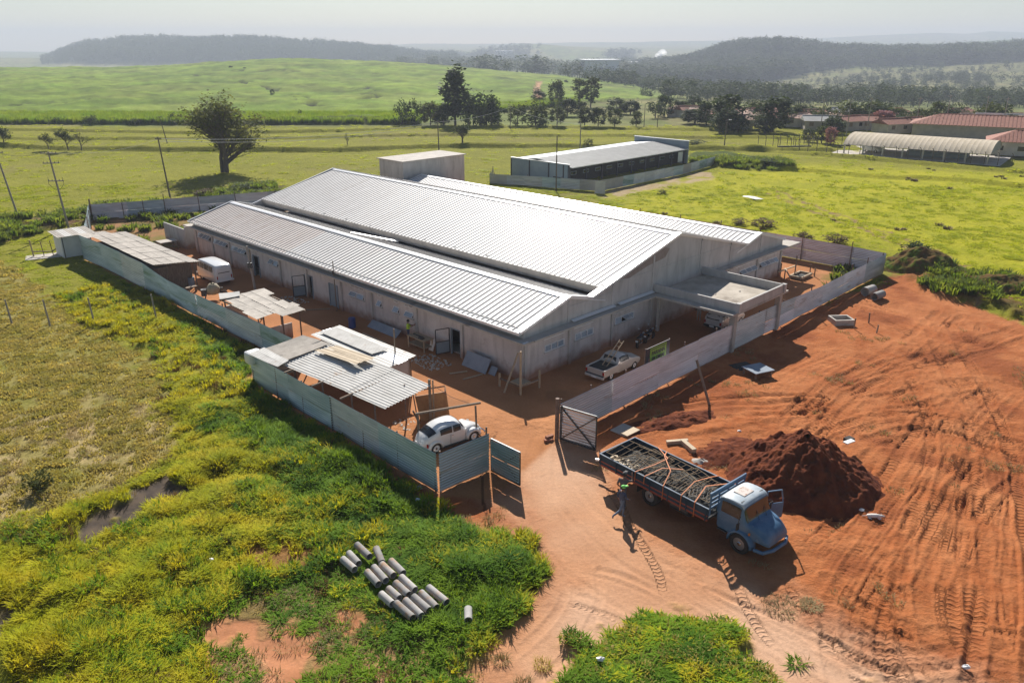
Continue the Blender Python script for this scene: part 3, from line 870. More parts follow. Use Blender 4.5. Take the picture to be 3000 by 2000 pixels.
    for nm, arr in (('trs', trs), ('trw', trw), ('tro', tro), ('dirt', dirtm), ('wood', forest), ('rough', m['lot'] * (1 - m['road'] * .8))):
        b = me.attributes.new(nm, 'FLOAT', 'POINT')
        b.data.foreach_set('value', arr.astype(np.float32))
    return me, (x, y, z, forest, u, cane, T.shape)


def ground_mat():
    m, t, b, out = nmat('ground_cover')
    L = t.links.new; N = t.nodes.new
    def attr(n):
        a = N('ShaderNodeAttribute'); a.attribute_name = n; return a
    def math_(op, a, b_=None, c=None):
        q = N('ShaderNodeMath'); q.operation = op
        for i, v in enumerate((a, b_, c)):
            if v is None: continue
            if isinstance(v, (int, float)): q.inputs[i].default_value = v
            else: L(v, q.inputs[i])
        return q.outputs[0]
    tone = attr('tone'); dirt = attr('dirt').outputs['Fac']
    geo = N('ShaderNodeNewGeometry')
    pos = geo.outputs['Position']
    def noise(sc, det=4, rgh=.6, st=None):
        q = N('ShaderNodeTexNoise'); q.inputs['Scale'].default_value = sc; q.inputs['Detail'].default_value = det; q.inputs['Roughness'].default_value = rgh
        if st:
            mp = N('ShaderNodeMapping'); mp.inputs['Scale'].default_value = st; L(pos, mp.inputs[0]); L(mp.outputs[0], q.inputs['Vector'])
        else: L(pos, q.inputs['Vector'])
        return q.outputs['Fac']
    nf = noise(7, 5, .7); ng = noise(1.7, 5, .65); nc = noise(.45, 4)
    # grain: earth gets soft grain, grass gets harder mottling
    g1 = math_('MULTIPLY_ADD', nf, .55, .725)
    g2 = math_('MULTIPLY_ADD', ng, 1.1, .45)
    g3 = math_('MULTIPLY', g2, math_('MULTIPLY_ADD', nf, 1.0, .5))
    mixg = N('ShaderNodeMix'); mixg.data_type = 'FLOAT'
    L(dirt, mixg.inputs[0]); L(g3, mixg.inputs[2]); L(g1, mixg.inputs[3])
    mul = N('ShaderNodeVectorMath'); mul.operation = 'SCALE'
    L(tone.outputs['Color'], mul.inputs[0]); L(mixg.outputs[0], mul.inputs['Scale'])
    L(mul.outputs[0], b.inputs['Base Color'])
    b.inputs['Roughness'].default_value = 1.0
    b.inputs['Specular IOR Level'].default_value = 0.08
    # relief: clods, grass, tread bars
    trs, trw, tro = (attr(k).outputs['Fac'] for k in ('trs', 'trw', 'tro'))
    ph = math_('MULTIPLY', math_('ADD', trs, math_('MULTIPLY', tro, .45)), 6.2832)
    tread = math_('MULTIPLY', math_('MULTIPLY', math_('SMOOTH_MAX', math_('SINE', ph), -.2, .3), trw), .032)
    clod = math_('MULTIPLY', noise(3.2, 6, .68), math_('MULTIPLY_ADD', attr('rough').outputs['Fac'], .10, .02))
    grs = math_('MULTIPLY', noise(2.4, 6, .72, (1, .7, 1)), math_('MULTIPLY', math_('SUBTRACT', 1.0, dirt), .17))
    h = math_('ADD', math_('ADD', tread, clod), grs)
    bp = N('ShaderNodeBump'); bp.inputs['Strength'].default_value = 1.0; bp.inputs['Distance'].default_value = 1.0
    L(h, bp.inputs['Height']); L(bp.outputs[0], b.inputs['Normal'])
    return m


gme, GD = build_ground()
print('ground z range', GD[2].min(), GD[2].max())
gme.materials.append(ground_mat())
ground = link('ground', gme)
ground['kind'] = 'structure'


def gz(x, y):
    """ground height under one point"""
    x = np.array([float(x)]); y = np.array([float(y)])
    if y[0] < 230: return float(relief(x, y)[0])
    t = x / y
    return float(far_z(t, y)[0])


def gzs(x, y):
    z = np.zeros(len(x))
    q = y < 230
    if q.any(): z[q] = relief(x[q], y[q])
    if (~q).any(): z[~q] = far_z(x[~q] / y[~q], y[~q])
    return z


def onfar(u, Y):
    """point on the distant relief in direction column u at distance Y"""
    x = (u - 1500) / 2390 * Y
    return Vector((x, Y, gz(x, Y)))


# haze
hz = MB().box((0, 3400, 5), (13500, 7200, 270))
mh = bpy.data.materials.new('haze')
mh.use_nodes = True
hn = mh.node_tree.nodes; hn.clear()
ho = hn.new('ShaderNodeOutputMaterial')
hp = hn.new('ShaderNodeVolumePrincipled')
hp.inputs['Color'].default_value = (0.655, 0.715, 0.875, 1)
hp.inputs['Density'].default_value = 0.00029
hp.inputs['Anisotropy'].default_value = 0.06
mh.node_tree.links.new(hp.outputs[0], ho.inputs['Volume'])
haze = hz.build('haze', mh)
haze['kind'] = 'stuff'

# ================================================================ SHEETS
def sheet(c00, c10, c11, c01, nr, amp, ny=1, seam=False, sag=0.0, thick=0.0, wob=0.0, seed=0):
    """corrugated sheet on four corners: ribs run c00->c01, nr of them across c00->c10"""
    c = [Vector(q) for q in (c00, c10, c11, c01)]
    nrm = (c[1] - c[0]).cross(c[3] - c[0]).normalized()
    rr_ = random.Random(seed)
    prof = []
    if seam:
        for k in range(nr):
            for f, h in ((0.0, 0), (0.80, 0), (0.86, 1), (0.94, 1)):
                prof.append(((k + f) / nr, h * amp))
        prof.append((1.0, 0))
    else:
        for k in range(nr * 4 + 1):
            prof.append((k / (nr * 4), amp * math.sin(k * math.pi / 2 + .4)))
    vs = []
    ph = rr_.random() * 6
    for j in range(ny + 1):
        t = j / ny
        for s, h in prof:
            p = (c[0] * (1 - s) + c[1] * s) * (1 - t) + (c[3] * (1 - s) + c[2] * s) * t
            p = p + nrm * (h + wob * math.sin(t * 5 + ph + s * 2)) - Vector((0, 0, sag * 4 * t * (1 - t)))
            vs.append(p)
    n = len(prof)
    fs = [(j * n + i, j * n + i + 1, (j + 1) * n + i + 1, (j + 1) * n + i) for j in range(ny) for i in range(n - 1)]
    mb = MB(); mb.add(vs, fs)
    return mb


# ================================================================ MAIN BUILDING
bld = thing('warehouse_building', 'long grey building under construction with three white ribbed metal gable roofs', 'building', O, ROT)
WW, LL = 37.6, 51.2


def part(name, mb, m, parent=None, **k):
    return mb.build(name, M[m] if isinstance(m, str) else m, parent or bld, **k)


# local frame of the building: x = b (front wall), y = a (depth), z up
cols_side = [0.15, 6.4, 11.78, 17.75, 22.28, 27.86, 32.67, 38.85, 42.96, 46.85, 50.8]
cols_front = [0.15, 4.82, 9.86, 15.0, 22.1, 27.2, 32.63, 37.45]
holes_side = [('win', 47.1, 50.3, 1.95, 2.6), ('win', 43.3, 46.5, 1.9, 2.5), ('win', 39.25, 42.5, 1.85, 2.42), ('door', 36.85, 38.1, 0, 2.2), ('win', 32.9, 34.6, 1.85, 2.45), ('door', 27.0, 28.3, 0, 2.15),
              ('door', 22.9, 24.3, 0, 2.15), ('win', 18.85, 20.9, 1.65, 2.15), ('vent', 18.85, 20.9, 2.55, 2.75), ('win', 16.35, 16.95, 1.65, 2.2), ('win', 14.0, 14.75, 1.65, 2.2), ('vent', 12.25, 13.3, 2.55, 2.75), ('win', 12.2, 13.25, 1.65, 2.15),
              ('door', 6.6, 7.75, 0, 2.1), ('vent', 14.1, 14.7, 2.55, 2.75), ('vent', 16.4, 16.9, 2.55, 2.75)]
holes_front = [('vent', 2.1, 4.25, 2.57, 2.76), ('win', 2.15, 4.28, 1.6, 2.13), ('vent', 5.37, 7.55, 2.57, 2.76), ('win', 5.45, 7.6, 1.6, 2.14), ('vent', 10.15, 12.4, 2.55, 2.76), ('win', 10.25, 12.75, 1.62, 2.18),
               ('vent', 28.6, 32.0, 2.57, 2.78), ('win', 29.3, 32.4, 1.62, 2.16), ('vent', 34.4, 36.6, 2.57, 2.78), ('win', 33.1, 36.7, 1.6, 2.18)]


def wall_cells(lo, hi, z0, z1, holes):
    """rectangles of wall around the openings"""
    xs = sorted({lo, hi} | {h[1] for h in holes if lo < h[1] < hi} | {h[2] for h in holes if lo < h[2] < hi})
    out = []
    for x0, x1 in zip(xs, xs[1:]):
        hs = sorted([(h[3], h[4]) for h in holes if h[1] <= x0 + 1e-6 and h[2] >= x1 - 1e-6])
        z = z0
        for a, b in hs:
            if a > z + .01: out.append((x0, x1, z, a))
            z = max(z, b)
        if z < z1 - .01: out.append((x0, x1, z, z1))
    return out


def wall_run(cols, holes, place, hgt=2.84, nm='wall_panel'):
    for c0, c1 in zip(cols, cols[1:]):
        mb = MB()
        for x0, x1, z0, z1 in wall_cells(c0 + .1, c1 - .1, 0.0, hgt, holes):
            place(mb, x0, x1, z0, z1, .09, .09)
        part(nm, mb, 'plaster')
    for c in cols:
        mb = MB(); place(mb, c - .12, c + .12, 0, hgt + .02, -.07, .31); part('column', mb, 'concrete')
    mb = MB(); place(mb, cols[0] - .15, cols[-1] + .15, hgt, hgt + .25, .04, .2); part('tie_beam', mb, 'concrete')


def side_place(mb, x0, x1, z0, z1, off, th): mb.box((off + th / 2, (x0 + x1) / 2, (z0 + z1) / 2), (th, x1 - x0, z1 - z0))
def front_place(mb, x0, x1, z0, z1, off, th): mb.box(((x0 + x1) / 2, off + th / 2, (z0 + z1) / 2), (x1 - x0, th, z1 - z0))


wall_run(cols_side, holes_side, side_place)
wall_run(cols_front, holes_front, front_place)
mb = MB().box((WW - .05, LL / 2, 1.5), (.15, LL, 3.0)); part('wall_panel', mb, 'plaster')
mb = MB().box((WW / 2, LL + .02, 1.5), (WW, .15, 3.0)); part('wall_panel', mb, 'plaster')
mb = MB().box((WW / 2, LL / 2, .04), (WW - .8, LL - .8, .08)); part('floor', mb, 'slab')
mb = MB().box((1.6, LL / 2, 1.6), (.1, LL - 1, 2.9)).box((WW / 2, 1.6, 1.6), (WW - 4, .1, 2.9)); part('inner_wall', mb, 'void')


def window(kind, x0, x1, z0, z1, T, n, openk=()):
    """T(x, y, z): x along the wall, y outwards, z up"""
    fm = MB()
    def B(a, b, c, d, y0, y1):
        p0, p1 = T(a, y0, c), T(b, y1, d)
        fm.box((Vector(p0) + Vector(p1)) / 2, [max(abs(q), .001) for q in (Vector(p1) - Vector(p0))])
    f = .05
    B(x0, x1, z0, z0 + f, -.03, .05); B(x0, x1, z1 - f, z1, -.03, .05); B(x0, x0 + f, z0 + f, z1 - f, -.03, .05); B(x1 - f, x1, z0 + f, z1 - f, -.03, .05)
    w_ = (x1 - x0) / n
    for k in range(1, n): B(x0 + w_ * k - .02, x0 + w_ * k + .02, z0 + f, z1 - f, -.025, .045)
    win = part('window' if kind == 'win' else 'vent_window', fm, 'frame')
    for k in range(n):
        a, b = x0 + w_ * k + .03, x0 + w_ * (k + 1) - .03
        op = openk[k % len(openk)] if openk else 0
        c, d = z0 + f, z1 - f
        if kind == 'vent': op = 0
        mid = (c + d) / 2; h = (d - c)
        # tilting pane: top hinge, lower edge swung out by op
        yi = 0.0 if op else -.045
        p = [T(a, yi, d), T(b, yi, d), T(b, yi + h * math.sin(op), d - h * math.cos(op)), T(a, yi + h * math.sin(op), d - h * math.cos(op))]
        pm = MB(); pm.add(p, [(0, 1, 2, 3)])
        pm.build('pane', M['pane'] if kind == 'win' else M['glass'], win)
        if op:
            fr = MB()
            for i in range(4): fr.bar(p[i], p[(i + 1) % 4], .035, .03)
            fr.build('sash', M['frame'], win)
    sl_ = MB()
    p0, p1 = T(x0 - .05, -.02, z0 - .05), T(x1 + .05, .12, z0)
    sl_.box((Vector(p0) + Vector(p1)) / 2, [abs(q) for q in (Vector(p1) - Vector(p0))])
    if kind == 'win': sl_.build('sill', M['concrete'], win)


TS = lambda x, y, z: (.08 - y, x, z)
TF = lambda x, y, z: (x, .08 - y, z)
for i, (k, x0, x1, z0, z1) in enumerate(holes_side):
    w_ = x1 - x0
    if k == 'win':
        if w_ > 2.5: window(k, x0, x1, z0, z1, TS, 4, (R(55), R(50), R(58), R(20)))
        elif w_ > 1.5: window(k, x0, x1, z0, z1, TS, 2, (R(35), R(50)))
        else: window(k, x0, x1, z0, z1, TS, 1, (R(38),))
    elif k == 'vent': window(k, x0, x1, z0, z1, TS, max(1, round(w_ / .7)))
    else:
        fr = MB()
        fr.box((.10, x0 + .04, z1 / 2), (.16, .08, z1)).box((.10, x1 - .04, z1 / 2), (.16, .08, z1)).box((.10, (x0 + x1) / 2, z1 - .03), (.16, w_ - .16, .06))
        part('door_frame', fr, 'bluegrey')
        if i in (5, 13):   # the open steel leaf swung out
            y = x1 if i == 5 else x1 + .1
            dl = MB()
            q0, q1 = Vector((0, y, .1)), Vector((-1.05, y + .35, .1))
            for za, zb in ((0, 0), (1.95, 1.95), (.95, .95)): dl.bar(q0 + Vector((0, 0, za)), q1 + Vector((0, 0, zb)), .07, .05)
            dl.bar(q0, q0 + Vector((0, 0, 1.95)), .07, .05); dl.bar(q1, q1 + Vector((0, 0, 1.95)), .07, .05)
            d_ = part('door', dl, 'steeldark')
            p = MB(); p.add([q0 + Vector((0, 0, .05)), q1 + Vector((0, 0, .05)), q1 + Vector((0, 0, .92)), q0 + Vector((0, 0, .92))], [(0, 1, 2, 3)]); p.build('door_sheet', M['bluegrey'], d_)
        elif i == 6:
            part('door', MB().box((.12, (x0 + x1) / 2, z1 / 2), (.04, w_ - .18, z1 - .1)), 'bluegrey')
for i, (k, x0, x1, z0, z1) in enumerate(holes_front):
    ops = {1: (0,), 3: (R(12), 0, 0), 5: (R(10), R(75), 0), 7: (R(58), R(55), R(50)), 9: (R(55), R(58), R(55), R(40))}.get(i, (0,))
    window(k, x0, x1, z0, z1, TF, 3 if k == 'vent' else (4 if i == 9 else 3), ops)

# ledge slab round the two visible sides, with an overhanging return on the right
led = MB()
led.box((-.28, LL / 2 + .1, 3.16), (.98, LL + 1.6, .13))
part('ledge', led, 'slab')
led = MB()
led.box((7.6, -.28, 3.162), (14.7, .98, .13)); part('ledge', led, 'slab')
led = MB()
led.box((31.3, -.28, 3.162), (17.2, .98, .13)); part('ledge', led, 'slab')
part('ledge', MB().box((39.0, 3.5, 3.16), (1.7, 7.0, .125)), 'slab')
# metal flashing strips lying on the ledge at the foot of the front wall
for x0, x1 in ((4.9, 9.9), (10.4, 15.0)):
    part('flashing', MB().prism([(0, 0), (-.28, -.10), (-.28, -.13), (0, -.03)], (x0, 0, 3.42), (x1, 0, 3.42), ax=(0, 1, 0)), 'trim')
part('floor_drain', MB().box((-.45, -.55, 3.235), (.5, .16, .012)), 'trim')

# upper front wall: gable outline over columns
S_ = .265
prof = [(-.02, 3.9), (4.72, 5.25), (7.25, 4.60), (18.6, 7.50), (30.2, 4.60), (32.75, 5.25), (37.65, 3.95)]


def gz_(x):
    for (a, za), (b, zb) in zip(prof, prof[1:]):
        if a <= x <= b: return za + (zb - za) * (x - a) / (b - a)
    return prof[-1][1] if x > 0 else prof[0][1]


def gable_wall(y, sgn, bays):
    brk = [p[0] for p in prof]
    for b0, b1 in zip(bays, bays[1:]):
        xs = sorted({b0 + .09, b1 - .09} | {q for q in brk if b0 + .09 < q < b1 - .09})
        pts = [(b0 + .09, 3.1)] + [(b1 - .09, 3.1)] + [(x, gz_(x) - .02) for x in reversed(xs)]
        # upper band starts at the mid beam
        mbw = MB(); mbw.loft([[Vector((x, y, z)) for x, z in pts], [Vector((x, y + sgn * .12, z)) for x, z in pts]])
        part('gable_panel', mbw, 'concrete')
    for b in bays[1:-1]:
        mbw = MB().box((b, y - sgn * .0 + sgn * .06, (3.1 + gz_(b) - .3) / 2), (.22, .22, gz_(b) - .3 - 3.1))
        part('column', mbw, 'concrete')
    for b0, b1 in zip(bays, bays[1:]):
        zz = min(gz_(b0), gz_(b1), gz_((b0 + b1) / 2))
        zb = 4.35 if zz < 5.2 else 5.0
        if zz > zb + .1:
            part('mid_beam', MB().box(((b0 + b1) / 2, y + sgn * .05, zb), (b1 - b0 - .24, .17, .22)), 'concrete')


gable_wall(.04, 1, [0, 4.65, 9.76, 15.01, 22.1, 27.2, 32.9, 37.6])
gable_wall(LL - .06, 1, [0, 4.65, 9.76, 15.01, 22.1, 27.2, 32.9, 37.6])
part('stain', MB().add([(14.2, .032, 5.6), (16.6, .032, 5.85), (17.2, .032, 6.5), (16.4, .032, 6.75), (14.8, .032, 6.35), (12.6, .032, 5.8), (10.6, .032, 5.25), (11.8, .032, 5.1)], [(0, 1, 2, 3, 4, 5, 6, 7)]), mk('damp_stain', (.27, .22, .19), (.33, .28, .25), 2, .9))
# wing walls: side parapet above the ledge, clerestory wall of the raised nave
part('side_wall', MB().box((.07, LL / 2, 3.55), (.14, LL - .1, .72)), 'concrete')
cw = MB()
cw.box((8.95, LL / 2, 4.45), (.15, LL - .3, .42)).box((8.95, LL / 2, 4.96), (.15, LL - .3, .10))
part('clerestory_wall', cw, 'concrete')
nw = 12
for k in range(nw + 1):
    y = .3 + k * (LL - .6) / nw
    part('column', MB().box((8.9, y, 4.75), (.2, .25, .75)), 'concrete')
    if k < nw:
        part('clerestory_pier', MB().box((8.94, y + 1.0, 4.78), (.13, 1.7, .27)), 'concrete')
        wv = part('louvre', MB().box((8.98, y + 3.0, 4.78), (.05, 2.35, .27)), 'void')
        bb = MB()
        for j in range(1, 6): bb.box((8.93, y + 1.85 + j * .4, 4.78), (.03, .03, .27))
        bb.build('louvre_bar', M['steeldark'], wv)
part('clerestory_wall', MB().box((28.3, LL / 2, 4.7), (.15, LL - .3, .9)), 'concrete')

# roofs
panel_cache = {}


def roof_slope(par, x0, z0, x1, z1, y0, y1, n, mat='roofmetal', stuff=False):
    """standing seam sheets from eave (x0, z0) to ridge (x1, z1)"""
    pw = (y1 - y0) / n
    key = (round(x1 - x0, 3), round(z1 - z0, 3), round(pw, 4))
    d = Vector((x1 - x0, 0, z1 - z0)); nr = Vector((-(z1 - z0), 0, x1 - x0)); nr.normalize()
    if nr.z < 0: nr = -nr
    def pm(mb, yy):
        o = Vector((0, yy, 0))
        t = nr * .004; h = nr * .055
        pr = [(0.0, t), (pw - .09, t), (pw - .075, h), (pw - .02, h), (pw, t)]
        vs = [o + Vector((0, q, 0)) + k for q, k in pr] + [o + d + Vector((0, q, 0)) + k for q, k in pr]
        vs += [o - nr * .01, o + Vector((0, pw, 0)) - nr * .01]
        fs = [(i, i + 1, i + 6, i + 5) for i in range(4)] + [(10, 11, 4, 3, 2, 1, 0)]
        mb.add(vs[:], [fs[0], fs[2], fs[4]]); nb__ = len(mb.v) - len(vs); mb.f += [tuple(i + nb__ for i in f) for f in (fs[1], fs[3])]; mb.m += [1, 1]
    if stuff:
        mb = MB()
        for k in range(n): pm(mb, y0 + k * pw)
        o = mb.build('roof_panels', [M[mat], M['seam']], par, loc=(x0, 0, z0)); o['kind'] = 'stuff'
        return
    if key not in panel_cache:
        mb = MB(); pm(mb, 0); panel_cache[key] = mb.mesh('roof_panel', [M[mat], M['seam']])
        dm = None
    if par is r1 and x0 < 0:
        dm = panel_cache[key].copy(); dm.materials[0] = M['roofdust']
    for k in range(n): link('roof_panel', dm if dm and k > 58 else panel_cache[key], par, (x0, y0 + k * pw, z0))


def ridge_cap(par, x, z, y0, y1, wd=.32, s=S_):
    part('ridge_cap', MB().prism([(-wd, -wd * s), (0, 0), (wd, -wd * s), (wd, -wd * s + .03), (0, .035), (-wd, -wd * s + .03)], (x, y0, z), (x, y1, z)), 'trim', par)


r1 = part('roof', MB().loft([[Vector((x, y, z)) for x, z in ((-.42, 3.72), (4.72, 5.12), (8.85, 4.03), (8.85, 3.93), (4.72, 5.02), (-.42, 3.62))] for y in (-.02, LL + .1)]), 'trim')
r2 = part('roof', MB().loft([[Vector((x, y, z)) for x, z in ((8.55, 4.98), (18.6, 7.40), (28.65, 4.98), (28.65, 4.88), (18.6, 7.30), (8.55, 4.88))] for y in (-.02, LL + .1)]), 'trim')
r3 = part('roof', MB().loft([[Vector((x, y, z)) for x, z in ((28.4, 4.13), (32.75, 5.12), (37.9, 3.72), (37.9, 3.62), (32.75, 5.02), (28.4, 4.03))] for y in (-.02, LL + .1)]), 'trim')
NS = 98
roof_slope(r1, -.42, 3.74, 4.72, 5.14, .35, LL - .3, NS)
roof_slope(r2, 8.55, 5.0, 18.6, 7.42, .35, LL - .3, NS)
roof_slope(r3, 28.4, 4.15, 32.75, 5.14, .35, LL - .3, NS)
roof_slope(r1, 4.72, 5.14, 8.86, 4.05, .35, LL - .3, NS, stuff=False)
roof_slope(r2, 18.6, 7.42, 28.65, 5.0, .35, LL - .3, NS, stuff=True)
roof_slope(r3, 32.75, 5.14, 37.9, 3.74, .35, LL - .3, NS, stuff=True)
for r, x, z in ((r1, 4.72, 5.2), (r2, 18.6, 7.48), (r3, 32.75, 5.2)): ridge_cap(r, x, z, .3, LL - .2)
# broad white verge flashings along every gable
def verge(par, x0, z0, x1, z1, y, wd=.55):
    part('verge_flashing', MB().prism([(-.10, -.12), (-.10, .07), (wd, .07), (wd, .03), (-.06, .03), (-.06, -.12)], (x0, y, z0), (x1, y, z1), ax=(0, 1, 0)), 'trim', par)
for y, wd in ((0.0, .42), (LL + .0, -.25)):
    verge(r1, -.45, 3.80, 4.72, 5.22, y, wd); verge(r1, 4.72, 5.22, 7.2, 4.58, y, wd)
    verge(r2, 7.2, 4.58, 18.6, 7.52, y, wd); verge(r2, 18.6, 7.52, 30.2, 4.60, y, wd)
    verge(r3, 30.2, 4.60, 32.75, 5.22, y, wd); verge(r3, 32.75, 5.22, 37.9, 3.80, y, wd)
part('gutter', MB().prism([(0, 0), (-.16, 0), (-.16, .2), (-.135, .2), (-.135, .03), (0, .03)], (-.38, .0, 3.60), (-.38, LL + .05, 3.60)), 'trim', r1)
part('gutter', MB().prism([(0, 0), (-.14, 0), (-.14, .22), (-.11, .22), (-.11, .03), (0, .03)], (8.62, .05, 4.80), (8.62, LL, 4.80)), 'slab', r2)
part('fascia', MB().box((8.58, LL / 2, 4.60 + .12), (.05, LL - .2, .28)), 'slab', r2)
part('loose_flashing', MB().bar((5.6, 28.5, 5.12), (8.2, 24.5, 4.46), .30, .05), 'trim', r1)

# porch in front
por = thing('entrance_porch', 'flat concrete entrance porch with parapet on square pillars in front of the long building', 'porch', O, ROT)
PX0, PX1, PY = 15.2, 22.6, -7.6
def pp(nm, mb, m): return mb.build(nm, M[m] if isinstance(m, str) else m, por)
pp('canopy_slab', MB().box(((PX0 + PX1) / 2, PY / 2 - .22, 3.16), (PX1 - PX0 + 1.5, -PY - .4, .16)), 'slab')
pp('roof_floor', MB().box(((PX0 + PX1) / 2, PY / 2, 3.26), (PX1 - PX0 - .3, -PY - .3, .04)), mk('stained_concrete', (.34, .29, .23), (.52, .46, .38), .7, .9, c3=(.22, .18, .14), c3t=.55, detail=9))
for c, d in (((PX0 + .08, PY / 2 + .0, 3.58), (.16, -PY, .66)), ((PX1 - .08, PY / 2 + .0, 3.58), (.16, -PY, .66)), (((PX0 + PX1) / 2, PY + .08, 3.58), (PX1 - PX0 - .32, .16, .66))):
    pp('parapet', MB().box(c, d), 'concrete')
for x, y in ((PX0 + .1, PY + .35), (PX1 - .1, PY + .35)):
    pp('pillar', MB().box((x, y, 1.54), (.42, .42, 3.08)), 'slab')
    pp('pier', MB().box((x, PY + .04, 3.6), (.34, .34, .72)), 'concrete')
for x in (PX0 + .1, PX1 - .1):
    pp('pillar', MB().box((x, -.55, 1.54), (.22, .22, 3.08)), 'slab')
for k, (x, y) in enumerate(((18.0, -4.0), (19.2, -3.2), (20.1, -5.0))): pp('mortar_lump', MB().sphere((x, y, 3.30), .09, 6, 4, (1.4, 1, .5)), 'slab')

# tank tower behind
tow = thing('water_tower_block', 'plain concrete box tower with flat lid rising behind the left end of the long roofs', 'tower', W(54.6, 35.8), ROT)
tow.location = W(54.6, 35.8)
for nm, c, d in (('wall', (-5.5, 0, 3.5), (.2, 5.0, 7.0)), ('wall', (5.5, 0, 3.5), (.2, 5.0, 7.0)), ('wall', (0, -2.6, 3.5), (11.2, .2, 7.0)), ('wall', (0, 2.6, 3.5), (11.2, .2, 7.0))):
    MB().box(c, d).build(nm, M['concrete'], tow)
MB().box((0, 0, 7.07), (11.7, 5.9, .12)).build('roof', M['slab'], tow)
for x in (-5.5, 1.2, 5.5): MB().box((x, -2.69, 3.5), (.25, .06, 6.9)).build('column', M['concrete'], tow)
MB().box((0, -2.69, 5.1), (11.0, .05, .18)).build('tie_beam', M['concrete'], tow)
MB().box((-5.62, 0, 5.1), (.05, 4.8, .18)).build('tie_beam', M['concrete'], tow)

# annex at the far left corner
anx = thing('concrete_annex', 'low roofless concrete annex at the far left corner of the long building', 'annex', W(55, 0), ROT)
MB().box((0.9, -1.3, 1.3), (1.9, .15, 2.6)).build('wall', M['concrete'], anx)
MB().box((0.0, 1.6, 1.15), (.15, 5.6, 2.3)).build('wall', M['concrete'], anx)
MB().box((1.9, -2.6, 1.4), (.15, 2.6, 2.8)).build('wall', M['void'], anx)

# ================================================================ FENCES
def fence(name, label, pts, hts, mats, seed, slen=3.6, posts=(), pside=.12, base=None, postmat='rustpost', cat='fence', rows=2, amp=.034, gapb=.06, group=None):
    """pts: (a, b) run; corrugated sheets laid lengthwise in two courses; posts as (dist, height)"""
    P = [W(*p) for p in pts]
    root = thing(name, label, cat, P[0], 0, group)
    r_ = random.Random(seed)
    tot = 0
    for i in range(len(P) - 1):
        a, b = P[i] - P[0], P[i + 1] - P[0]
        L = (b - a).length; n = max(1, round(L / slen))
        d = (b - a) / L
        out = Vector((d.y, -d.x, 0))
        for k in range(n):
            q0, q1 = a + (b - a) * k / n, a + (b - a) * (k + 1) / n
            f0, f1 = (tot + L * k / n), (tot + L * (k + 1) / n)
            for row in range(rows):
                H0 = np.interp(f0, *zip(*hts)) + r_.uniform(-.03, .03); H1 = np.interp(f1, *zip(*hts)) + r_.uniform(-.03, .03)
                z0a, z0b = gapb + (H0 * row / rows) - (.05 if row else 0), gapb + (H1 * row / rows) - (.05 if row else 0)
                z1a, z1b = H0 * (row + 1) / rows, H1 * (row + 1) / rows
                o = out * (.02 * row + r_.uniform(-.012, .012) + (.015 if k % 2 else 0))
                e = d * .06
                ln = Vector((0, 0, 1))
                mb = sheet(q0 - e + o + ln * z0a, q0 - e + o + ln * z1a, q1 + e + o + ln * z1b, q1 + e + o + ln * z0b, 7, amp, 5, wob=.02, seed=r_.randint(0, 9999))
                mb.build('corrugated_sheet', M[mats[(k + row * 0 + r_.randint(0, 1)) % len(mats)]], root, smooth=True)
        tot += L
    # posts
    for s, h in posts:
        q = s
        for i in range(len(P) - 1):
            L = (P[i + 1] - P[i]).length
            if q <= L + 1e-6:
                d = (P[i + 1] - P[i]) / L
                p = P[i] - P[0] + d * q + Vector((-d.y, d.x, 0)) * pside
                MB().cyl(p, p + Vector((r_.uniform(-.04, .04), r_.uniform(-.04, .04), h)), .055, .05, 8).build('post', M[postmat], root)
                break
            q -= L
    return root


fence('corrugated_fence', 'greenish corrugated fence nearest the camera, from the white shed to the left gate leaf', [(13.2, -13.35), (-6.65, -13.5)], [(0, 2.25), (20, 2.38)], ['zincblue', 'zincblue', 'zinc'], 1, 4.9,
      posts=[(0.1, 2.3), (3.3, 2.2), (6.6, 2.3), (9.9, 2.3), (13.2, 2.3), (16.5, 2.4), (19.7, 2.45)], pside=.02)
fence('corrugated_fence', 'long greenish corrugated fence beside the pasture, passing the low sheds', [(77.6, -2.4), (67, -6.2), (57.2, -10.0), (52, -9.75), (13.0, -9.7), (13.15, -13.2)],
      [(0, 2.3), (10, 2.2), (20.5, 2.3), (21.5, 2.75), (38, 2.75), (40, 2.2), (50, 2.05), (70, 2.3)], ['zincblue', 'zincblue', 'zinc'], 2, 5.2,
      posts=[(0.2, 3.0), (5, 2.4), (10, 2.5), (15, 2.4), (30, 2.3), (36, 2.3), (42, 2.3), (48, 2.3), (54, 2.3), (60, 2.4)], pside=.10)
fence('corrugated_fence', 'dusty pink-grey corrugated front fence running right from the braced gate leaf', [(-7.3, -4.5), (-7.3, 45.6)], [(0, 2.35), (12, 2.35), (22, 2.3), (35, 1.95), (50, 2.1)],
      ['zincpink', 'zinc', 'zincpink', 'zincpink'], 3, 5.0, posts=[(0.1, 2.6), (2.9, 2.6), (6.4, 2.55), (9.0, 2.55), (13.2, 2.6), (17.5, 2.5), (24, 2.3), (28, 2.3), (33.3, 2.5), (38, 2.1), (42, 2.6), (45.6, 2.6)], pside=.10)
fence('corrugated_fence', 'brownish corrugated fence closing the right end of the yard along the bright pasture', [(-7.2, 45.7), (-4.2, 45.0), (30, 45.0), (60, 45)], [(0, 2.2), (3, 2.45), (40, 2.3), (70, 2.3)], ['zincpink', 'zincpink', 'zinc'], 4, 4.6,
      posts=[(0.2, 2.2), (3.2, 3.0), (8.5, 3.1), (13.5, 3.0), (18.5, 2.9), (24, 2.8), (30, 2.7)], pside=.10)
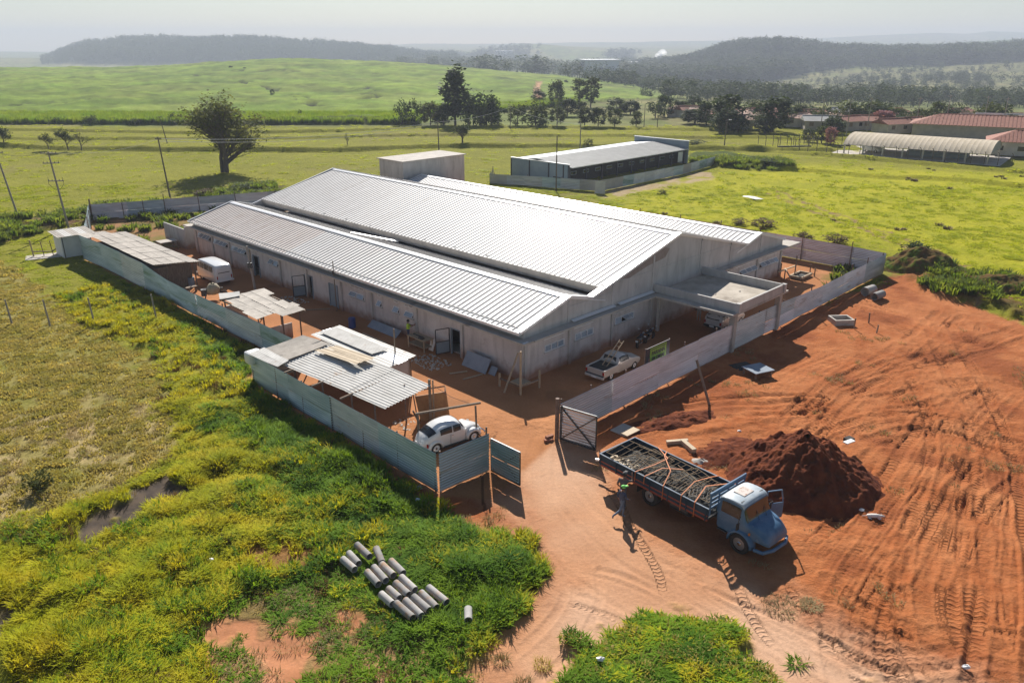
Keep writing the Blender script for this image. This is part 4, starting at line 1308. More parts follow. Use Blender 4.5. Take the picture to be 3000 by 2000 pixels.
fence('corrugated_fence', 'weathered grey corrugated fence across the far left back of the yard', [(77.6, -2.4), (60, 45.0)], [(0, 2.2), (50, 2.3)], ['zincpink', 'zinc'], 5, 4.6,
      posts=[(0.2, 3.0), (4.0, 2.2), (6.5, 2.4), (9.2, 3.0), (13.6, 2.9), (18.5, 2.6), (24, 2.6), (30, 2.6)], pside=-.12)
fence('corrugated_fence', 'short corrugated fence panel between the white car and the open left gate leaf', [(-6.75, -13.35), (-7.0, -10.15)], [(0, 2.35), (4, 2.38)], ['zincblue'], 6, 3.4, posts=[(0.05, 2.45), (3.15, 2.75)], pside=.08)


def gate(pts, h, label, mats, brace, seed):
    P = [W(*p) for p in pts]
    a = Vector((0, 0, 0)); b = P[1] - P[0]
    d = b.normalized(); out = Vector((d.y, -d.x, 0)); up = Vector((0, 0, 1))
    root = thing('gate_leaf', label, 'gate', P[0], 0, 'open gate leaves')
    for k in range(2):
        z0, z1 = .1 + h / 2 * k, .1 + h / 2 * (k + 1) - .04
        sheet(a + up * z0, a + up * z1, b + up * z1, b + up * z0, 6, .022, 5, wob=.015, seed=seed + k).build('corrugated_sheet', M[mats], root, smooth=True)
    fr = MB(); o = out * brace * .05
    f = lambda s, z: a + b * s + up * z + o
    for p, q in (((0, .1), (1, .1)), ((0, h + .1), (1, h + .1)), ((0, .1), (0, h + .1)), ((1, .1), (1, h + .1))): fr.bar(f(*p), f(*q), .09, .07)
    fr.build('frame', M['steeldark'], root)
    if brace > 0 or True:
        br = MB(); br.bar(f(.02, .15), f(.98, h), .07, .05); br.build('brace', M['steeldark'], root)
        br = MB(); br.bar(f(.02, h), f(.98, .15), .07, .05); br.build('brace', M['steeldark'], root)
    return root


gate([(-7.4, -4.55), (-9.75, -4.15)], 2.15, 'pinkish gate leaf with dark crossed braces standing open at the right of the entrance', 'zincpink', 1, 50)
gate([(-7.1, -10.05), (-9.3, -10.05)], 1.95, 'grey gate leaf swung outwards at the left of the entrance, beside the white car', 'zincblue', -1, 60)
gp = thing('gate_post', 'rusty round gate post on brick blocks beside the braced gate leaf', 'post', W(-7.25, -4.75))
MB().cyl((0, 0, 0), (0, 0, 2.75), .13, .12, 10).build('pole', M['rustpost'], gp)
for k, (x, y) in enumerate(((-.45, .1), (-.5, -.12), (-.42, .12))): MB().box((x, y, .08 + .12 * (k // 2)), (.5, .2, .14), .3 * k).build('brick', M['brick'], gp)

# ================================================================ SHEDS
def roofquad(root, cs, nsheets, mats, nr=6, amp=.02, name='roof_sheet', seed=1, ny=4, jit=.06, sag=.03, smooth=True, rows=1, nxt=0):
    """cs: four corners (a, b, z); sheets side by side from c0->c1, ribs run c0->c3"""
    o = root.location
    c = [W(*q) - o for q in cs]
    r_ = random.Random(seed)
    for rw in range(rows):
        for k in range(nsheets):
            s0, s1 = k / nsheets, (k + 1) / nsheets + .015
            u0, u1 = rw / rows, (rw + 1) / rows
            e0 = (r_.uniform(-jit, jit) if rw == 0 else -.02); e1 = (r_.uniform(-jit, jit) if rw == rows - 1 else .02)
            L = (c[3] - c[0]).length
            def P(s, t): return (c[0] * (1 - s) + c[1] * s) * (1 - t) + (c[3] * (1 - s) + c[2] * s) * t
            h = Vector((0, 0, .012 * (k % 2) + .015 * rw))
            sheet(P(s0, u0 + e0 / L) + h, P(s1, u0 + e0 / L) + h, P(s1, u1 + e1 / L) + h, P(s0, u1 + e1 / L) + h, nr, amp, ny, sag=sag * r_.random(), wob=.008, seed=r_.randint(0, 999)).build(name, M[r_.choice(mats)], root, smooth=smooth)


def wpost(root, a, b, h, r=.06, lean=(0, 0), mat='wood', nm='post'):
    p = W(a, b) - root.location; p.z = 0
    MB().bar(p, p + Vector((lean[0], lean[1], h)), r * 1.7, r * 1.7).build(nm, M[mat], root)


def beam(root, p, q, w_=.09, mat='wood', nm='beam'):
    p, q = W(*p) - root.location, W(*q) - root.location
    MB().bar(p, q, w_, w_ * 1.3).build(nm, M[mat], root)


shA = thing('lean_to_shed', 'long low shed with weathered grey corrugated roof against the left fence, behind the white van', 'shed', W(38, -7.6))
roofquad(shA, [(38.4, -9.65, 2.95), (38.0, -5.55, 2.62), (55.5, -5.8, 2.62), (55.2, -9.65, 2.95)], 4, ['oldroof'], 5, rows=6, seed=11, jit=.25)
roofquad(shA, [(55.0, -9.9, 2.75), (55.4, -7.0, 2.62), (58.0, -7.2, 2.58), (58.2, -10.0, 2.7)], 2, ['oldroof'], 5, seed=12)
for a, b, h in ((38.5, -5.8, 2.55), (43, -5.8, 2.55), (48, -5.8, 2.55), (54.5, -6.0, 2.55), (39.0, -8.2, 2.7), (40.8, -9.3, 2.8)): wpost(shA, a, b, h)
beam(shA, (38.0, -5.75, 2.54), (55.5, -5.9, 2.54)); beam(shA, (38.4, -9.5, 2.85), (38.1, -5.4, 2.52), .07)
MB().box(W(46.5, -7.7, 1.25) - shA.location, (3.6, 15, 2.3), ROT).build('boarding', M['wood'], shA)
shW = thing('white_hut', 'small white boarded hut with striped lean-to roof outside the far end of the left fence', 'hut', W(60.7, -9.8), ROT)
MB().box((0, 0, 1.2), (3.0, 2.6, 2.4)).build('wall', M['whitepaint'], shW)
sW2 = shW.location.copy()
for k in range(5):
    x0 = -1.9 + k * .78
    sheet((x0, -1.7, 2.42), (x0 + .79, -1.7, 2.42), (x0 + .79, 1.6, 2.62), (x0, 1.6, 2.62), 3, .03, 1).build('roof_sheet', M['whiteroof' if k % 2 else 'oldroof'], shW, smooth=True)
for x in (-1.45, 1.45): MB().bar((x, -1.65, 0), (x, -1.6, 2.4), .07).build('post', M['steeldark'], shW)

shB = thing('open_shelter', 'small open shelter with patchy grey sheet roof beside the cement mixer', 'shelter', W(22, -7.6))
roofquad(shB, [(19.0, -9.5, 2.45), (25.8, -9.45, 2.45), (25.2, -5.9, 2.62), (19.3, -6.3, 2.6)], 3, ['oldroof'], 6, rows=4, seed=21, jit=.35)
roofquad(shB, [(17.9, -8.3, 2.52), (20.0, -8.3, 2.52), (20.2, -6.0, 2.64), (17.9, -6.0, 2.64)], 2, ['oldroof'], 5, seed=22, jit=.2)
roofquad(shB, [(25.4, -9.6, 2.55), (26.8, -9.0, 2.6), (25.9, -7.6, 2.68), (24.8, -8.1, 2.65)], 1, ['whiteroof'], 5, seed=23)
for a, b in ((18.4, -6.4), (18.2, -8.0), (19.3, -9.0), (25.2, -6.2), (25.3, -9.2), (21.8, -6.2)): wpost(shB, a, b, 2.45, .055, mat='rustpost' if a < 20 else 'wood')
beam(shB, (18.0, -6.1, 2.45), (25.6, -6.1, 2.5)); beam(shB, (19.0, -9.3, 2.35), (25.6, -9.3, 2.35))
MB().box(W(25.5, -8.2, .9) - shB.location, (1.8, .1, 1.8), ROT).build('block_wall', M['concrete'], shB)
MB().box(W(21.9, -9.2, .9) - shB.location, (.1, 6.4, 1.8), ROT).build('block_wall', M['concrete'], shB)
MB().box(W(19.6, -7.6, .6) - shB.location, (2.2, .1, 1.2), ROT).build('block_wall', M['concrete'], shB)

shC = thing('white_roofed_shed', 'open shed with bright white corrugated roof against the nearest fence', 'shed', W(5, -11))
roofquad(shC, [(9.8, -13.0, 2.42), (9.9, -9.2, 2.72), (3.1, -8.7, 2.66), (3.0, -12.35, 2.36)], 1, ['whiteroof'], 15, .042, rows=2, seed=31, ny=6, jit=.05)
roofquad(shC, [(3.15, -12.4, 2.37), (3.2, -8.7, 2.68), (-.4, -8.55, 2.60), (-.5, -12.1, 2.30)], 1, ['whiteroof'], 15, .042, rows=1, seed=32, ny=6, jit=.1)
roofquad(shC, [(12.5, -12.6, 2.62), (9.6, -12.6, 2.62), (9.75, -9.2, 2.80), (12.5, -9.6, 2.80)], 3, ['oldroof'], 7, .02, seed=33, jit=.03)
roofquad(shC, [(12.6, -13.75, 2.52), (12.6, -12.6, 2.66), (9.3, -12.6, 2.66), (9.2, -13.5, 2.52)], 2, ['whiteroof'], 4, .012, seed=34, jit=.02)
MB().box(W(13.0, -13.2, 2.05) - shC.location, (1.1, .9, .9), ROT).build('end_hood', M['whitepaint'], shC, bevel=.2)
roofquad(shC, [(9.4, -10.6, 2.82), (9.0, -9.9, 2.84), (5.0, -9.6, 3.0), (5.0, -10.3, 2.98)], 1, ['sandwood'], 2, .03, seed=35, ny=1, jit=0)
roofquad(shC, [(9.2, -9.8, 2.84), (8.9, -9.1, 2.86), (4.9, -8.85, 3.02), (4.9, -9.55, 3.0)], 1, ['sandwood'], 2, .03, seed=36, ny=1, jit=0)
wpost(shC, -.15, -8.53, 2.95, .09, mat='wood'); wpost(shC, -.3, -8.38, 2.9, .05, mat='wood')
for a, b, h in ((.94, -9.6, 2.6), (8.5, -12.7, 2.4), (5.4, -12.6, 2.35), (2.6, -12.35, 2.3), (.6, -12.1, 2.25), (5, -9, 2.6), (9.5, -9.3, 2.7), (12.2, -9.7, 2.7), (12.2, -12.5, 2.5)): wpost(shC, a, b, h, .06, mat='rustpost')
for a, b in ((8.5, -12.9), (5.4, -12.8), (2.6, -12.6)): beam(shC, (a, b - .55, 2.28), (a, b + 3.9, 2.55), .08)
beam(shC, (10, -12.6, 2.33), (-.2, -12.0, 2.2), .07)

shD = thing('white_roofed_hut', 'hut with flat white sheet roof next to the open white shed, in the yard', 'hut', W(8.2, -7.6))
roofquad(shD, [(12.9, -8.75, 2.50), (12.9, -6.35, 2.62), (4.0, -6.15, 2.62), (3.9, -8.6, 2.50)], 3, ['whiteroof', 'whiteroof', 'trim'], 3, .02, rows=1, seed=41, jit=.1)
roofquad(shD, [(12.6, -8.2, 2.66), (12.4, -6.9, 2.72), (6.1, -6.9, 2.72), (6.3, -8.1, 2.66)], 1, ['whiteroof'], 9, .022, seed=42, jit=.05)
MB().box(W(8.3, -7.45, 1.2) - shD.location, (1.9, 7.8, 2.4), ROT).build('wall', M['concrete'], shD)
wpost(shD, 4.3, -6.5, 2.5, .06); wpost(shD, 5.6, -6.75, 4.3, .05, mat='wood'); wpost(shD, 4.3, -8.5, 2.4, .06)

# ================================================================ VEHICLE SKINS
M['greyboard'] = mk('grey_board', (.25, .29, .34), (.32, .36, .41), 1, .85, spec=.1)
class Skin:
    """body surface through half sections; each station: (x, [(y, z) * k]) from sill to roof centre"""
    def __init__(s, st): s.st = st; s.n = len(st); s.k = len(st[0][1])

    def at(s, i, j, side=1, off=0.0):
        def cr(p0, p1, p2, p3, t): return 0.5 * ((2 * p1) + (-p0 + p2) * t + (2 * p0 - 5 * p1 + 4 * p2 - p3) * t * t + (-p0 + 3 * p1 - 3 * p2 + p3) * t * t * t)
        def row(a, j):
            a = max(0, min(s.n - 1, a)); x, P = s.st[a]
            b = min(int(j), s.k - 2); t = j - b
            g = lambda q: Vector((x, P[max(0, min(s.k - 1, q))][0], P[max(0, min(s.k - 1, q))][1]))
            return cr(g(b - 1), g(b), g(b + 1), g(b + 2), t)
        a = min(int(i), s.n - 2); t = i - a
        p = cr(row(a - 1, j), row(a, j), row(a + 1, j), row(a + 2, j), t)
        return Vector((p.x, max(0, p.y) * side, p.z))

    def nrm(s, i, j, side):
        e = .05
        u = s.at(min(i + e, s.n - 1), j, side) - s.at(max(i - e, 0), j, side)
        v = s.at(i, min(j + e, s.k - 1), side) - s.at(i, max(j - e, 0), side)
        n = u.cross(v) * (1 if side < 0 else -1)
        n = -n
        return n.normalized() if n.length > 1e-9 else Vector((0, 0, 1))

    def mesh(s, sub=3):
        mb = MB()
        I = [q / sub for q in range((s.n - 1) * sub + 1)]; J = [q / sub for q in range((s.k - 1) * sub + 1)]
        for side in (1, -1):
            g = [[s.at(i, j, side) for j in J] for i in I]
            w_ = len(J)
            vs = [v for r in g for v in r]
            fs = []
            for a in range(len(I) - 1):
                for b in range(w_ - 1):
                    q = (a * w_ + b, a * w_ + b + 1, (a + 1) * w_ + b + 1, (a + 1) * w_ + b)
                    fs.append(q if side < 0 else q[::-1])
            mb.add(vs, fs)
        # close the ends
        for e in (0, s.n - 1):
            L = [s.at(e, j, 1) for j in J]; Rr = [s.at(e, j, -1) for j in reversed(J)]
            mb.add(L + Rr, [tuple(range(len(L) + len(Rr)))])
        return mb

    def patch(s, i0, i1, j0, j1, sides=(1, -1), off=.012, m=5, mb=None, cut=0):
        mb = mb or MB()
        for side in sides:
            vs = []
            for a in range(m + 1):
                for b in range(m + 1):
                    i = i0 + (i1 - i0) * a / m; j = j0 + (j1 - j0) * b / m
                    p = s.at(i, j, side); c = s.at(i, 0.0, side); 
                    n = s.nrm(i, j, side)
                    if n.dot(p - Vector((p.x * .8, 0, .7))) < 0: n = -n
                    vs.append(p + n * off)
            w_ = m + 1
            mb.add(vs, [(a * w_ + b, a * w_ + b + 1, (a + 1) * w_ + b + 1, (a + 1) * w_ + b) for a in range(m) for b in range(m)])
        return mb


def winpair(sk, par, *a, **k):
    for sd in (1, -1): sk.patch(*a, sides=(sd,), **k).build('window', M['glass'], par)


def wheel(par, x, y, r, w_=.18, rim='chrome', hub=True, n=20, name='wheel'):
    s = 1 if y > 0 else -1
    t = MB()
    prof = [(r * .60, -w_ / 2), (r * .92, -w_ / 2), (r, -w_ * .32), (r, w_ * .32), (r * .92, w_ / 2), (r * .60, w_ / 2)]
    rings = [[Vector((x + q * math.cos(2 * math.pi * k / n), y + h, r + q * math.sin(2 * math.pi * k / n))) for q, h in prof] for k in range(n)]
    vs = [v for g in rings for v in g]; m_ = len(prof)
    t.add(vs, [(k * m_ + i, k * m_ + i + 1, ((k + 1) % n) * m_ + i + 1, ((k + 1) % n) * m_ + i) for k in range(n) for i in range(m_ - 1)])
    o = t.build(name, M['rubber'], par, smooth=True)
    MB().cyl((x, y - w_ * .3, r), (x, y + s * w_ * .38, r), r * .62, r * .55, 16).build('rim', M[rim], o)
    if hub: MB().cyl((x, y + s * w_ * .38, r), (x, y + s * w_ * .5, r), r * .22, r * .16, 10).build('hub_cap', M['chrome'], o)
    return o


def plate(par, x, y, z, sx, m='plastic_white', w_=.4): MB().box((x, y, z), (.02, w_, .13)).build('number_plate', M[m], par)


# ---- rounded small white car by the gate
bt = thing('parked_car', 'small round-backed white car parked behind the corner of the nearest fence', 'car', (-3.75, 40.75, 0), R(36), 'cars parked at the site')
bs = Skin([
    (-1.95, [(.20, .40), (.36, .46), (.40, .55), (.28, .64), (0, .68)]),
    (-1.70, [(.45, .30), (.58, .50), (.58, .75), (.42, .94), (0, .99)]),
    (-1.25, [(.62, .26), (.68, .55), (.68, .92), (.52, 1.18), (0, 1.25)]),
    (-.70, [(.66, .24), (.73, .55), (.72, .95), (.58, 1.36), (0, 1.45)]),
    (-.10, [(.67, .24), (.75, .55), (.74, .95), (.60, 1.41), (0, 1.52)]),
    (.38, [(.67, .24), (.75, .55), (.73, .95), (.57, 1.36), (0, 1.46)]),
    (.62, [(.66, .24), (.74, .55), (.70, .93), (.56, 1.13), (0, 1.20)]),
    (.82, [(.62, .25), (.66, .52), (.62, .82), (.45, .95), (0, 1.00)]),
    (1.30, [(.45, .28), (.48, .52), (.46, .75), (.34, .88), (0, .93)]),
    (1.75, [(.28, .32), (.32, .48), (.32, .62), (.22, .72), (0, .76)]),
    (1.95, [(.18, .38), (.22, .46), (.20, .52), (.12, .57), (0, .60)])])
bs.mesh(3).build('body', M['carwhite'], bt, smooth=True)
winpair(bs, bt, 2.65, 3.85, 2.15, 2.85); winpair(bs, bt, 3.97, 5.0, 2.12, 2.85)
bs.patch(5.15, 5.85, 2.6, 4.0).build('windscreen', M['glass'], bt); bs.patch(1.35, 2.25, 2.75, 4.0).build('rear_window', M['glass'], bt)
for sx, x0 in ((1, 1.22), (-1, -1.20)):
    for sy in (1, -1):
        f = MB()
        # arched fender over the wheel
        rings = []
        for k in range(9):
            a = math.pi * (k / 8) * 1.02
            c = Vector((x0 - sx * 0 + .46 * math.cos(a), 0, .34 + .42 * math.sin(a)))
            rings.append([Vector((x0 + q * math.cos(a), sy * yy, .33 + q * .92 * math.sin(a))) for q, yy in ((.36, .58), (.36, .78), (.44, .80), (.52, .70), (.53, .56), (.47, .42))])
        f.loft(rings, cap=True); f.build('fender', M['carwhite'], bt, smooth=True)
        wheel(bt, x0, sy * .66, .33, .17, 'frame')
for sy in (1, -1):
    MB().box((0, sy * .73, .27), (1.6, .16, .06)).build('running_board', M['rubber'], bt)
    MB().cyl((1.62, sy * .60, .62), (1.70, sy * .60, .60), .12, .10, 12).build('headlight', M['lens'], bt)
    MB().box((-1.70, sy * .64, .58), (.06, .12, .2)).build('tail_light', M['red'], bt)
    MB().cyl((.62, sy * .78, 1.0), (.58, sy * .92, 1.02), .05, .06, 8).build('mirror', M['frame'], bt)
for x in (2.03, -2.05): MB().tube([(x - .1 * (1 if x > 0 else -1), -.72, .38), (x, -.6, .38), (x, .6, .38), (x - .1 * (1 if x > 0 else -1), .72, .38)], .045).build('bumper', M['chrome'], bt)
plate(bt, -2.0, 0, .62, 1, w_=.36)
dl = MB(); dl.bar((-.32, -.765, .3), (-.30, -.765, .93), .012); dl.bar((.66, -.755, .3), (.66, -.735, .92), .012); dl.build('door_seam', M['steeldark'], bt)
MB().box((-.18, -.775, .86), (.12, .03, .03)).build('door_handle', M['chrome'], bt)
bt.scale = (1.06,) * 3

# ---- white van
kv = thing('parked_van', 'white forward-control minibus parked between the long shed and the building, rear towards the camera', 'van', (-29.62, 74.55, 0), R(133), 'cars parked at the site')
def vst(x, w1, zb, zt, wt, lo=.30, d=0): return (x, [(w1 - .05, lo), (w1, .62), (w1, zb), (wt, zt - .16), (wt - .14, zt - .03), (0, zt)])
vk = Skin([vst(-2.22, .74, 1.10, 1.62, .60, .42), vst(-2.16, .82, 1.15, 1.88, .72), vst(-1.85, .86, 1.18, 1.98, .78), vst(-1.0, .86, 1.18, 2.02, .79), vst(0, .86, 1.18, 2.03, .80), vst(1.0, .86, 1.18, 2.01, .79), vst(1.7, .85, 1.18, 1.95, .77), vst(2.0, .83, 1.15, 1.80, .70), vst(2.2, .76, 1.02, 1.30, .66), vst(2.27, .66, .85, 1.02, .58, .42)])
vk.mesh(2).build('body', M['carwhite'], kv, smooth=True)
for i0, i1 in ((2.25, 3.15), (3.25, 4.2), (4.3, 5.2), (5.35, 6.3)):
    winpair(vk, kv, i0, i1, 2.12, 2.85, m=3)
MB().add([(-2.235, -.56, 1.22), (-2.235, .56, 1.22), (-2.13, .50, 1.66), (-2.13, -.50, 1.66)], [(0, 1, 2, 3)]).build('rear_window', M['glass'], kv)
MB().add([(2.20, -.62, 1.22), (2.20, .62, 1.22), (2.03, .58, 1.72), (2.03, -.58, 1.72)], [(0, 1, 2, 3)]).build('windscreen', M['glass'], kv)
for sy in (1, -1):
    MB().box((-2.22, sy * .68, .82), (.05, .10, .30)).build('tail_light', M['red'], kv)
    MB().cyl((2.26, sy * .5, .80), (2.31, sy * .5, .80), .10, .09, 10).build('headlight', M['lens'], kv)
    for x in (-1.25, 1.15): wheel(kv, x, sy * .74, .33, .17, 'frame')
    MB().tube([(2.0, sy * .84, 1.3), (2.05, sy * 1.02, 1.3), (2.05, sy * 1.02, 1.5)], .02).build('mirror', M['steeldark'], kv)
for x in (-2.32, 2.36): MB().box((x, 0, .50), (.10, 1.7, .16)).build('bumper', M['carwhite'], kv, bevel=.03)
plate(kv, -2.26, 0, .86, 1); MB().box((-2.18, 0, 1.86), (.08, .3, .04)).build('roof_vent', M['steeldark'], kv)
kv.scale = (1.04,) * 3

# ---- small pick-up with a ladder
pk = thing('parked_pickup', 'small cream white pick-up truck with a ladder in its bed behind the sign', 'pickup', (7.35, 51.45, 0), R(47), 'cars parked at the site')
def cst(x, w1, zb, zt, wt, lo=.28): return (x, [(w1 - .06, lo), (w1, .50), (w1 - .02, zb), (wt, zt - .08), (0, zt)])
cab = Skin([cst(-.62, .78, .92, 1.02, .70), cst(-.42, .79, .93, 1.38, .60), cst(-.1, .79, .93, 1.45, .60), cst(.35, .79, .93, 1.43, .60), cst(.75, .79, .93, 1.24, .62), cst(1.08, .78, .90, 1.00, .64), cst(1.7, .76, .80, .90, .62), cst(2.1, .72, .66, .76, .58), cst(2.18, .66, .52, .62, .5)])
cab.mesh(2).build('body', M['carsilver'], pk, smooth=True)
MB().box((-1.42, 0, .48), (1.66, 1.52, .10)).build('bed_floor', M['steeldark'], pk)
for y in (.74, -.74): MB().box((-1.40, y, .66), (1.62, .10, .52)).build('bed_side', M['carsilver'], pk, bevel=.03)
MB().box((-2.17, 0, .68), (.08, 1.42, .46)).build('tailgate', M['carsilver'], pk, bevel=.02)
MB().box((-1.38, 0, .82), (1.4, 1.32, .10)).build('bed_cover', M['void'], pk)
winpair(cab, pk, 1.15, 3.7, 2.15, 2.9, m=4); cab.patch(3.8, 4.75, 2.9, 4, m=4).build('windscreen', M['glass'], pk)
MB().add([(-.60, -.52, 1.0), (-.60, .52, 1.0), (-.49, .5, 1.33), (-.49, -.5, 1.33)], [(0, 1, 2, 3)]).build('rear_window', M['glass'], pk)
for sy in (1, -1):
    for x in (-1.35, 1.35): wheel(pk, x, sy * .70, .29, .17, 'frame')
    MB().box((-2.2, sy * .70, .68), (.06, .14, .24)).build('tail_light', M['red'], pk)
MB().box((-2.24, 0, .36), (.14, 1.58, .18)).build('bumper', M['carsilver'], pk, bevel=.04); plate(pk, -2.32, 0, .36, 1)
pk.scale = (1.04,) * 3
ld = thing('ladder', 'wooden ladder leaning out of the bed of the small pick-up', 'ladder', (6.2, 50.1, .55), R(47))
a_, b_ = Vector((.0, 0, 0)), Vector((2.3, -.1, 1.75))
for s in (-1, 1): MB().bar(a_ + Vector((0, s * .2, 0)), b_ + Vector((0, s * .17, 0)), .045, .06).build('rail', M['palewood'], ld)
for k in range(8):
    p = a_.lerp(b_, (k + .6) / 8.2); MB().bar(p + Vector((0, -.2, 0)), p + Vector((0, .2, 0)), .03).build('rung', M['palewood'], ld)

# ---- hatchback estate in the porch shade
un = thing('parked_car', 'boxy white estate car in the shade under the entrance porch', 'car', (17.85, 61.35, 0), R(46), 'cars parked at the site')
us = Skin([cst(-1.92, .70, .80, .92, .62, .40), cst(-1.84, .76, .90, 1.30, .60), cst(-1.55, .79, .93, 1.42, .62), cst(-.8, .79, .93, 1.46, .62), cst(0, .79, .93, 1.46, .61), cst(.45, .79, .93, 1.38, .60), cst(.85, .78, .92, 1.02, .64), cst(1.5, .76, .84, .93, .62), cst(1.88, .72, .66, .76, .58), cst(1.95, .66, .52, .62, .5)])
us.mesh(2).build('body', M['carwhite'], un, smooth=True)
for i0, i1 in ((1.7, 2.8), (2.9, 3.8), (3.9, 5.0)): winpair(us, un, i0, i1, 2.15, 2.85, m=3)
us.patch(5.15, 5.9, 2.9, 4, m=3).build('windscreen', M['glass'], un)
MB().add([(-1.93, -.56, .95), (-1.93, .56, .95), (-1.80, .52, 1.32), (-1.80, -.52, 1.32)], [(0, 1, 2, 3)]).build('rear_window', M['glass'], un)
for sy in (1, -1):
    for x in (-1.2, 1.18): wheel(un, x, sy * .70, .28, .16, 'frame')
    MB().box((-1.93, sy * .68, .70), (.06, .14, .26)).build('tail_light', M['red'], un)
MB().box((-1.97, 0, .38), (.12, 1.54, .22)).build('bumper', M['rubber'], un, bevel=.04); plate(un, -2.04, 0, .42, 1)
un.scale = (1.05,) * 3

# ---- motorcycles
def moto(loc, rz, label):
    m_ = thing('motorcycle', label, 'motorcycle', loc, rz, 'motorcycles by the front wall')
    for x in (-.65, .65):
        t = MB(); n = 16
        rings = []
        for k in range(n + 1):
            a = 2 * math.pi * k / n
            c = Vector((x + .27 * math.cos(a), 0, .31 + .27 * math.sin(a)))
            rings.append([c + Vector((math.cos(a) * .045 * math.cos(b), .05 * math.sin(b), math.sin(a) * .045 * math.cos(b))) for b in [q * math.pi / 3 for q in range(6)]])
        t.loft(rings, cap=False); w_ = t.build('wheel', M['rubber'], m_, smooth=True)
        MB().cyl((x, -.03, .31), (x, .03, .31), .2, .2, 12).build('rim', M['steeldark'], w_)
    MB().sphere((.12, 0, .83), .2, 10, 6, (1.35, .75, .7)).build('fuel_tank', M['red'] if 'red' in label else M['signdark'], m_, smooth=True)
    MB().loft([[Vector((x, y * w_, z)) for y, z in ((-.13, h), (.13, h), (.1, h + .09), (-.1, h + .09))] for x, h, w_ in ((-.72, .80, .8), (-.4, .76, 1), (-.05, .78, .9))]).build('seat', M['rubber'], m_)
    MB().box((.05, 0, .45), (.42, .26, .34)).build('engine', M['chrome'], m_, bevel=.04)
    MB().bar((.65, .07, .31), (.40, .07, .95), .035).bar((.65, -.07, .31), (.40, -.07, .95), .035).build('fork', M['chrome'], m_)
    MB().tube([(.25, -.36, 1.02), (.38, -.2, 1.04), (.40, 0, .98), (.38, .2, 1.04), (.25, .36, 1.02)], .018).build('handlebar', M['steeldark'], m_)
    for s in (-1, 1): MB().sphere((.36, s * .34, 1.22), .06, 8, 5, (.4, 1, .8)).build('mirror', M['lens'], m_)
    MB().cyl((.50, 0, .90), (.58, 0, .89), .08, .09, 10).build('headlight', M['lens'], m_)
    MB().cyl((-.75, -.14, .34), (.0, -.14, .30), .04, .035, 8).build('exhaust', M['chrome'], m_)
    plate(m_, -.86, 0, .62, 1, w_=.2)
    return m_
moto(G(1876, 1012), R(60), 'dark motorcycle nearest the pick-up, parked by the front wall')
moto(G(1902, 998), R(55), 'second dark motorcycle, nearer the porch pillar, by the front wall')

# ================================================================ FLATBED TRUCK
tk = thing('flatbed_truck', 'old faded blue round-nosed flatbed truck with low dark sides standing on the red earth', 'truck', (5.74, 37.28, 0), R(-49.4))
BL, BH = 6.95, 1.42
MB().box((BL / 2, 0, 1.13), (BL, 2.7, .10)).build('bed_floor', M['void'], tk)
for y in (-1.40, 1.40):
    o = MB().box((BL / 2, y, BH), (BL + .05, .06, .56)).build('side_board', M['truckbed'], tk)
    MB().box((BL / 2, y, BH + .29), (BL + .06, .065, .03)).build('rim_rail', M['greyboard'], o)
    MB().box((BL / 2, y + (.035 if y > 0 else -.035), BH - .10), (BL, .012, .07)).build('red_band', M['redstripe'], o)
    MB().box((BL / 2, y, 1.09), (BL, .10, .10)).build('red_band', M['redstripe'], o)
    for k in range(7): MB().box((.1 + k * (BL - .2) / 6, y + (.05 if y > 0 else -.05), BH - .05), (.06, .05, .62)).build('stake', M['truckbed'], o)
o = MB().box((0, 0, BH), (.06, 2.74, .56)).build('tailboard', M['truckbed'], tk)
MB().box((0, 0, BH + .29), (.065, 2.78, .03)).build('rim_rail', M['greyboard'], o)
hb = MB()
for z in (1.75, 1.98, 2.2): hb.box((BL + .05, 0, z), (.05, 2.7, .10))
hb.box((BL + .05, 0, 2.48), (.07, 2.86, .2))
for y in (-1.35, -.7, 0, .7, 1.35): hb.box((BL + .05, y, 1.9), (.06, .07, 1.1))
hb.build('headboard', M['truckblue'], tk)
for y in (-.42, .42): MB().box((4.7, y, .86), (9.0, .10, .22)).build('chassis_rail', M['steeldark'], tk)
for k in range(5): MB().box((.5 + k * 1.5, 0, 1.02), (.10, 2.5, .12)).build('cross_member', M['steeldark'], tk)
MB().bar((.1, -.6, .95), (-.75, -.9, .85), .12, .1).build('tow_beam', M['trim'], tk)
for y in (-1.02, 1.02):
    wheel(tk, 3.25, y, .52, .26, 'zinc', n=24); wheel(tk, 3.25, y * .70, .52, .24, 'steeldark', n=20)
    wheel(tk, 8.55, y, .52, .26, 'zinc', n=24)
    MB().box((2.55, y * 1.0, .72), (.03, .5, .42)).build('mud_flap', M['rubber'], tk)
MB().cyl((4.6, -.95, .75), (5.7, -.95, .75), .28, .28, 14).build('fuel_tank', M['steeldark'], tk)
MB().box((4.9, .95, .72), (.8, .4, .4)).build('tool_box', M['wood'], tk)
def ks(x, lo, w1, zb, wt, zt, cr_=.16): return (x, [(w1 - .04, lo), (w1, .95), (w1, zb), (wt + .02, zt - cr_), (wt - .12, zt - .03), (0, zt)])
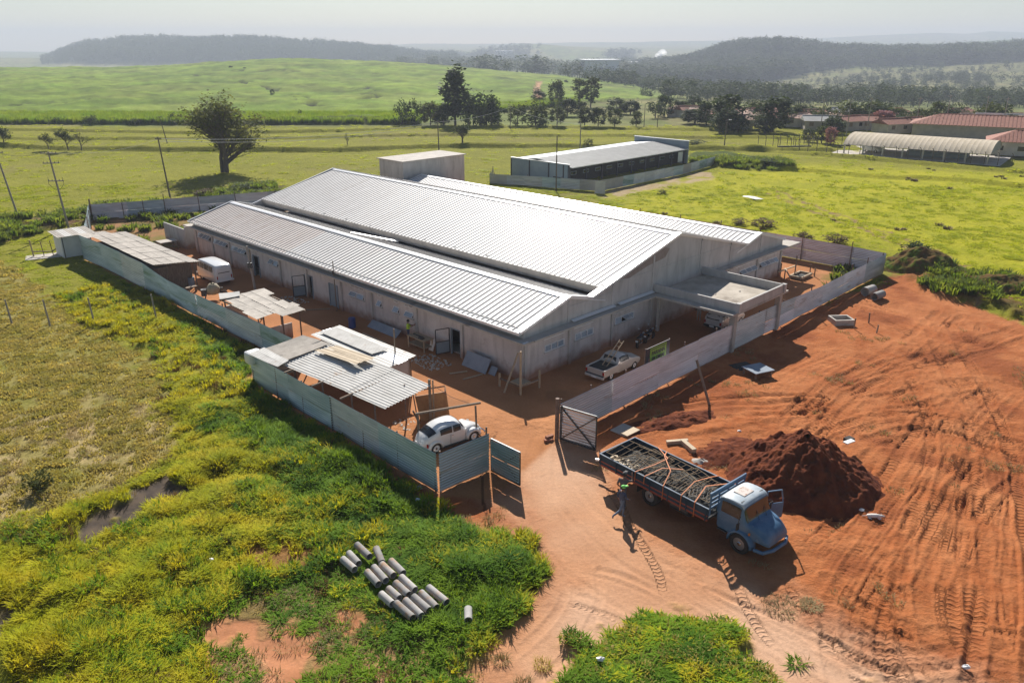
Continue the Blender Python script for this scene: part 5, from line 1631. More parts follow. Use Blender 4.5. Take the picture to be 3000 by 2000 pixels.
cabs = Skin([ks(7.22, .85, 1.02, 1.62, .90, 2.28), ks(7.34, .75, 1.06, 1.62, .96, 2.44), ks(7.8, .75, 1.08, 1.62, .98, 2.50), ks(8.3, .75, 1.08, 1.62, .96, 2.48), ks(8.50, .80, 1.07, 1.60, .94, 2.38, .2),
             ks(8.66, .85, 1.05, 1.52, .93, 1.98, .22), ks(8.82, .90, 1.02, 1.42, .90, 1.66, .08), ks(9.15, .92, .98, 1.34, .84, 1.62, .10), ks(9.5, .88, .93, 1.20, .76, 1.50, .12), ks(9.74, .84, .84, 1.06, .64, 1.32, .12), ks(9.84, .80, .74, .96, .5, 1.12, .08)])
cabs.mesh(3).build('cab', M['truckblue'], tk, smooth=True)
rf = cabs.patch(.25, 4.1, 3.25, 5.0, off=.022, m=8)
rf.build('cab_roof', M['truckroof'], tk, smooth=True)
hatch = MB().box((7.82, 0, 2.52), (.62, .78, .05)).build('roof_hatch', mk('chipped_hatch', (.52, .44, .38), (.60, .56, .52), 3, .6, c3=(.34, .15, .08), c3t=.52, c3s=7), tk, bevel=.03)
MB().box((8.28, 0, 2.475), (.05, 1.7, .03)).build('roof_rib', M['steeldark'], tk)
winpair(cabs, tk, 1.2, 3.55, 2.15, 2.9, m=5)
ws = MB().add([(8.705, -.80, 1.66), (8.86, 0, 1.64), (8.705, .80, 1.66), (8.50, .76, 2.28), (8.60, 0, 2.32), (8.50, -.76, 2.28)], [(0, 1, 4, 5), (1, 2, 3, 4)])
ws = cabs.patch(4.25, 5.8, 3.15, 5.0, m=6, off=.015).build('windscreen', mk('brown_glass', (.045, .036, .022), (.022, .02, .016), 2, .12, spec=.8), tk, smooth=True)
for y in (-1, 1):
    f = MB(); rings = []
    for k in range(11):
        a = math.pi * (k / 10)
        rings.append([Vector((8.55 + q * math.cos(a), y * yy, .52 + q * math.sin(a))) for q, yy in ((.56, .80), (.56, 1.17), (.60, 1.22), (.68, 1.14), (.72, .95), (.66, .75))])
    f.loft(rings); f.build('fender', M['truckblue'], tk, smooth=True)
    MB().cyl((9.68, y * .62, .92), (9.80, y * .62, .91), .13, .12, 14).build('headlight', M['lens'], tk)
    MB().sphere((8.98, y * 1.06, 1.22), .08, 8, 6, (.6, .8, 1)).build('indicator', M['amber'], tk)
    MB().tube([(8.45, y * 1.05, 1.9), (8.55, y * 1.35, 1.85), (8.55, y * 1.38, 1.55)], .018).build('mirror_arm', M['steeldark'], tk)
    MB().box((8.54, y * 1.38, 1.55), (.06, .22, .36)).build('mirror', M['rubber'], tk, bevel=.02)
    MB().box((7.6, y * 1.12, .78), (.5, .12, .05)).build('step', M['steeldark'], tk)
MB().box((9.77, 0, .93), (.08, .98, .26)).build('grille', M['steeldark'], tk)
MB().tube([(9.3, -1.10, .58), (9.72, -1.0, .58), (9.93, -.5, .60), (9.95, .5, .60), (9.72, 1.0, .58), (9.3, 1.10, .58)], .085, 8).build('bumper', M['truckblue'], tk)
em = MB()
for k in range(20):
    a, b = 2 * math.pi * k / 20, 2 * math.pi * (k + 1) / 20
    em.bar((9.83, .14 * math.cos(a), .97 + .14 * math.sin(a)), (9.83, .14 * math.cos(b), .97 + .14 * math.sin(b)), .02)
for a in (math.pi / 2, math.pi / 2 + 2.094, math.pi / 2 + 4.189): em.bar((9.83, 0, .97), (9.83, .14 * math.cos(a), .97 + .14 * math.sin(a)), .02)
em.build('badge', M['chrome'], tk)
MB().bar((8.93, -.25, 1.62), (8.62, -.1, 2.05), .02).bar((8.93, .35, 1.62), (8.62, .5, 2.05), .02).build('wiper', M['steeldark'], tk)
# far door stands open
do = MB().box((0, 0, 0), (.95, .05, .85)).build('door', M['truckblue'], tk, loc=(8.62, 1.52, 1.22), rot=(0, 0, R(62)), bevel=.02)
df = MB()
for p, q in (((-.45, 0, .43), (-.42, 0, 1.1)), ((.45, 0, .43), (.30, 0, 1.1)), ((-.42, 0, 1.1), (.30, 0, 1.1))): df.bar(p, q, .05)
df.build('window_frame', M['truckblue'], do)
# load
T3 = Matrix.Rotation(R(-49.4), 3, 'Z')
def tl(x, y, z): return T3 @ Vector((x, y, z)) + Vector((5.74, 37.28, 0))
ru = random.Random(5)
mb = MB()
lc = []
for i in range(26):
    for j in range(11):
        x, y = .2 + i * 6.6 / 25, -1.3 + j * 2.6 / 10
        lc.append(Vector((x, y, 1.22 + .22 * math.exp(-((y - .3) / .8) ** 2) * (0.3 if x < 1.5 or x > 6 else 1) + ru.uniform(-.05, .04))))
mb.add(lc, [(i * 11 + j, i * 11 + j + 1, (i + 1) * 11 + j + 1, (i + 1) * 11 + j) for i in range(25) for j in range(10)])
rb = mb.build('rubble_load', M['tarp'], None, loc=(5.74, 37.28, 0), rot=(0, 0, R(-49.4)))
tag(rb, 'dark heap of scrap covering the bed floor of the blue truck', 'rubble', kind='stuff')
FR = [(1.0, .0, 1.9, 1.9, 3, 'pale grille nearest the tailboard of the blue truck'), (2.3, .35, 1.5, 1.3, -8, 'grille second from the tailboard, towards the far side of the bed'), (2.7, -.5, 1.7, 1.1, 12, 'grille lying askew at the near side of the bed, behind the middle'),
      (3.6, .2, 1.9, 1.6, -5, 'large grille in the middle of the truck bed'), (4.7, -.45, 1.5, 1.2, 4, 'grille with close bars at the near side, ahead of the middle'), (5.0, .55, 1.7, 1.0, -14, 'grille along the far side board ahead of the middle'),
      (6.0, -.1, 1.3, 1.9, 2, 'grille right against the headboard of the blue truck'), (5.9, -.6, 1.0, 1.0, 30, 'small dark grille thrown across the one by the headboard'), (1.9, -.7, 1.2, .8, -25, 'small dark grille at the near rear quarter of the bed')]
for k, (x, y, w1, h1, rz, lab) in enumerate(FR):
    fr = MB(); c, s_ = w1 / 2, h1 / 2; th = .032
    mt = M['ironpale' if k < 7 else 'ironmesh']
    for p, q in (((-c, -s_), (c, -s_)), ((c, -s_), (c, s_)), ((c, s_), (-c, s_)), ((-c, s_), (-c, -s_))): fr.bar((*p, 0), (*q, 0), th)
    f_ = thing('window_grille', 'steel window ' + lab, 'grille', tl(x, y, 1.70 + .035 * (k % 4)), 0, 'steel grilles loaded on the truck')
    f_.rotation_euler = (R(ru.uniform(-3, 3)), R(ru.uniform(-3, 3)), R(-49.4 + rz))
    fr.build('outer_frame', mt, f_)
    nb_ = (4, 5, 3, 4, 8, 3, 6, 5, 3)[k]
    for j in range(1, nb_ + 1):
        xx = -c + w1 * j / (nb_ + 1); MB().bar((xx, -s_, 0), (xx, s_, 0), .020).build('bar', mt, f_)
    MB().bar((-c, s_ * .2, 0), (c, s_ * .2, 0), .022).build('cross_bar', mt, f_)
for x, y, L_, a, lab in ((2.0, .8, 2.2, 4, 'loose steel bar along the far side of the truck load'), (3.3, -.2, 2.0, 35, 'loose steel bar lying diagonally over the middle of the load'), (4.6, .3, 2.3, -20, 'loose steel bar pointing at the far corner of the headboard'), (1.2, -.8, 1.5, 60, 'loose steel bar across the rear near corner of the bed')):
    tag(MB().bar((-L_ / 2, 0, 0), (L_ / 2, 0, .08), .04).build('steel_bar', M['ironpale'], None, loc=tl(x, y, 1.76), rot=(0, 0, R(-49.4 + a))), lab, 'bar')
ob = MB()
for k in range(26): ob.box(Vector((.35 + .13 * (k % 13) + ru.uniform(0, .2), -.98 + .34 * (k // 13) + ru.uniform(-.1, .1), 1.42 + ru.uniform(0, .1))), (.30, .09, .05), ru.uniform(0, 3))
tag(ob.build('pale_offcuts', M['sandwood'], None, loc=(5.74, 37.28, 0), rot=(0, 0, R(-49.4))), 'heap of small pale offcuts in the rear near corner of the blue truck bed', 'offcuts', kind='stuff')
# orange lashing straps
def strap(pts, label, w_=.05):
    o = MB()
    for p, q in zip(pts, pts[1:]): o.bar(p, q, w_, .02)
    o = o.build('lashing_strap', M['orange'], None, loc=(5.74, 37.28, 0), rot=(0, 0, R(-49.4)))
    tag(o, label, 'strap')
strap([(4.3, -1.47, .95), (4.3, -1.45, 1.74), (3.9, -.4, 2.0), (2.7, .6, 1.98), (2.2, 1.44, 1.74)], 'orange strap nearest the middle of the truck bed, crossing diagonally')
strap([(2.5, -1.46, 1.2), (2.5, -1.44, 1.74), (2.9, -.5, 1.95), (3.0, .5, 2.0), (1.6, 1.44, 1.74)], 'orange strap nearest the rear, over the steel frames on the truck')
strap([(5.4, -1.47, .9), (5.4, -1.45, 1.74), (5.3, -.3, 2.0), (5.5, .7, 1.95), (5.5, 1.44, 1.74)], 'orange strap straight across the truck load, second from the headboard')
strap([(6.2, -1.47, .95), (6.2, -1.45, 1.74), (5.9, -.2, 1.98), (6.4, .8, 1.95), (6.5, 1.44, 1.74)], 'orange strap next to the headboard of the blue truck', .06)
strap([(3.1, -1.47, 1.3), (3.1, -1.44, 1.74), (3.4, -.4, 1.95), (4.2, .2, 2.0)], 'loose short orange strap hanging over the near side board of the truck')

# ================================================================ PEOPLE
def person(name_label, loc, rz, J, mats, cap=None, scale=1.0, hat=True):
    """J: joints; one continuous skinned body, materials by nearest bone"""
    root = thing('person', name_label, 'person', loc, rz)
    V_ = ['pelvis', 'waist', 'chest', 'neck', 'head', 'crown', 'lsh', 'lel', 'lwr', 'lha', 'rsh', 'rel', 'rwr', 'rha', 'lhip', 'lkn', 'lan', 'lto', 'rhip', 'rkn', 'ran', 'rto']
    E_ = [('pelvis', 'waist'), ('waist', 'chest'), ('chest', 'neck'), ('neck', 'head'), ('head', 'crown'), ('chest', 'lsh'), ('lsh', 'lel'), ('lel', 'lwr'), ('lwr', 'lha'), ('chest', 'rsh'), ('rsh', 'rel'), ('rel', 'rwr'), ('rwr', 'rha'),
          ('pelvis', 'lhip'), ('lhip', 'lkn'), ('lkn', 'lan'), ('lan', 'lto'), ('pelvis', 'rhip'), ('rhip', 'rkn'), ('rkn', 'ran'), ('ran', 'rto')]
    RD = dict(pelvis=(.15, .12), waist=(.14, .11), chest=(.17, .125), neck=(.06, .06), head=(.085, .095), crown=(.07, .08), lsh=(.075, .075), rsh=(.075, .075), lel=(.05, .05), rel=(.05, .05), lwr=(.032, .036), rwr=(.032, .036), lha=(.035, .045), rha=(.035, .045),
              lhip=(.10, .10), rhip=(.10, .10), lkn=(.065, .07), rkn=(.065, .07), lan=(.042, .05), ran=(.042, .05), lto=(.04, .05), rto=(.04, .05))
    me = bpy.data.meshes.new('body_cage')
    me.from_pydata([J[k] for k in V_], [(V_.index(a), V_.index(b)) for a, b in E_], [])
    tmp = bpy.data.objects.new('body_cage', me); S.collection.objects.link(tmp)
    tmp.modifiers.new('sk', 'SKIN').use_smooth_shade = True
    for i, k in enumerate(V_): me.skin_vertices[0].data[i].radius = RD[k]
    me.skin_vertices[0].data[0].use_root = True
    tmp.modifiers.new('su', 'SUBSURF').levels = 1
    dg = bpy.context.evaluated_depsgraph_get()
    nm = bpy.data.meshes.new_from_object(tmp.evaluated_get(dg))
    bpy.data.objects.remove(tmp)
    nm.name = 'body'
    for k in ('skin', 'top', 'legs', 'shoe'): nm.materials.append(M[mats[k]])
    slot = {'head': 0, 'crown': 0, 'neck': 0, 'lwr': 0, 'lha': 0, 'rwr': 0, 'rha': 0, 'pelvis': 2, 'waist': 1, 'chest': 1, 'lsh': 1, 'rsh': 1, 'lel': mats.get('sleeve', 0), 'rel': mats.get('sleeve', 0), 'lhip': 2, 'rhip': 2, 'lkn': 2, 'rkn': 2, 'lan': 2, 'ran': 2, 'lto': 3, 'rto': 3}
    pts = [(k, Vector(J[k])) for k in V_]
    pts += [('lan', Vector(J['lkn']).lerp(Vector(J['lan']), .5)), ('ran', Vector(J['rkn']).lerp(Vector(J['ran']), .5)), ('lkn', Vector(J['lhip']).lerp(Vector(J['lkn']), .5)), ('rkn', Vector(J['rhip']).lerp(Vector(J['rkn']), .5)), ('lsh', Vector(J['lsh']).lerp(Vector(J['lel']), .4)), ('rsh', Vector(J['rsh']).lerp(Vector(J['rel']), .4)), ('chest', Vector(J['waist']).lerp(Vector(J['chest']), .5))]
    for p in nm.polygons:
        c = p.center
        k = min(pts, key=lambda q: (q[1] - c).length_squared)[0]
        p.material_index = slot[k]; p.use_smooth = True
    link('body', nm, root)
    h = (Vector(J['head']) + Vector(J['crown'])) / 2
    MB().sphere(h + Vector((-.02, 0, .03)), .115, 10, 7, (1.0, .85, 1.0)).build('hair', M['hair'], root, smooth=True)
    f = Vector(J.get('face', (1, 0, 0)))
    sd_ = Vector((-f.y, f.x, 0))
    MB().sphere(h + f * .105 - Vector((0, 0, .03)), .022, 6, 4).build('nose', M[mats['skin']], root)
    for s in (-1, 1): MB().sphere(h + f * .092 + sd_ * s * .035, .012, 6, 4).build('eye', M['hair'], root)
    if cap:
        c = MB().sphere(h + Vector((0, 0, .06)), .125, 10, 6, (1, .9, .75)); c.box(h + f * .15 + Vector((0, 0, .07)), (.16, .14, .02), math.atan2(f.y, f.x))
        c.build('cap', M[cap], root, smooth=True)
    # hands with fingers
    for s, (w_, hd) in enumerate((('lwr', 'lha'), ('rwr', 'rha'))):
        a, b = Vector(J[w_]), Vector(J[hd]); d = (b - a).normalized(); x = d.orthogonal().normalized()
        fm = MB()
        for q in range(4): fm.cyl(b + x * (q - 1.5) * .022, b + x * (q - 1.5) * .024 + d * (.075 - .012 * abs(q - 1.4)), .010, .008, 5)
        fm.cyl(b - d * .02 + x * .045, b + d * .03 + x * .07, .011, .009, 5)
        fm.build('fingers', M[mats['skin']], root)
    root.scale = (scale,) * 3
    return root


base = dict(pelvis=(0, 0, .95), waist=(0, 0, 1.12), chest=(0, 0, 1.36), neck=(.01, 0, 1.50), head=(.03, 0, 1.60), crown=(.03, 0, 1.72), lsh=(0, .19, 1.43), lel=(-.05, .25, 1.15), lwr=(.05, .26, .92), lha=(.09, .26, .84),
            rsh=(0, -.19, 1.43), rel=(-.03, -.26, 1.15), rwr=(.08, -.25, .93), rha=(.12, -.25, .85), lhip=(0, .09, .92), lkn=(.03, .10, .50), lan=(-.01, .10, .09), lto=(.13, .11, .04), rhip=(0, -.09, .92), rkn=(.03, -.10, .50), ran=(-.01, -.10, .09), rto=(.13, -.11, .04))
J = dict(base, lhip=(0, .09, .92), lkn=(.16, .09, .52), lan=(.12, .09, .09), lto=(.26, .09, .04), rkn=(-.14, -.10, .52), ran=(-.50, -.11, .34), rto=(-.50, -.11, .20), lel=(-.12, .25, 1.17), lwr=(-.02, .27, .95), lha=(.02, .27, .88), rel=(.12, -.22, 1.17), rwr=(.30, -.16, 1.05), rha=(.37, -.13, 1.04))
person('worker in navy shirt and lime green cap, mid-stride beside the blue truck', (5.42, 32.85, 0), R(20), J, dict(skin='skin', top='navy', legs='jeans', shoe='boot', sleeve=1), 'lime', 1.06)
J = dict(base, rel=(.25, -.32, 1.33), rwr=(.45, -.25, 1.52), rha=(.50, -.22, 1.60), lel=(-.05, .28, 1.18), lwr=(.12, .26, 1.0), lha=(.18, .24, .95), chest=(.05, 0, 1.36), neck=(.08, 0, 1.50), head=(.12, 0, 1.60), crown=(.13, 0, 1.72))
person('worker in dark grey shirt and cap reaching up to the truck bed rail', (5.62, 33.9, 0), R(62), J, dict(skin='skin', top='greycloth', legs='greycloth', shoe='boot', sleeve=0), 'greycloth', 1.10)
J = dict(base, lel=(.22, .22, 1.25), lwr=(.45, .15, 1.22), lha=(.52, .13, 1.22), rel=(.20, -.22, 1.25), rwr=(.42, -.18, 1.35), rha=(.5, -.16, 1.40), head=(.06, 0, 1.6))
person('worker in yellow-green safety shirt standing at the workbench by the side wall', W(12.0, -.7), R(20), J, dict(skin='skin', top='hivis', legs='navy', shoe='boot', sleeve=0), None, 1.05)
J = dict(base, pelvis=(-.05, 0, .93), chest=(.12, 0, 1.30), neck=(.20, 0, 1.43), head=(.26, 0, 1.52), crown=(.28, 0, 1.63), lsh=(.12, .19, 1.38), rsh=(.12, -.19, 1.38), lel=(.3, .22, 1.15), lwr=(.5, .18, 1.05), lha=(.57, .16, 1.04), rel=(.3, -.22, 1.15), rwr=(.5, -.18, 1.05), rha=(.57, -.16, 1.04))
person('person in pale work clothes standing in the shade under the porch', G(2046, 940), R(70), J, dict(skin='skin', top='palecloth', legs='palecloth', shoe='boot', sleeve=0), None, 1.05)

# ================================================================ YARD THINGS
# sign on the front fence
sg = thing('site_sign', 'green and dark sign reading PARANA EM OBRAS standing behind the front fence', 'sign', W(-7.0, 4.45), ROT)
MB().box((1.45, .10, 2.55), (2.75, .05, 1.15)).build('board', M['signdark'], sg)
MB().box((1.45, .067, 2.55), (1.9, .012, 1.0)).build('panel', M['signgreen'], sg)
for x in (.05, 2.85): MB().bar((x, .16, 0), (x, .16, 3.15), .07).build('post', M['rustpost'], sg)
for txt, z, sz in (('PARANÁ', 2.50, .40), ('EM OBRAS', 2.14, .315)):
    cu = bpy.data.curves.new('lettering', 'FONT'); cu.body = txt; cu.size = sz; cu.extrude = .006; cu.align_x = 'CENTER'; cu.offset = .012
    to = bpy.data.objects.new('lettering', cu); S.collection.objects.link(to)
    dg = bpy.context.evaluated_depsgraph_get()
    tm = bpy.data.meshes.new_from_object(to.evaluated_get(dg)); bpy.data.objects.remove(to)
    tm.materials.clear(); tm.materials.append(M['signdark'])
    link('lettering', tm, sg, (1.45, .055, z), (math.pi / 2, 0, 0))
MB().box((1.45, .058, 2.93), (1.7, .006, .05)).build('line', M['signdark'], sg)

# concrete pipes on the grass
PIPES = [((-7.16, 30.16), (-6.49, 29.35), 'whitish pipe lying furthest up the slope, top left of the group'), ((-6.23, 29.87), (-5.84, 28.92), 'stubby pipe turned askew at the top of the group, near the longest row'), ((-7.41, 29.52), (-6.89, 28.84), 'pipe second from the far left end of the group'),
         ((-7.59, 29.09), (-6.99, 28.43), 'pipe at the far left end of the group'), ((-5.41, 28.96), (-4.81, 28.18), 'upper right pipe of the row of four'), ((-5.78, 28.71), (-5.22, 28.02), 'rust stained pipe, second from the right in the row of four'),
         ((-6.11, 28.51), (-5.49, 27.67), 'third pipe from the right in the upper row of four'), ((-6.34, 28.18), (-5.78, 27.43), 'left pipe of the upper row of four'), ((-4.79, 27.82), (-4.16, 27.05), 'right pipe of the middle row of four'),
         ((-4.98, 27.43), (-4.4, 26.75), 'second pipe from the right in the middle row'), ((-5.23, 27.05), (-4.76, 26.53), 'short dark-mouthed pipe, third in the middle row'), ((-5.49, 26.71), (-5.0, 26.17), 'short pipe at the left end of the middle row'),
         ((-3.53, 27.13), (-2.75, 26.27), 'longest pipe with open dark mouth, right end of the lowest row'), ((-3.82, 26.79), (-3.15, 25.95), 'cracked pipe, second from the right in the lowest row'), ((-4.1, 26.53), (-3.44, 25.78), 'pipe in the middle of the lowest row of five'),
         ((-4.42, 26.31), (-3.72, 25.46), 'pipe second from the left in the lowest row'), ((-4.78, 26.13), (-4.06, 25.33), 'pipe at the left end of the lowest row, nearest the camera'), ((-1.80, 25.80), (-1.76, 25.22), 'short tan pipe lying alone right of the group in the grass')]
def pipe_ring(L_, r=.165, t=.028, n=20):
    mb = MB(); rings = []
    for x, q in ((-L_ / 2, r), (L_ / 2, r), (L_ / 2, r - t), (-L_ / 2, r - t)):
        rings.append([Vector((x, q * math.cos(2 * math.pi * k / n), q * math.sin(2 * math.pi * k / n))) for k in range(n)])
    rings.append(rings[0]); mb.loft(rings, cap=False); return mb
pz = {}
for p, q, lab in PIPES:
    p, q = Vector((*p, 0)), Vector((*q, 0)); c = (p + q) / 2; d = (q - p); L_ = d.length + .12
    c.z = .36
    o = pipe_ring(L_).build('concrete_pipe', M['pipe'], None, loc=c, rot=(0, 0, math.atan2(d.y, d.x)), smooth=True, sharp=40)
    tag(o, 'concrete ' + lab, 'pipe', 'concrete pipes lying in the foreground grass')
for uv, lab, r in (((2546, 852), 'wide dark concrete pipe at the foot of the front fence, in its shadow', .42), ((2573, 866), 'wide pale concrete pipe lying just outside the fence shadow on the right', .36)):
    p = G(*uv, .4); p.z = gz(p.x, p.y) + r
    o = pipe_ring(1.5, r, .05).build('concrete_pipe', M['pipe'], None, loc=p, rot=(0, 0, R(38)), smooth=True, sharp=40); tag(o, lab, 'pipe', 'wide pipes by the front fence')

# heap of red earth
def heap(name, label, c, rx, ry, h, rz=0, n=70, mat='earthred', seed=0, peak=(0, 0), kind=None, cat='earth mound', rgh=.22):
    ang = np.linspace(0, 2 * np.pi, 4 * n // 2, endpoint=False); rad = np.linspace(0, 1.12, n // 2)
    A_, R_ = np.meshgrid(ang, rad)
    lx = R_ * rx * np.cos(A_); ly = R_ * ry * np.sin(A_)
    wx = c[0] + lx * math.cos(rz) - ly * math.sin(rz); wy = c[1] + lx * math.sin(rz) + ly * math.cos(rz)
    prof = np.clip(1 - R_, 0, 1) ** .85 * (1 + .25 * (fbm(wx, wy, .45, 201 + seed, 3) - .5))
    z = h * (1 - (1 - prof) ** 1.15) * np.clip((1.1 - R_) * 4, 0, 1)
    z = z + (fbm(wx, wy, 1.6, 203 + seed, 4) - .5) * rgh * np.clip((1.12 - R_) * 3, 0, 1) * 1.6 + ((fbm(wx, wy, 3.6, 209 + seed, 2) - .5) * rgh * .8 + (fbm(wx, wy, .7, 207 + seed, 3) - .5) * h * .3) * np.clip((1.05 - R_) * 3, 0, 1)
    base_ = relief(wx.ravel(), wy.ravel()).reshape(z.shape)
    Z = base_ + z - .10 * (R_ > 1.03) - .02
    nr, nc = Z.shape
    vs = np.stack([wx - c[0], wy - c[1], Z], -1).reshape(-1, 3)
    fs = [(i * nc + j, i * nc + (j + 1) % nc, (i + 1) * nc + (j + 1) % nc, (i + 1) * nc + j) for i in range(nr - 1) for j in range(nc)]
    me = bpy.data.meshes.new(name); me.from_pydata(vs.tolist(), [], fs); me.materials.append(M[mat]); me.polygons.foreach_set('use_smooth', [True] * len(fs)); me.update()
    o = link(name, me, None, (c[0], c[1], 0)); return tag(o, label, cat, kind=kind)
heap('earth_mound', 'big heap of dark red earth behind the cab of the blue truck', (15.7, 36.7), 4.2, 3.9, 2.5, R(15), 150, seed=1, rgh=.42)
heap('earth_mound', 'low spread of red soil between the truck bed and the big heap', (12.2, 39.4), 3.0, 1.6, .45, R(35), 50, seed=2)
heap('earth_mound', 'rough bank of dark soil at the edge of the front fence shadow', (10.2, 43.5), 3.4, 1.2, .35, R(20), 50, seed=3)
heap('earth_mound', 'overgrown earth bank outside the right corner of the front fence', G(2700, 790).xy.to_tuple(), 5.2, 3.0, 1.7, R(-20), 60, seed=4, mat='bankearth')
heap('earth_mound', 'low grassy earth bank at the right edge beyond the red lot', G(2960, 850).xy.to_tuple(), 6.5, 2.6, 1.2, R(-10), 60, seed=5, mat='bankearth')
heap('sand_pile', 'small orange sand pile in the yard between the van and the shelter', W(30.0, -5.4).xy.to_tuple(), 1.6, 1.1, .55, R(30), 40, mat='sandwood', seed=6, cat='sand pile', rgh=.05)
heap('lime_patch', 'white lime powder spilled beside the plank box behind the truck', G(2080, 1310).xy.to_tuple(), 1.1, .38, .07, R(15), 30, mat='whitepaint', seed=7, cat='powder', rgh=.05)
heap('rubble_heap', 'pale rubble heap between the truck bed and the red earth', G(2055, 1350, .1).xy.to_tuple(), .9, .5, .3, R(0), 30, mat='slab', seed=8, cat='rubble', rgh=.16)


def simple(name, label, cat, loc, rz, parts, group=None):
    """parts: (name, material, MB)"""
    r_ = thing(name, label, cat, loc, rz, group)
    for n_, m_, mb in parts: mb.build(n_, M[m_], r_)
    return r_


# cement mixer
cm = thing('cement_mixer', 'tan cement mixer among rubble between the white van and the left fence', 'mixer', W(33.6, -6.4), R(20))
MB().loft([[Vector((q * math.cos(2 * math.pi * k / 16), q * math.sin(2 * math.pi * k / 16), z)) for k in range(16)] for q, z in ((.25, .45), (.55, .65), (.62, .95), (.55, 1.15), (.34, 1.45))]).build('drum', mk('cement_drum', (.30, .25, .16), (.40, .34, .23), 3, .8), cm, smooth=True)
MB().box((-.85, 0, .7), (.45, .5, .6)).build('motor_box', M['steeldark'], cm)
for x, y in ((-.8, -.5), (-.8, .5), (.75, -.5), (.75, .5)): MB().bar((x, y, 0), (x * .75, y * .3, .95), .07).build('leg', M['steeldark'], cm)
MB().bar((-.9, 0, 1.0), (.85, 0, 1.0), .08).build('axle', M['steeldark'], cm)
wheel(cm, .9, .1, .35, .1, 'rustbrown', n=14)
for k in range(4):
    a = k * math.pi / 2 + .5; MB().bar((.30 * math.cos(a), .30 * math.sin(a), 1.46), (-.30 * math.cos(a), -.30 * math.sin(a), 1.46), .05).build('rim_bar', M['steeldark'], cm)

# tipped rusty skip by the shed post
sk = thing('tipped_skip', 'rusty brown open metal skip tipped on end beside the tall shed post', 'skip', G(1275, 1232), R(15))
q = [Vector(p) for p in ((-.9, 0, 0), (.9, 0, 0), (.75, .35, 1.75), (-1.15, .35, 1.65))]; dd = Vector((.1, .9, .35))
for nm, idx in (('base_plate', (0, 1, 2, 3)),):
    MB().loft([[v for v in q], [v + Vector((0, .05, 0)) for v in q]]).build(nm, M['rustbrown'], sk)
MB().loft([[q[0], q[3], q[3] + dd * .5, q[0] + dd], [v + Vector((.05, 0, 0)) for v in (q[0], q[3], q[3] + dd * .5, q[0] + dd)]]).build('side_plate', M['rustbrown'], sk)
MB().loft([[q[1], q[2], q[2] + dd * .5, q[1] + dd], [v + Vector((.05, 0, 0)) for v in (q[1], q[2], q[2] + dd * .5, q[1] + dd)]]).build('side_plate', M['rustbrown'], sk)
MB().tube([q[3] - Vector((.1, 0, -.1)), q[3] + dd * .5, q[2] + dd * .5, q[2]], .045).build('rim', M['rustpost'], sk)
MB().bar((-1.1, -.05, .2), (-1.3, -.1, 1.9), .07).bar((-1.0, -.2, 0), (-1.4, -.3, 1.0), .1).build('hinge_bar', M['rustpost'], sk)

# the frame of poles over the white car
fr_ = thing('timber_frame', 'thin timber frame with a long rail standing over the small white car', 'frame', G(1228, 1300))
o_ = fr_.location.copy()
p1, p2 = G(1228, 1300), G(1397, 1280)
MB().bar(Vector((0, 0, 0)), Vector((0, 0, 2.0)), .12).build('post', M['wood'], fr_)
MB().bar(p2 - o_, p2 - o_ + Vector((-.05, .05, 2.05)), .11).build('post', M['wood'], fr_)
MB().bar(Vector((-.1, -.1, 2.02)), p2 - o_ + Vector((.25, .2, 2.18)), .11).build('rail', M['wood'], fr_)
tag(MB().tube([W(-.2, -8.4, 2.6), W(-1.5, -8.0, 2.05), W(-3.2, -7.75, 2.0)], .015, 4).build('slack_wire', M['wire']), 'slack wire from the tall shed post to the frame over the white car', 'wire')

# workbench, table, sheets, scaffold
simple('workbench', 'wooden workbench loaded with tools against the side wall, by the worker in yellow-green', 'workbench', W(10.2, -.95), ROT + math.pi / 2,
       [('top', 'palewood', MB().box((0, 0, .95), (2.1, .95, .06)))] + [('leg', 'palewood', MB().box((x, y, .46), (.08, .08, .92))) for x in (-.95, .95) for y in (-.4, .4)] + [('shelf', 'palewood', MB().box((0, 0, .35), (2.0, .85, .04))), ('tools', 'steeldark', MB().box((.2, 0, 1.02), (1.2, .08, .06)).box((-.4, .2, 1.02), (.5, .3, .07)))])
def lean(name, label, a0, a1, h, off=.45, m_='zinc', b=-.35, cat='panel'):
    p = W(a0, b - off); r_ = thing(name, label, cat, p, ROT)
    L_ = a1 - a0
    MB().loft([[Vector((0, 0, .02)), Vector((0, L_, .02)), Vector((off, L_, h)), Vector((off, 0, h))], [Vector((-.04, 0, .04)), Vector((-.04, L_, .04)), Vector((off - .04, L_, h + .02)), Vector((off - .04, 0, h + .02))]]).build('board', M[m_], r_)
    return r_
lean('leaning_board', 'large blue-grey board leaning on the side wall near the building corner', 2.9, 5.4, 1.0, .6, 'greyboard')
lean('leaning_board', 'small blue-grey board at the right end of the larger leaning board', 2.2, 2.85, .55, .35, 'greyboard')
lean('leaning_board', 'white triangular offcut leaning beside the open steel door frame', 9.0, 9.5, .9, .35, 'whitepaint')
lean('leaning_board', 'long grey gutter section leaning low on the side wall', 13.3, 17.2, .5, .6, 'greyboard')
for k, (a, b, L_, rz, lab) in enumerate(((4.5, -2.1, 1.3, 20, 'short plank on the ground left of the leaning blue-grey boards'), (3.2, -1.9, 1.6, 35, 'plank on the ground in front of the leaning blue-grey boards'), (14.5, -2.2, 3.2, -45, 'long plank on the ground below the small windows'), (6.0, -6.6, 1.2, 60, 'short dark plank beside the white roofed hut'), (24, -1.4, 2.0, 10, 'plank on the ground beside the dark doorway'))):
    p = W(a, b); o = MB().box((0, 0, .05), (L_, .14, .05)).build('plank', M['palewood'], None, loc=p, rot=(0, 0, R(rz))); tag(o, lab, 'plank')
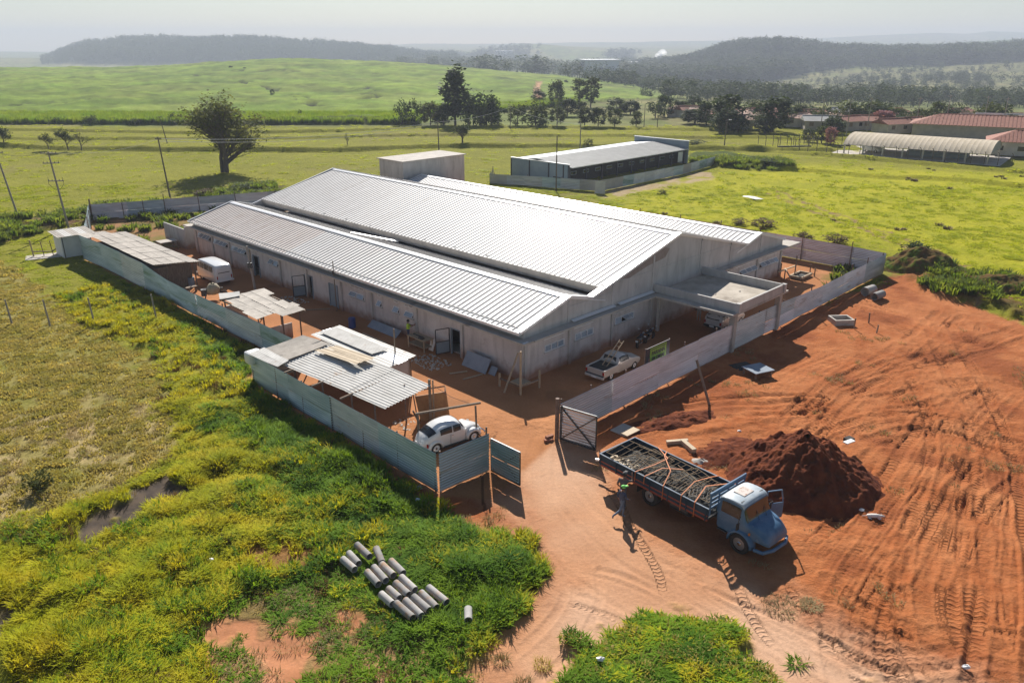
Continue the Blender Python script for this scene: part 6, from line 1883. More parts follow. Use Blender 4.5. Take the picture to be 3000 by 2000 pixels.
sc = thing('corner_scaffold', 'low timber scaffold with tall posts around the near corner of the building', 'scaffold', W(-1.27, -1.66), ROT)
for x, y, h in ((0, 0, 3.15), (0, 2.0, 1.0), (1.75, -.1, 1.3)): MB().bar((x, y, 0), (x, y, h), .11).build('post', M['palewood'], sc)
MB().bar((0, 0, .62), (0, 2.0, .62), .1).build('rail', M['wood'], sc); MB().bar((0, 0, .62), (1.75, -.1, .62), .1).build('rail', M['wood'], sc)
MB().box((.45, .45, .70), (1.0, 1.0, .05)).build('platform', M['palewood'], sc)
MB().bar((-.55, 1.0, .02), (.9, 1.1, 2.5), .1).build('brace', M['palewood'], sc)
simple('barrel', 'small dark blue barrel in the yard by the side wall', 'barrel', W(18.0, -1.9), 0, [('shell', 'bluebarrel', MB().cyl((0, 0, .0), (0, 0, .8), .3, .3, 14)), ('lid', 'bluebarrel', MB().cyl((0, 0, .8), (0, 0, .84), .27, .27, 14))])
simple('yard_table', 'pale plank table at the far end of the yard next to the annex', 'table', W(55.2, -1.6), ROT, [('top', 'slab', MB().box((0, 0, 1.0), (2.0, 1.5, .06)))] + [('leg', 'wood', MB().box((x, y, .48), (.09, .09, .96))) for x in (-.9, .9) for y in (-.65, .65)] + [('rail', 'wood', MB().box((0, -.65, .5), (1.8, .06, .1)))])
hr = thing('coiled_hose', 'coil of black hose on the ground near the plank table', 'hose', W(58.8, -1.6))
for k in range(4): MB().tube([((.75 - .1 * k) * math.cos(a * .35), (.75 - .1 * k) * math.sin(a * .35), .06 + .07 * k) for a in range(19)], .035, 6).build('loop', M['rubber'], hr)
# poles inside the yard
yp = simple('yard_pole', 'leaning timber service pole in the yard beside the white van', 'pole', W(33.0, -2.6), 0, [('pole', 'polewood', MB().cyl((0, 0, 0), (-.35, .1, 4.4), .13, .10, 8)), ('fitting', 'steeldark', MB().box((-.2, -.1, 2.6), (.4, .3, .5)))])
simple('yard_post', 'thin tall post leaning against the wall by the dark doorway', 'post', W(37.8, -.4), 0, [('pole', 'palewood', MB().cyl((0, 0, 0), (.1, .0, 3.3), .07, .06, 8))])
simple('yard_post', 'thin post on the roof line rising from the side wall eave', 'post', W(22.4, -.5), 0, [('pole', 'wood', MB().cyl((0, 0, 0), (.0, .0, 4.6), .05, .04, 8)), ('fitting', 'steeldark', MB().box((0, 0, 3.6), (.25, .2, .3)))])
# front-left yard: formwork by the right end of the building
fm = thing('formwork', 'timber formwork box with upright stakes on red earth behind the right end of the building', 'formwork', G(2345, 812), ROT)
for p, q in (((-1.1, -.6), (1.1, -.6)), ((-1.1, .6), (1.1, .6)), ((-1.1, -.6), (-1.1, .6)), ((1.1, -.6), (1.1, .6))): MB().bar((*p, .22), (*q, .22), .16, .25).build('board', M['palewood'], fm)
for x, y, h in ((-.3, .5, 2.2), (.6, .9, 2.0), (-1.9, .8, 1.0), (-1.2, 1.6, 1.4), (1.2, -.9, .9), (2.6, .2, .8)): MB().bar((x, y, 0), (x, y, h), .09).build('stake', M['wood'], fm)
MB().bar((-2.2, 1.4, .7), (1.6, 1.4, .6), .12).build('rail', M['palewood'], fm); MB().bar((-2.4, 0, .5), (-.3, 1.6, .7), .1).build('rail', M['palewood'], fm)
MB().box((0, 0, .1), (2.0, 1.0, .12)).build('fill', M['tarp'], fm)
# concrete inspection chamber outside, slab table, boards
ch = thing('inspection_chamber', 'square pale concrete inspection chamber in the red lot', 'chamber', G(2463, 945), R(5))
for c, d in (((0, -.62, .2), (1.7, .16, .5)), ((0, .62, .2), (1.7, .16, .5)), ((-.78, 0, .2), (.16, 1.08, .5)), ((.78, 0, .2), (.16, 1.08, .5))): MB().box(c, d).build('wall', M['slab'], ch)
MB().box((0, 0, -.02), (1.4, 1.08, .05)).build('pit', M['void'], ch)
for k, (uv, h, lab) in enumerate((((2545, 946), .9, 'wooden stake right of the concrete chamber'), ((2502, 962), .9, 'wooden stake just behind the concrete chamber corner'), ((2568, 975), .7, 'leaning stake furthest right of the concrete chamber'))):
    o = MB().bar((0, 0, 0), (.05 * (k - 1), 0, h), .09).build('stake', M['wood'], None, loc=G(*uv)); tag(o, lab, 'stake')
st_ = simple('slab_table', 'bluish slab lying on trestles in the porch shadow on the red lot', 'slab', G(2218, 1100), R(25), [('slab', 'greyboard', MB().box((0, 0, .55), (1.7, 1.5, .06)))] + [('leg', 'wood', MB().box((x, y, .26), (.1, .1, .52))) for x in (-.7, .7) for y in (-.6, .6)])
simple('slab', 'dark flat slab lying on the ground beside the trestle slab', 'slab', G(2175, 1075), R(25), [('slab', 'tarp', MB().box((0, 0, .06), (1.6, 1.2, .06)))])
for uv, s_, rz, m_, lab in (((1828, 1262), (1.3, 1.1, .05), 45, 'slab', 'grey board lying on the ground by the rear of the blue truck'), ((1846, 1270), (1.2, .55, .05), 42, 'sandwood', 'pale yellow board lying by the rear corner of the blue truck'), ((1222, 1434), (.5, .35, .03), 20, 'slab', 'small grey sheet lying in the shade outside the nearest fence')):
    p = G(*uv); o = MB().box((0, 0, .05), s_).build('loose_board', M[m_], None, loc=(p.x, p.y, gz(p.x, p.y) + .02), rot=(0, 0, R(rz))); tag(o, lab, 'board')
pb = thing('plank_box', 'two weathered plank troughs lying crossed behind the truck bed', 'trough', G(2015, 1318), R(20))
MB().box((0, 0, .25), (.28, 1.3, .3)).build('trough', M['sandwood'], pb); MB().bar((-.9, .9, .2), (.3, .5, .3), .22).build('trough', M['sandwood'], pb)
# crushed panel on the flank of the big heap
simple('broken_sheet', 'white and black scrap panel half buried on the right side of the red heap', 'scrap', Vector((19.2, 39.2, .9)), R(30), [('sheet', 'whitepaint', MB().box((0, 0, 0), (.7, .3, .06))), ('sheet', 'void', MB().box((.4, .3, -.1), (.5, .4, .2)))])
# propping pole outside the front fence
pr = simple('propping_pole', 'dark timber prop leaning on the outside of the front fence', 'prop', G(2078, 1185), 0, [('pole', 'wood', MB().bar((0, 0, 0), (-.75, 1.35, 2.6), .12))])
# dog
dg_ = thing('dog', 'white and brown dog lying on the red earth right of the big heap', 'dog', (18.05, 33.0, gz(18.05, 33.0)), R(-5))
MB().loft([[Vector((x, w_ * math.cos(a), .13 + h * math.sin(a))) for a in [k * math.pi / 4 for k in range(8)]] for x, w_, h in ((-.42, .03, .03), (-.36, .12, .09), (-.12, .14, .12), (.15, .14, .13), (.30, .09, .10), (.38, .08, .09), (.46, .09, .09), (.54, .05, .05), (.62, .03, .03))]).build('body', mk('dog_coat', (.75, .70, .64), (.78, .74, .68), 3, .9, c3=(.12, .06, .03), c3t=.55, c3s=5), dg_, smooth=True)
for x, y in ((.28, -.2), (.18, -.24), (-.28, -.22), (-.36, -.18)): MB().tube([(x, 0, .10), (x + .03, y * .6, .06), (x + .10, y, .03)], [.04, .03, .022]).build('leg', M['whitepaint'], dg_)
for y in (-.06, .06): MB().add([(.42, y, .20), (.47, y * 1.3, .18), (.42, y * 1.6, .27)], [(0, 1, 2)]).build('ear', M['boot'], dg_)
dg_.scale = (.85,) * 3
MB().tube([(-.42, 0, .12), (-.55, .08, .06), (-.66, .05, .04)], [.02, .015, .01]).build('tail', M['whitepaint'], dg_)
# litter
rr_ = random.Random(31)
LT = [((1660, 1262), 'tiny white scrap by the brick blocks of the gate post'), ((2166, 1265), 'white scrap on the red earth above the big heap'), ((1225, 1475), 'white plastic bag at the edge of the green grass'), ((620, 1652), 'pale crumpled bag in the yellow grass'), ((727, 1693), 'small blue-white bag on the bare dark patch'), ((700, 1108), 'white crumpled bag in the grass left of the nearest fence'), ((2523, 1497), 'white rag beside the lying dog'),
      ((2830, 1958), 'pinkish scrap on the tracked earth at bottom right'), ((1758, 1955), 'white scrap on the grass island at the bottom')]
for uv, lab in LT:
    p = G(*uv); o = MB().sphere((0, 0, .05), .12, 7, 5, (1.3, .8, .6))
    o.v = [(x + rr_.uniform(-.03, .03), y + rr_.uniform(-.03, .03), z + rr_.uniform(-.02, .03)) for x, y, z in o.v]
    o = o.build('litter', M['plastic_white'], None, loc=(p.x, p.y, gz(p.x, p.y) + (.18 if 'grass' in lab else 0))); tag(o, lab, 'litter')
rl = MB()
def scat(a0, a1, b0, b1, n, s0, s1, mb):
    for _ in range(n):
        p = W(rr_.uniform(a0, a1), rr_.uniform(b0, b1), .03)
        s_ = rr_.uniform(s0, s1); mb.box(p, (s_, s_ * rr_.uniform(.4, 1), s_ * .5), rr_.uniform(0, 3))
scat(31.0, 36.0, -9.2, -7.3, 260, .08, .28, rl)
o = rl.build('brick_rubble', M['brick']); tag(o, 'broken bricks and rubble around the cement mixer by the left fence', 'rubble', kind='stuff')
rl = MB(); scat(6.0, 9.0, -3.4, -1.2, 160, .04, .16, rl); scat(26.5, 29.5, -2.2, -.8, 90, .04, .16, rl); scat(-.2, 1.6, -10.3, -9.0, 60, .05, .15, rl)
o = rl.build('pale_rubble', M['slab']); tag(o, 'pale plaster fragments scattered in front of the open doorways', 'rubble', kind='stuff')
pm_ = MB()
for k in range(26):
    p = W(16.5 + rr_.uniform(-1.6, 1.0), -8.4 + rr_.uniform(-.9, 1.1), .05 + .02 * k); d = Vector((rr_.uniform(-1, 1), rr_.uniform(-1, 1), rr_.uniform(.0, .35))); pm_.bar(p, p + d, .10, .05)
tag(pm_.build('timber_pile', M['wood']), 'untidy pile of dark broken timber beside the small open shelter', 'timber', kind='stuff')
for k, (a, b, lab, m_) in enumerate(((40.0, -7.0, 'brown cupboard at the front end of the long shed', 'rustbrown'), (39.0, -6.1, 'grey drum at the front end of the long shed', 'greyboard'), (37.2, -7.1, 'low wooden bench in front of the long shed', 'wood'))):
    if k == 0: simple('cupboard', lab, 'cupboard', W(a, b), ROT, [('case', m_, MB().box((0, 0, .9), (1.2, .7, 1.8))), ('door', 'wood', MB().box((-.28, -.36, .9), (.5, .03, 1.7))), ('door', 'wood', MB().box((.28, -.36, .9), (.5, .03, 1.7)))])
    elif k == 1: simple('drum', lab, 'drum', W(a, b), 0, [('shell', m_, MB().cyl((0, 0, 0), (0, 0, .9), .32, .32, 14)), ('lid', 'steeldark', MB().cyl((0, 0, .9), (0, 0, .93), .28, .28, 14))])
    else: simple('bench', lab, 'bench', W(a, b), ROT, [('top', m_, MB().box((0, 0, .5), (1.4, .4, .06)))] + [('leg', m_, MB().box((x, 0, .24), (.08, .35, .48))) for x in (-.6, .6)])

# ================================================================ FAR POINTS
def hit(u, v):
    """where the sight line of pixel (u, v) meets the terrain"""
    du, dv = u - 1500.0, v - 1000.0
    fw = FPX * CP - dv * SP; dn = FPX * SP + dv * CP
    t = du / fw
    Y = np.concatenate([np.arange(20, 230, 1.0), np.geomspace(230, 6200, 900)])
    ray = CAMH - Y * dn / fw
    z = np.zeros(len(Y)); q = Y >= 230
    z[q] = far_z(np.full(q.sum(), t), Y[q])
    k = np.argmax(ray <= z)
    if ray[k] > z[k]: k = len(Y) - 1
    y = Y[k]
    return Vector((t * y, y, gz(t * y, y)))


def disp(x, y): return hit(x * 3000 / 2352, y * 3000 / 2352)


# ================================================================ TREES
def leafcards(pts, size, rr, n_per, spread, mb=None, flat=.6):
    mb = mb or MB()
    vs, fs = [], []
    for p in pts:
        for _ in range(n_per):
            c = (p[0] + rr.gauss(0, spread), p[1] + rr.gauss(0, spread), p[2] + rr.gauss(0, spread * flat))
            s = size * rr.uniform(.6, 1.3)
            a, b = rr.uniform(0, 6.28), rr.uniform(-.9, .9)
            ux, uy, uz = math.cos(a) * s, math.sin(a) * s, b * s * .6
            wx, wy, wz = -math.sin(a) * s * .55 * math.cos(b), math.cos(a) * s * .55 * math.cos(b), s * .55 * math.sin(b + .6)
            k = len(vs)
            vs += [(c[0] - ux, c[1] - uy, c[2] - uz), (c[0] + wx, c[1] + wy, c[2] + wz), (c[0] + ux, c[1] + uy, c[2] + uz), (c[0] - wx, c[1] - wy, c[2] - wz)]
            fs.append((k, k + 1, k + 2, k + 3))
    return mb.add(vs, fs)


def branches(rr, H, lev0=.25, spread=.5, n1=7, n2=4, n3=3, r0=.05, up=.5, lean=0.0, twin=False, smin=.35, pear=False):
    """limb skeleton: returns mesh of trunk and limbs, and tip points"""
    mb = MB(); tips = []
    def seg(p, d, L, r, lev):
        k = 3
        path = [p]; rad = [r]
        q = p.copy(); dd = d.copy()
        for i in range(k):
            dd = (dd + Vector((rr.gauss(0, .13), rr.gauss(0, .13), rr.gauss(.03, .08)))).normalized()
            q = q + dd * (L / k); path.append(q.copy()); rad.append(r * (1 - .55 * (i + 1) / k))
        mb.tube(path, rad, 5 if lev < 2 else 3)
        if lev == 3 or r < .012 * H / 10: tips.append(q); tips.append(path[2]); return
        nn = (n1, n2, n3)[lev] if lev < 3 else 2
        for j in range(nn):
            s = smin + (1 - smin) * (j + rr.random() * .6) / nn
            i = min(int(s * k), k - 1); pp = path[i].lerp(path[i + 1], s * k - i)
            a = rr.uniform(0, 6.28) if lev else 6.28 * j / nn + rr.uniform(-.4, .4)
            side = Vector((math.cos(a), math.sin(a), 0))
            nd = (dd * (1 - spread) + side * spread * (1.2 if lev == 0 else .9) + Vector((0, 0, up * rr.uniform(.3, 1)))).normalized()
            seg(pp, nd, L * rr.uniform(.50, .72) * ((1.25 - .55 * s if pear else 1.1) if lev == 0 else 1), rad[i + 1] * .62, lev + 1)
        tips.append(q)
    if twin:
        seg(Vector((-.2, 0, 0)), Vector((-.16, 0, 1)).normalized(), H * .55, H * r0 * .75, 0)
        seg(Vector((.35, .1, 0)), Vector((.05, .1, 1)).normalized(), H * .62, H * r0, 0)
    else: seg(Vector((0, 0, 0)), Vector((lean, 0, 1)).normalized(), H * .55, H * r0, 0)
    return mb, tips


def tree_obj(name, label, loc, H, seed, leaf, size, per, scat_, group=None, cat='tree', rot=0, **k):
    rr = random.Random(seed)
    mb, tips = branches(rr, H, **k)
    top = max(t.z for t in tips)
    f = H / top
    mb.v = [(a * f, b * f, c * f) for a, b, c in mb.v]; tips = [t * f for t in tips]
    r_ = thing(name, label, cat, loc, rot, group)
    mb.build('trunk', M['bark'], r_, smooth=True)
    leafcards([t for t in tips if t.z > H * .18], size, rr, per, scat_).build('crown', M[leaf], r_)
    return r_


bigp = G(656, 505)
tree_obj('broad_tree', 'large lone spreading tree with forked trunk in the middle of the left pasture', bigp, 14.6, 8, 'leafolive', .24, 5, .50, twin=True, n1=13, n2=6, n3=4, r0=.030, spread=.62, up=.42, smin=.14, pear=True).scale = (1.14, 1.14, .98)
for (x, y, h, sd, lf, lab, per) in ((335, 905, 3.4, 11, 'leafolive', 'small sparse tree, left of the bushy one in the far left pasture', 5), (470, 910, 4.6, 12, 'leafmid', 'bushy small tree in the far left pasture', 9), (560, 915, 4.0, 13, 'leafolive', 'nearly bare thin tree just right of the bushy small tree on the left', 2),
                                    (25, 880, 4.2, 14, 'leafdark', 'dark round tree cut by the left edge of the picture', 10)):
    tree_obj('small_tree', lab, G(x / 2.34, 50 + y / 2.34), h, sd, lf, .16, per, .30, n1=7, n2=4, n3=2, r0=.035, spread=.6)
tree_obj('small_tree', 'small leafy tree standing in the pasture behind the concrete tower', G(1000 + 830 / 2.34, 50 + 872 / 2.34), 4.6, 15, 'leafmid', .18, 7, .34, n1=7, n2=5, n3=2, spread=.7)
tree_obj('small_tree', 'thin bare sapling left of the concrete tower in the pasture', G(1000 + 42 / 2.34, 50 + 876 / 2.34), 2.6, 16, 'leafolive', .10, 2, .2, n1=6, n2=3, n3=2)

# templates for the distant trees
def template(kind, seed):
    rr = random.Random(seed)
    mb = MB(); lf = MB()
    if kind == 'round':      # broad crown of clumps, unit height 1
        mb.tube([(0, 0, 0), (.02, 0, .25), (.0, .02, .5)], [.035, .028, .012], 5)
        pts = []
        for k in range(36):
            a = rr.uniform(0, 6.28); e = rr.uniform(-.75, 1); q = rr.uniform(.55, 1) ** .5
            pts.append((.40 * q * math.cos(a) * math.cos(e * 1.2), .40 * q * math.sin(a) * math.cos(e * 1.2), .53 + .42 * q * math.sin(e * 1.3)))
        for p in pts[::4]: mb.tube([(0, 0, .3), (p[0] * .6, p[1] * .6, p[2] * .8), p], [.014, .01, .004], 3)
        leafcards(pts, .058, rr, 30, .075, lf, .8)
    elif kind == 'tall':     # narrow eucalyptus like
        mb.tube([(0, 0, 0), (.01, .01, .4), (.0, -.01, .92)], [.018, .013, .004], 5)
        pts = []
        for k in range(26):
            z = rr.uniform(.22, 1.0); a = rr.uniform(0, 6.28); q = .17 * (1.1 - abs(z - .65) * 1.3) * rr.uniform(.3, 1.1)
            pts.append((q * math.cos(a), q * math.sin(a), z))
            mb.tube([(0, 0, z - .10), pts[-1]], [.006, .003], 3)
        leafcards(pts, .040, rr, 32, .05, lf, 1.1)
    elif kind == 'dense':    # thick low canopy reaching the ground
        pts = []
        for k in range(30):
            a = rr.uniform(0, 6.28); q = rr.uniform(.3, 1); z = rr.uniform(.12, .9)
            w_ = .62 * math.sqrt(max(0, 1 - (z - .35) ** 2 * 2.0))
            pts.append((w_ * q * math.cos(a), w_ * q * math.sin(a), z))
        mb.tube([(0, 0, 0), (0, 0, .5)], [.04, .02], 5)
        leafcards(pts, .06, rr, 26, .09, lf, .8)
    elif kind == 'far':      # cheap crown for woods on the far hills
        pts = [(.30 * math.cos(a) * q, .30 * math.sin(a) * q, z) for a, q, z in ((rr.uniform(0, 6.28), rr.uniform(.2, 1), rr.uniform(.35, .95)) for _ in range(12))]
        mb.tube([(0, 0, 0), (0, 0, .6)], [.02, .01], 3)
        leafcards(pts, .065, rr, 13, .10, lf, .9)
    return mb, lf


TM = {}
for kd, nv in (('round', 3), ('tall', 3), ('dense', 3)):
    for s in range(nv):
        a, b = template(kd, 40 + s * 7 + len(kd))
        TM[kd, s] = (a.mesh('trunk', M['bark'], True), {lf: b.mesh('crown_' + lf, M[lf]) for lf in ('leafdark', 'leafmid', 'leafolive')})
ORD = ['first', 'second', 'third', 'fourth', 'fifth', 'sixth', 'seventh', 'eighth', 'ninth', 'tenth', 'eleventh', 'twelfth', 'thirteenth', 'fourteenth', 'fifteenth', 'sixteenth', 'seventeenth', 'eighteenth', 'nineteenth', 'twentieth',
       'twenty-first', 'twenty-second', 'twenty-third', 'twenty-fourth', 'twenty-fifth', 'twenty-sixth', 'twenty-seventh', 'twenty-eighth', 'twenty-ninth', 'thirtieth']
tr_r = random.Random(77)


def ftree(kind, var, leaf, loc, H, W_, label, group, name=None):
    t, c = TM[kind, var % 3]
    r_ = thing(name or {'round': 'round_tree', 'tall': 'tall_tree', 'dense': 'bushy_tree'}[kind], label, 'tree', loc, tr_r.uniform(0, 6.28), group)
    wf = {'round': .86, 'tall': .30, 'dense': 1.3}[kind]
    a = link('trunk', t, r_); b = link('crown', c[leaf], r_)
    r_.scale = (W_ / wf, W_ / wf, H)
    return r_


def px_tree(kind, leaf, x0, x1, ytop, ybase, label, group, var=0):
    """tree spanning display columns x0..x1, top ytop, foot ybase"""
    p = disp((x0 + x1) / 2, ybase)
    d = p.y / (FPX * CP - (ybase * 1.2755 - 1000) * SP)
    H = (ybase - ytop) * 1.2755 * d * 1.04 / CP * 1.0
    return ftree(kind, var, leaf, p, H, (x1 - x0) * 1.2755 * d, label, group)


g1 = 'trees of the tree line behind the pasture'
ROW = [('dense', 'leafdark', 903, 945, 237, 287), ('dense', 'leafdark', 935, 972, 236, 287), ('round', 'leafolive', 968, 1010, 243, 289), ('round', 'leafmid', 1000, 1035, 246, 289), ('dense', 'leafdark', 1050, 1105, 226, 288), ('dense', 'leafdark', 1080, 1155, 223, 289), ('dense', 'leafdark', 1100, 1155, 240, 289), ('dense', 'leafmid', 1085, 1125, 258, 290),
       ('dense', 'leafmid', 1165, 1212, 245, 290), ('dense', 'leafmid', 1195, 1265, 237, 290), ('dense', 'leafmid', 1215, 1265, 250, 290), ('round', 'leafmid', 1262, 1297, 256, 292), ('round', 'leafdark', 1280, 1325, 232, 268), ('round', 'leafdark', 1320, 1350, 240, 268), ('round', 'leafmid', 1325, 1360, 257, 293), ('round', 'leafdark', 1355, 1392, 256, 293),
       ('round', 'leafmid', 1395, 1428, 257, 293), ('round', 'leafmid', 1448, 1474, 263, 292), ('round', 'leafdark', 1395, 1440, 232, 262), ('round', 'leafdark', 1425, 1470, 236, 264), ('dense', 'leafdark', 1480, 1530, 238, 272), ('round', 'leafdark', 1505, 1545, 226, 268), ('round', 'leafmid', 1540, 1580, 236, 268), ('round', 'leafdark', 1575, 1612, 228, 262)]
kindw = {'dense': 'bushy', 'round': 'round-topped'}; tonew = {'leafdark': 'dark', 'leafmid': 'mid-green', 'leafolive': 'olive'}
ROW += [('dense', 'leafdark', 1062, 1112, 232, 289), ('dense', 'leafdark', 1105, 1152, 230, 288), ('dense', 'leafdark', 1000, 1040, 250, 289)]
ROW.sort(key=lambda q: q[2] + q[3])
for i, (kd, lf, x0, x1, yt, yb) in enumerate(ROW):
    px_tree(kd, lf, x0, x1, yt, yb, '%s %s tree, %s from the left in the tree line behind the pasture' % (tonew[lf], kindw[kd], ORD[i]), g1, i)
px_tree('tall', 'leafdark', 1022, 1070, 178, 288, 'tall dark column of a tree rising far above the tree line', None, 0); px_tree('tall', 'leafdark', 1028, 1062, 182, 288, 'tall dark tree directly behind the tallest column of the tree line', None, 1)
for i, (x0, x1, yt, yb) in enumerate(((1258, 1296, 194, 244), (1318, 1342, 192, 246), (1342, 1370, 191, 248), (1225, 1250, 210, 240))):
    px_tree('tall' if i else 'round', 'leafmid', x0, x1, yt, yb, 'feathery tall tree, %s from the left in the green slope beyond the tree line' % ORD[i], 'tall trees on the slope behind the tree line', i)
i = 0
for x, yt, yb in ((1355, 154, 174), (1368, 157, 175), (1380, 158, 177), (1392, 159, 178), (1405, 161, 179), (1418, 163, 181), (1432, 164, 182), (1448, 167, 184)):
    px_tree('round', 'leafdark', x - 9, x + 9, yt, yb, 'small hazy tree, %s from the left in the row on the far cane slope' % ORD[i], 'row of trees on the far cane slope', i); i += 1
# trees among the houses
TOWN = [('round', 'leafdark', 1598, 1645, 242, 290), ('round', 'leafdark', 1628, 1705, 236, 300), ('round', 'leafdark', 1640, 1700, 258, 306), ('round', 'leafdark', 1728, 1815, 232, 302), ('round', 'leafdark', 1805, 1842, 252, 290), ('dense', 'leafdark', 1838, 1880, 246, 270), ('dense', 'leafmid', 1860, 1905, 262, 288), ('dense', 'leafdark', 1893, 1935, 268, 302),
        ('round', 'leafmid', 1950, 1990, 254, 290), ('round', 'leafdark', 1985, 2040, 252, 292), ('round', 'leafmid', 2030, 2080, 254, 290), ('dense', 'leafdark', 2050, 2100, 262, 296), ('round', 'leafdark', 2090, 2130, 258, 292), ('dense', 'leafmid', 2118, 2160, 264, 296), ('round', 'leafdark', 2160, 2205, 256, 290), ('dense', 'leafmid', 2200, 2240, 268, 298),
        ('round', 'leafdark', 2240, 2285, 260, 292), ('dense', 'leafdark', 2285, 2345, 268, 304), ('round', 'leafmid', 1840, 1870, 300, 326), ('round', 'leafmid', 1868, 1905, 296, 330), ('dense', 'leafmid', 1560, 1600, 246, 270), ('dense', 'leafdark', 1700, 1735, 250, 282)]
for i, (kd, lf, x0, x1, yt, yb) in enumerate(TOWN):
    px_tree(kd, lf, x0, x1, yt, yb, '%s %s tree, %s listed from the left among the houses on the right' % (tonew[lf], kindw[kd], ORD[i]), 'trees among the houses', i)
for i, (x0, x1, yt, yb, lab) in enumerate(((1892, 1920, 300, 336, 'pink blossoming small tree in front of the houses, left of the vaulted hall'), (2000, 2050, 262, 300, 'pink blossoming tree among the houses above the vaulted hall'))):
    r_ = px_tree('round', 'leafmid', x0, x1, yt, yb, lab, None, i)
    for c in kids(r_):
        if 'crown' in c.name:
            c.data = c.data.copy(); c.data.materials.clear(); c.data.materials.append(M['leafpink'])
# lone trees in the cane and on the crest
for i, (x, yt, yb, wd) in enumerate(((648, 126, 133, 12), (664, 128, 134, 14), (530, 153, 160, 10), (562, 156, 161, 7), (626, 208, 222, 10), (1085, 0, 0, 0), (400, 262, 284, 34), (716, 262, 276, 12), (800, 256, 268, 18), (1300, 186, 196, 10), (130, 272, 286, 26), (210, 268, 288, 34), (310, 274, 288, 30), (690, 255, 275, 12))):
    if wd: px_tree('round' if yb < 240 else 'dense', 'leafdark', x - wd / 2, x + wd / 2, yt, yb, ['crest tree, left of the pair on top of the cane hill', 'crest tree, right of the pair on top of the cane hill', 'square bush below the cane hill crest, left one', 'low bush right of the square bush below the crest', 'thin lone tree in the cane behind the big tree', '', 'spiky grey-green bush at the cane edge left of the big tree', 'bush in the cane right of the big tree', 'low bush in the cane right of the big tree, nearer the road', 'small bush on the far cane slope by the dirt road', 'dark bush at the cane edge, first from the left', 'dark bush at the cane edge, second from the left', 'dark bush at the cane edge, third from the left', 'bush above the dark cane strip right of the big tree'][i], 'lone trees and bushes of the cane field', i)

# ================================================================ WOODS AND GRASS (instanced ground cover)
def unlinked(name, mb, mat):
    return bpy.data.objects.new(name, mb.mesh(name, mat))


def scatter(name, label, pts, rot, scl, srcs, cat=None, kind='stuff'):
    """points with turn and size; each carries one of the source meshes"""
    n = len(pts)
    idx = np.random.default_rng(5).integers(0, len(srcs), n)
    me = bpy.data.meshes.new(name)
    me.vertices.add(n); me.vertices.foreach_set('co', np.asarray(pts, np.float32).ravel())
    for nm, ar, ty in (('turn', rot, 'FLOAT'), ('idx', idx, 'INT')):
        a = me.attributes.new(nm, ty, 'POINT'); a.data.foreach_set('value', np.asarray(ar, np.float32 if ty == 'FLOAT' else np.int32))
    a = me.attributes.new('size', 'FLOAT_VECTOR', 'POINT'); a.data.foreach_set('vector', np.asarray(scl, np.float32).ravel())
    o = link(name, me)
    ng = bpy.data.node_groups.new(name, 'GeometryNodeTree')
    ng.interface.new_socket('Geometry', in_out='INPUT', socket_type='NodeSocketGeometry')
    ng.interface.new_socket('Geometry', in_out='OUTPUT', socket_type='NodeSocketGeometry')
    N = ng.nodes.new; L = ng.links.new
    gi = N('NodeGroupInput'); go = N('NodeGroupOutput')
    jn = N('GeometryNodeJoinGeometry')
    def at(nm, ty):
        q = N('GeometryNodeInputNamedAttribute'); q.data_type = ty; q.inputs[0].default_value = nm
        return next(s for s in q.outputs if s.enabled)
    tv = N('ShaderNodeCombineXYZ'); L(at('turn', 'FLOAT'), tv.inputs[2])
    sz = at('size', 'FLOAT_VECTOR'); ix = at('idx', 'INT')
    for k, s in enumerate(srcs):
        oi = N('GeometryNodeObjectInfo'); oi.inputs[0].default_value = s; oi.inputs['As Instance'].default_value = True
        cmp_ = N('FunctionNodeCompare'); cmp_.data_type = 'INT'; cmp_.operation = 'EQUAL'
        L(ix, cmp_.inputs[2]); cmp_.inputs[3].default_value = k
        ip = N('GeometryNodeInstanceOnPoints')
        L(gi.outputs[0], ip.inputs['Points']); L(cmp_.outputs[0], ip.inputs['Selection']); L(oi.outputs['Geometry'], ip.inputs['Instance'])
        L(tv.outputs[0], ip.inputs['Rotation']); L(sz, ip.inputs['Scale']); L(ip.outputs[0], jn.inputs[0])
    L(jn.outputs[0], go.inputs[0])
    md = o.modifiers.new('scatter', 'NODES'); md.node_group = ng
    return tag(o, label, cat, kind=kind)


def tuft(nb, h, spread, wd, droop, seed, mat):
    rr = random.Random(seed); vs, fs = [], []
    for _ in range(nb):
        a = rr.uniform(0, 6.28); q = spread * rr.random() ** .6
        x, y = q * math.cos(a), q * math.sin(a)
        a2 = a + rr.uniform(-1.2, 1.2); hh = h * rr.uniform(.45, 1.1); dr = droop * rr.uniform(.3, 1.2) * hh
        dx, dy = math.cos(a2), math.sin(a2); w_ = wd * rr.uniform(.7, 1.3); px, py = -dy * w_, dx * w_
        k = len(vs)
        vs += [(x - px, y - py, -.03), (x + px, y + py, -.03), (x + dx * dr * .35 + px * .9, y + dy * dr * .35 + py * .9, hh * .62), (x + dx * dr * .35 - px * .9, y + dy * dr * .35 - py * .9, hh * .62), (x + dx * dr, y + dy * dr, hh * .9)]
        fs += [(k, k + 1, k + 2, k + 3), (k + 3, k + 2, k + 4)]
    mb = MB(); mb.add(vs, fs)
    return unlinked('tuft', mb, mat)


gr = np.random.default_rng(11)


def sample(n, y0, y1, tmax=.82, tmin=-.82):
    """even over the ground between two distances"""
    Y = np.sqrt(gr.uniform(y0 * y0, y1 * y1, n)); t = gr.uniform(tmin, tmax, n)
    return t * Y, Y


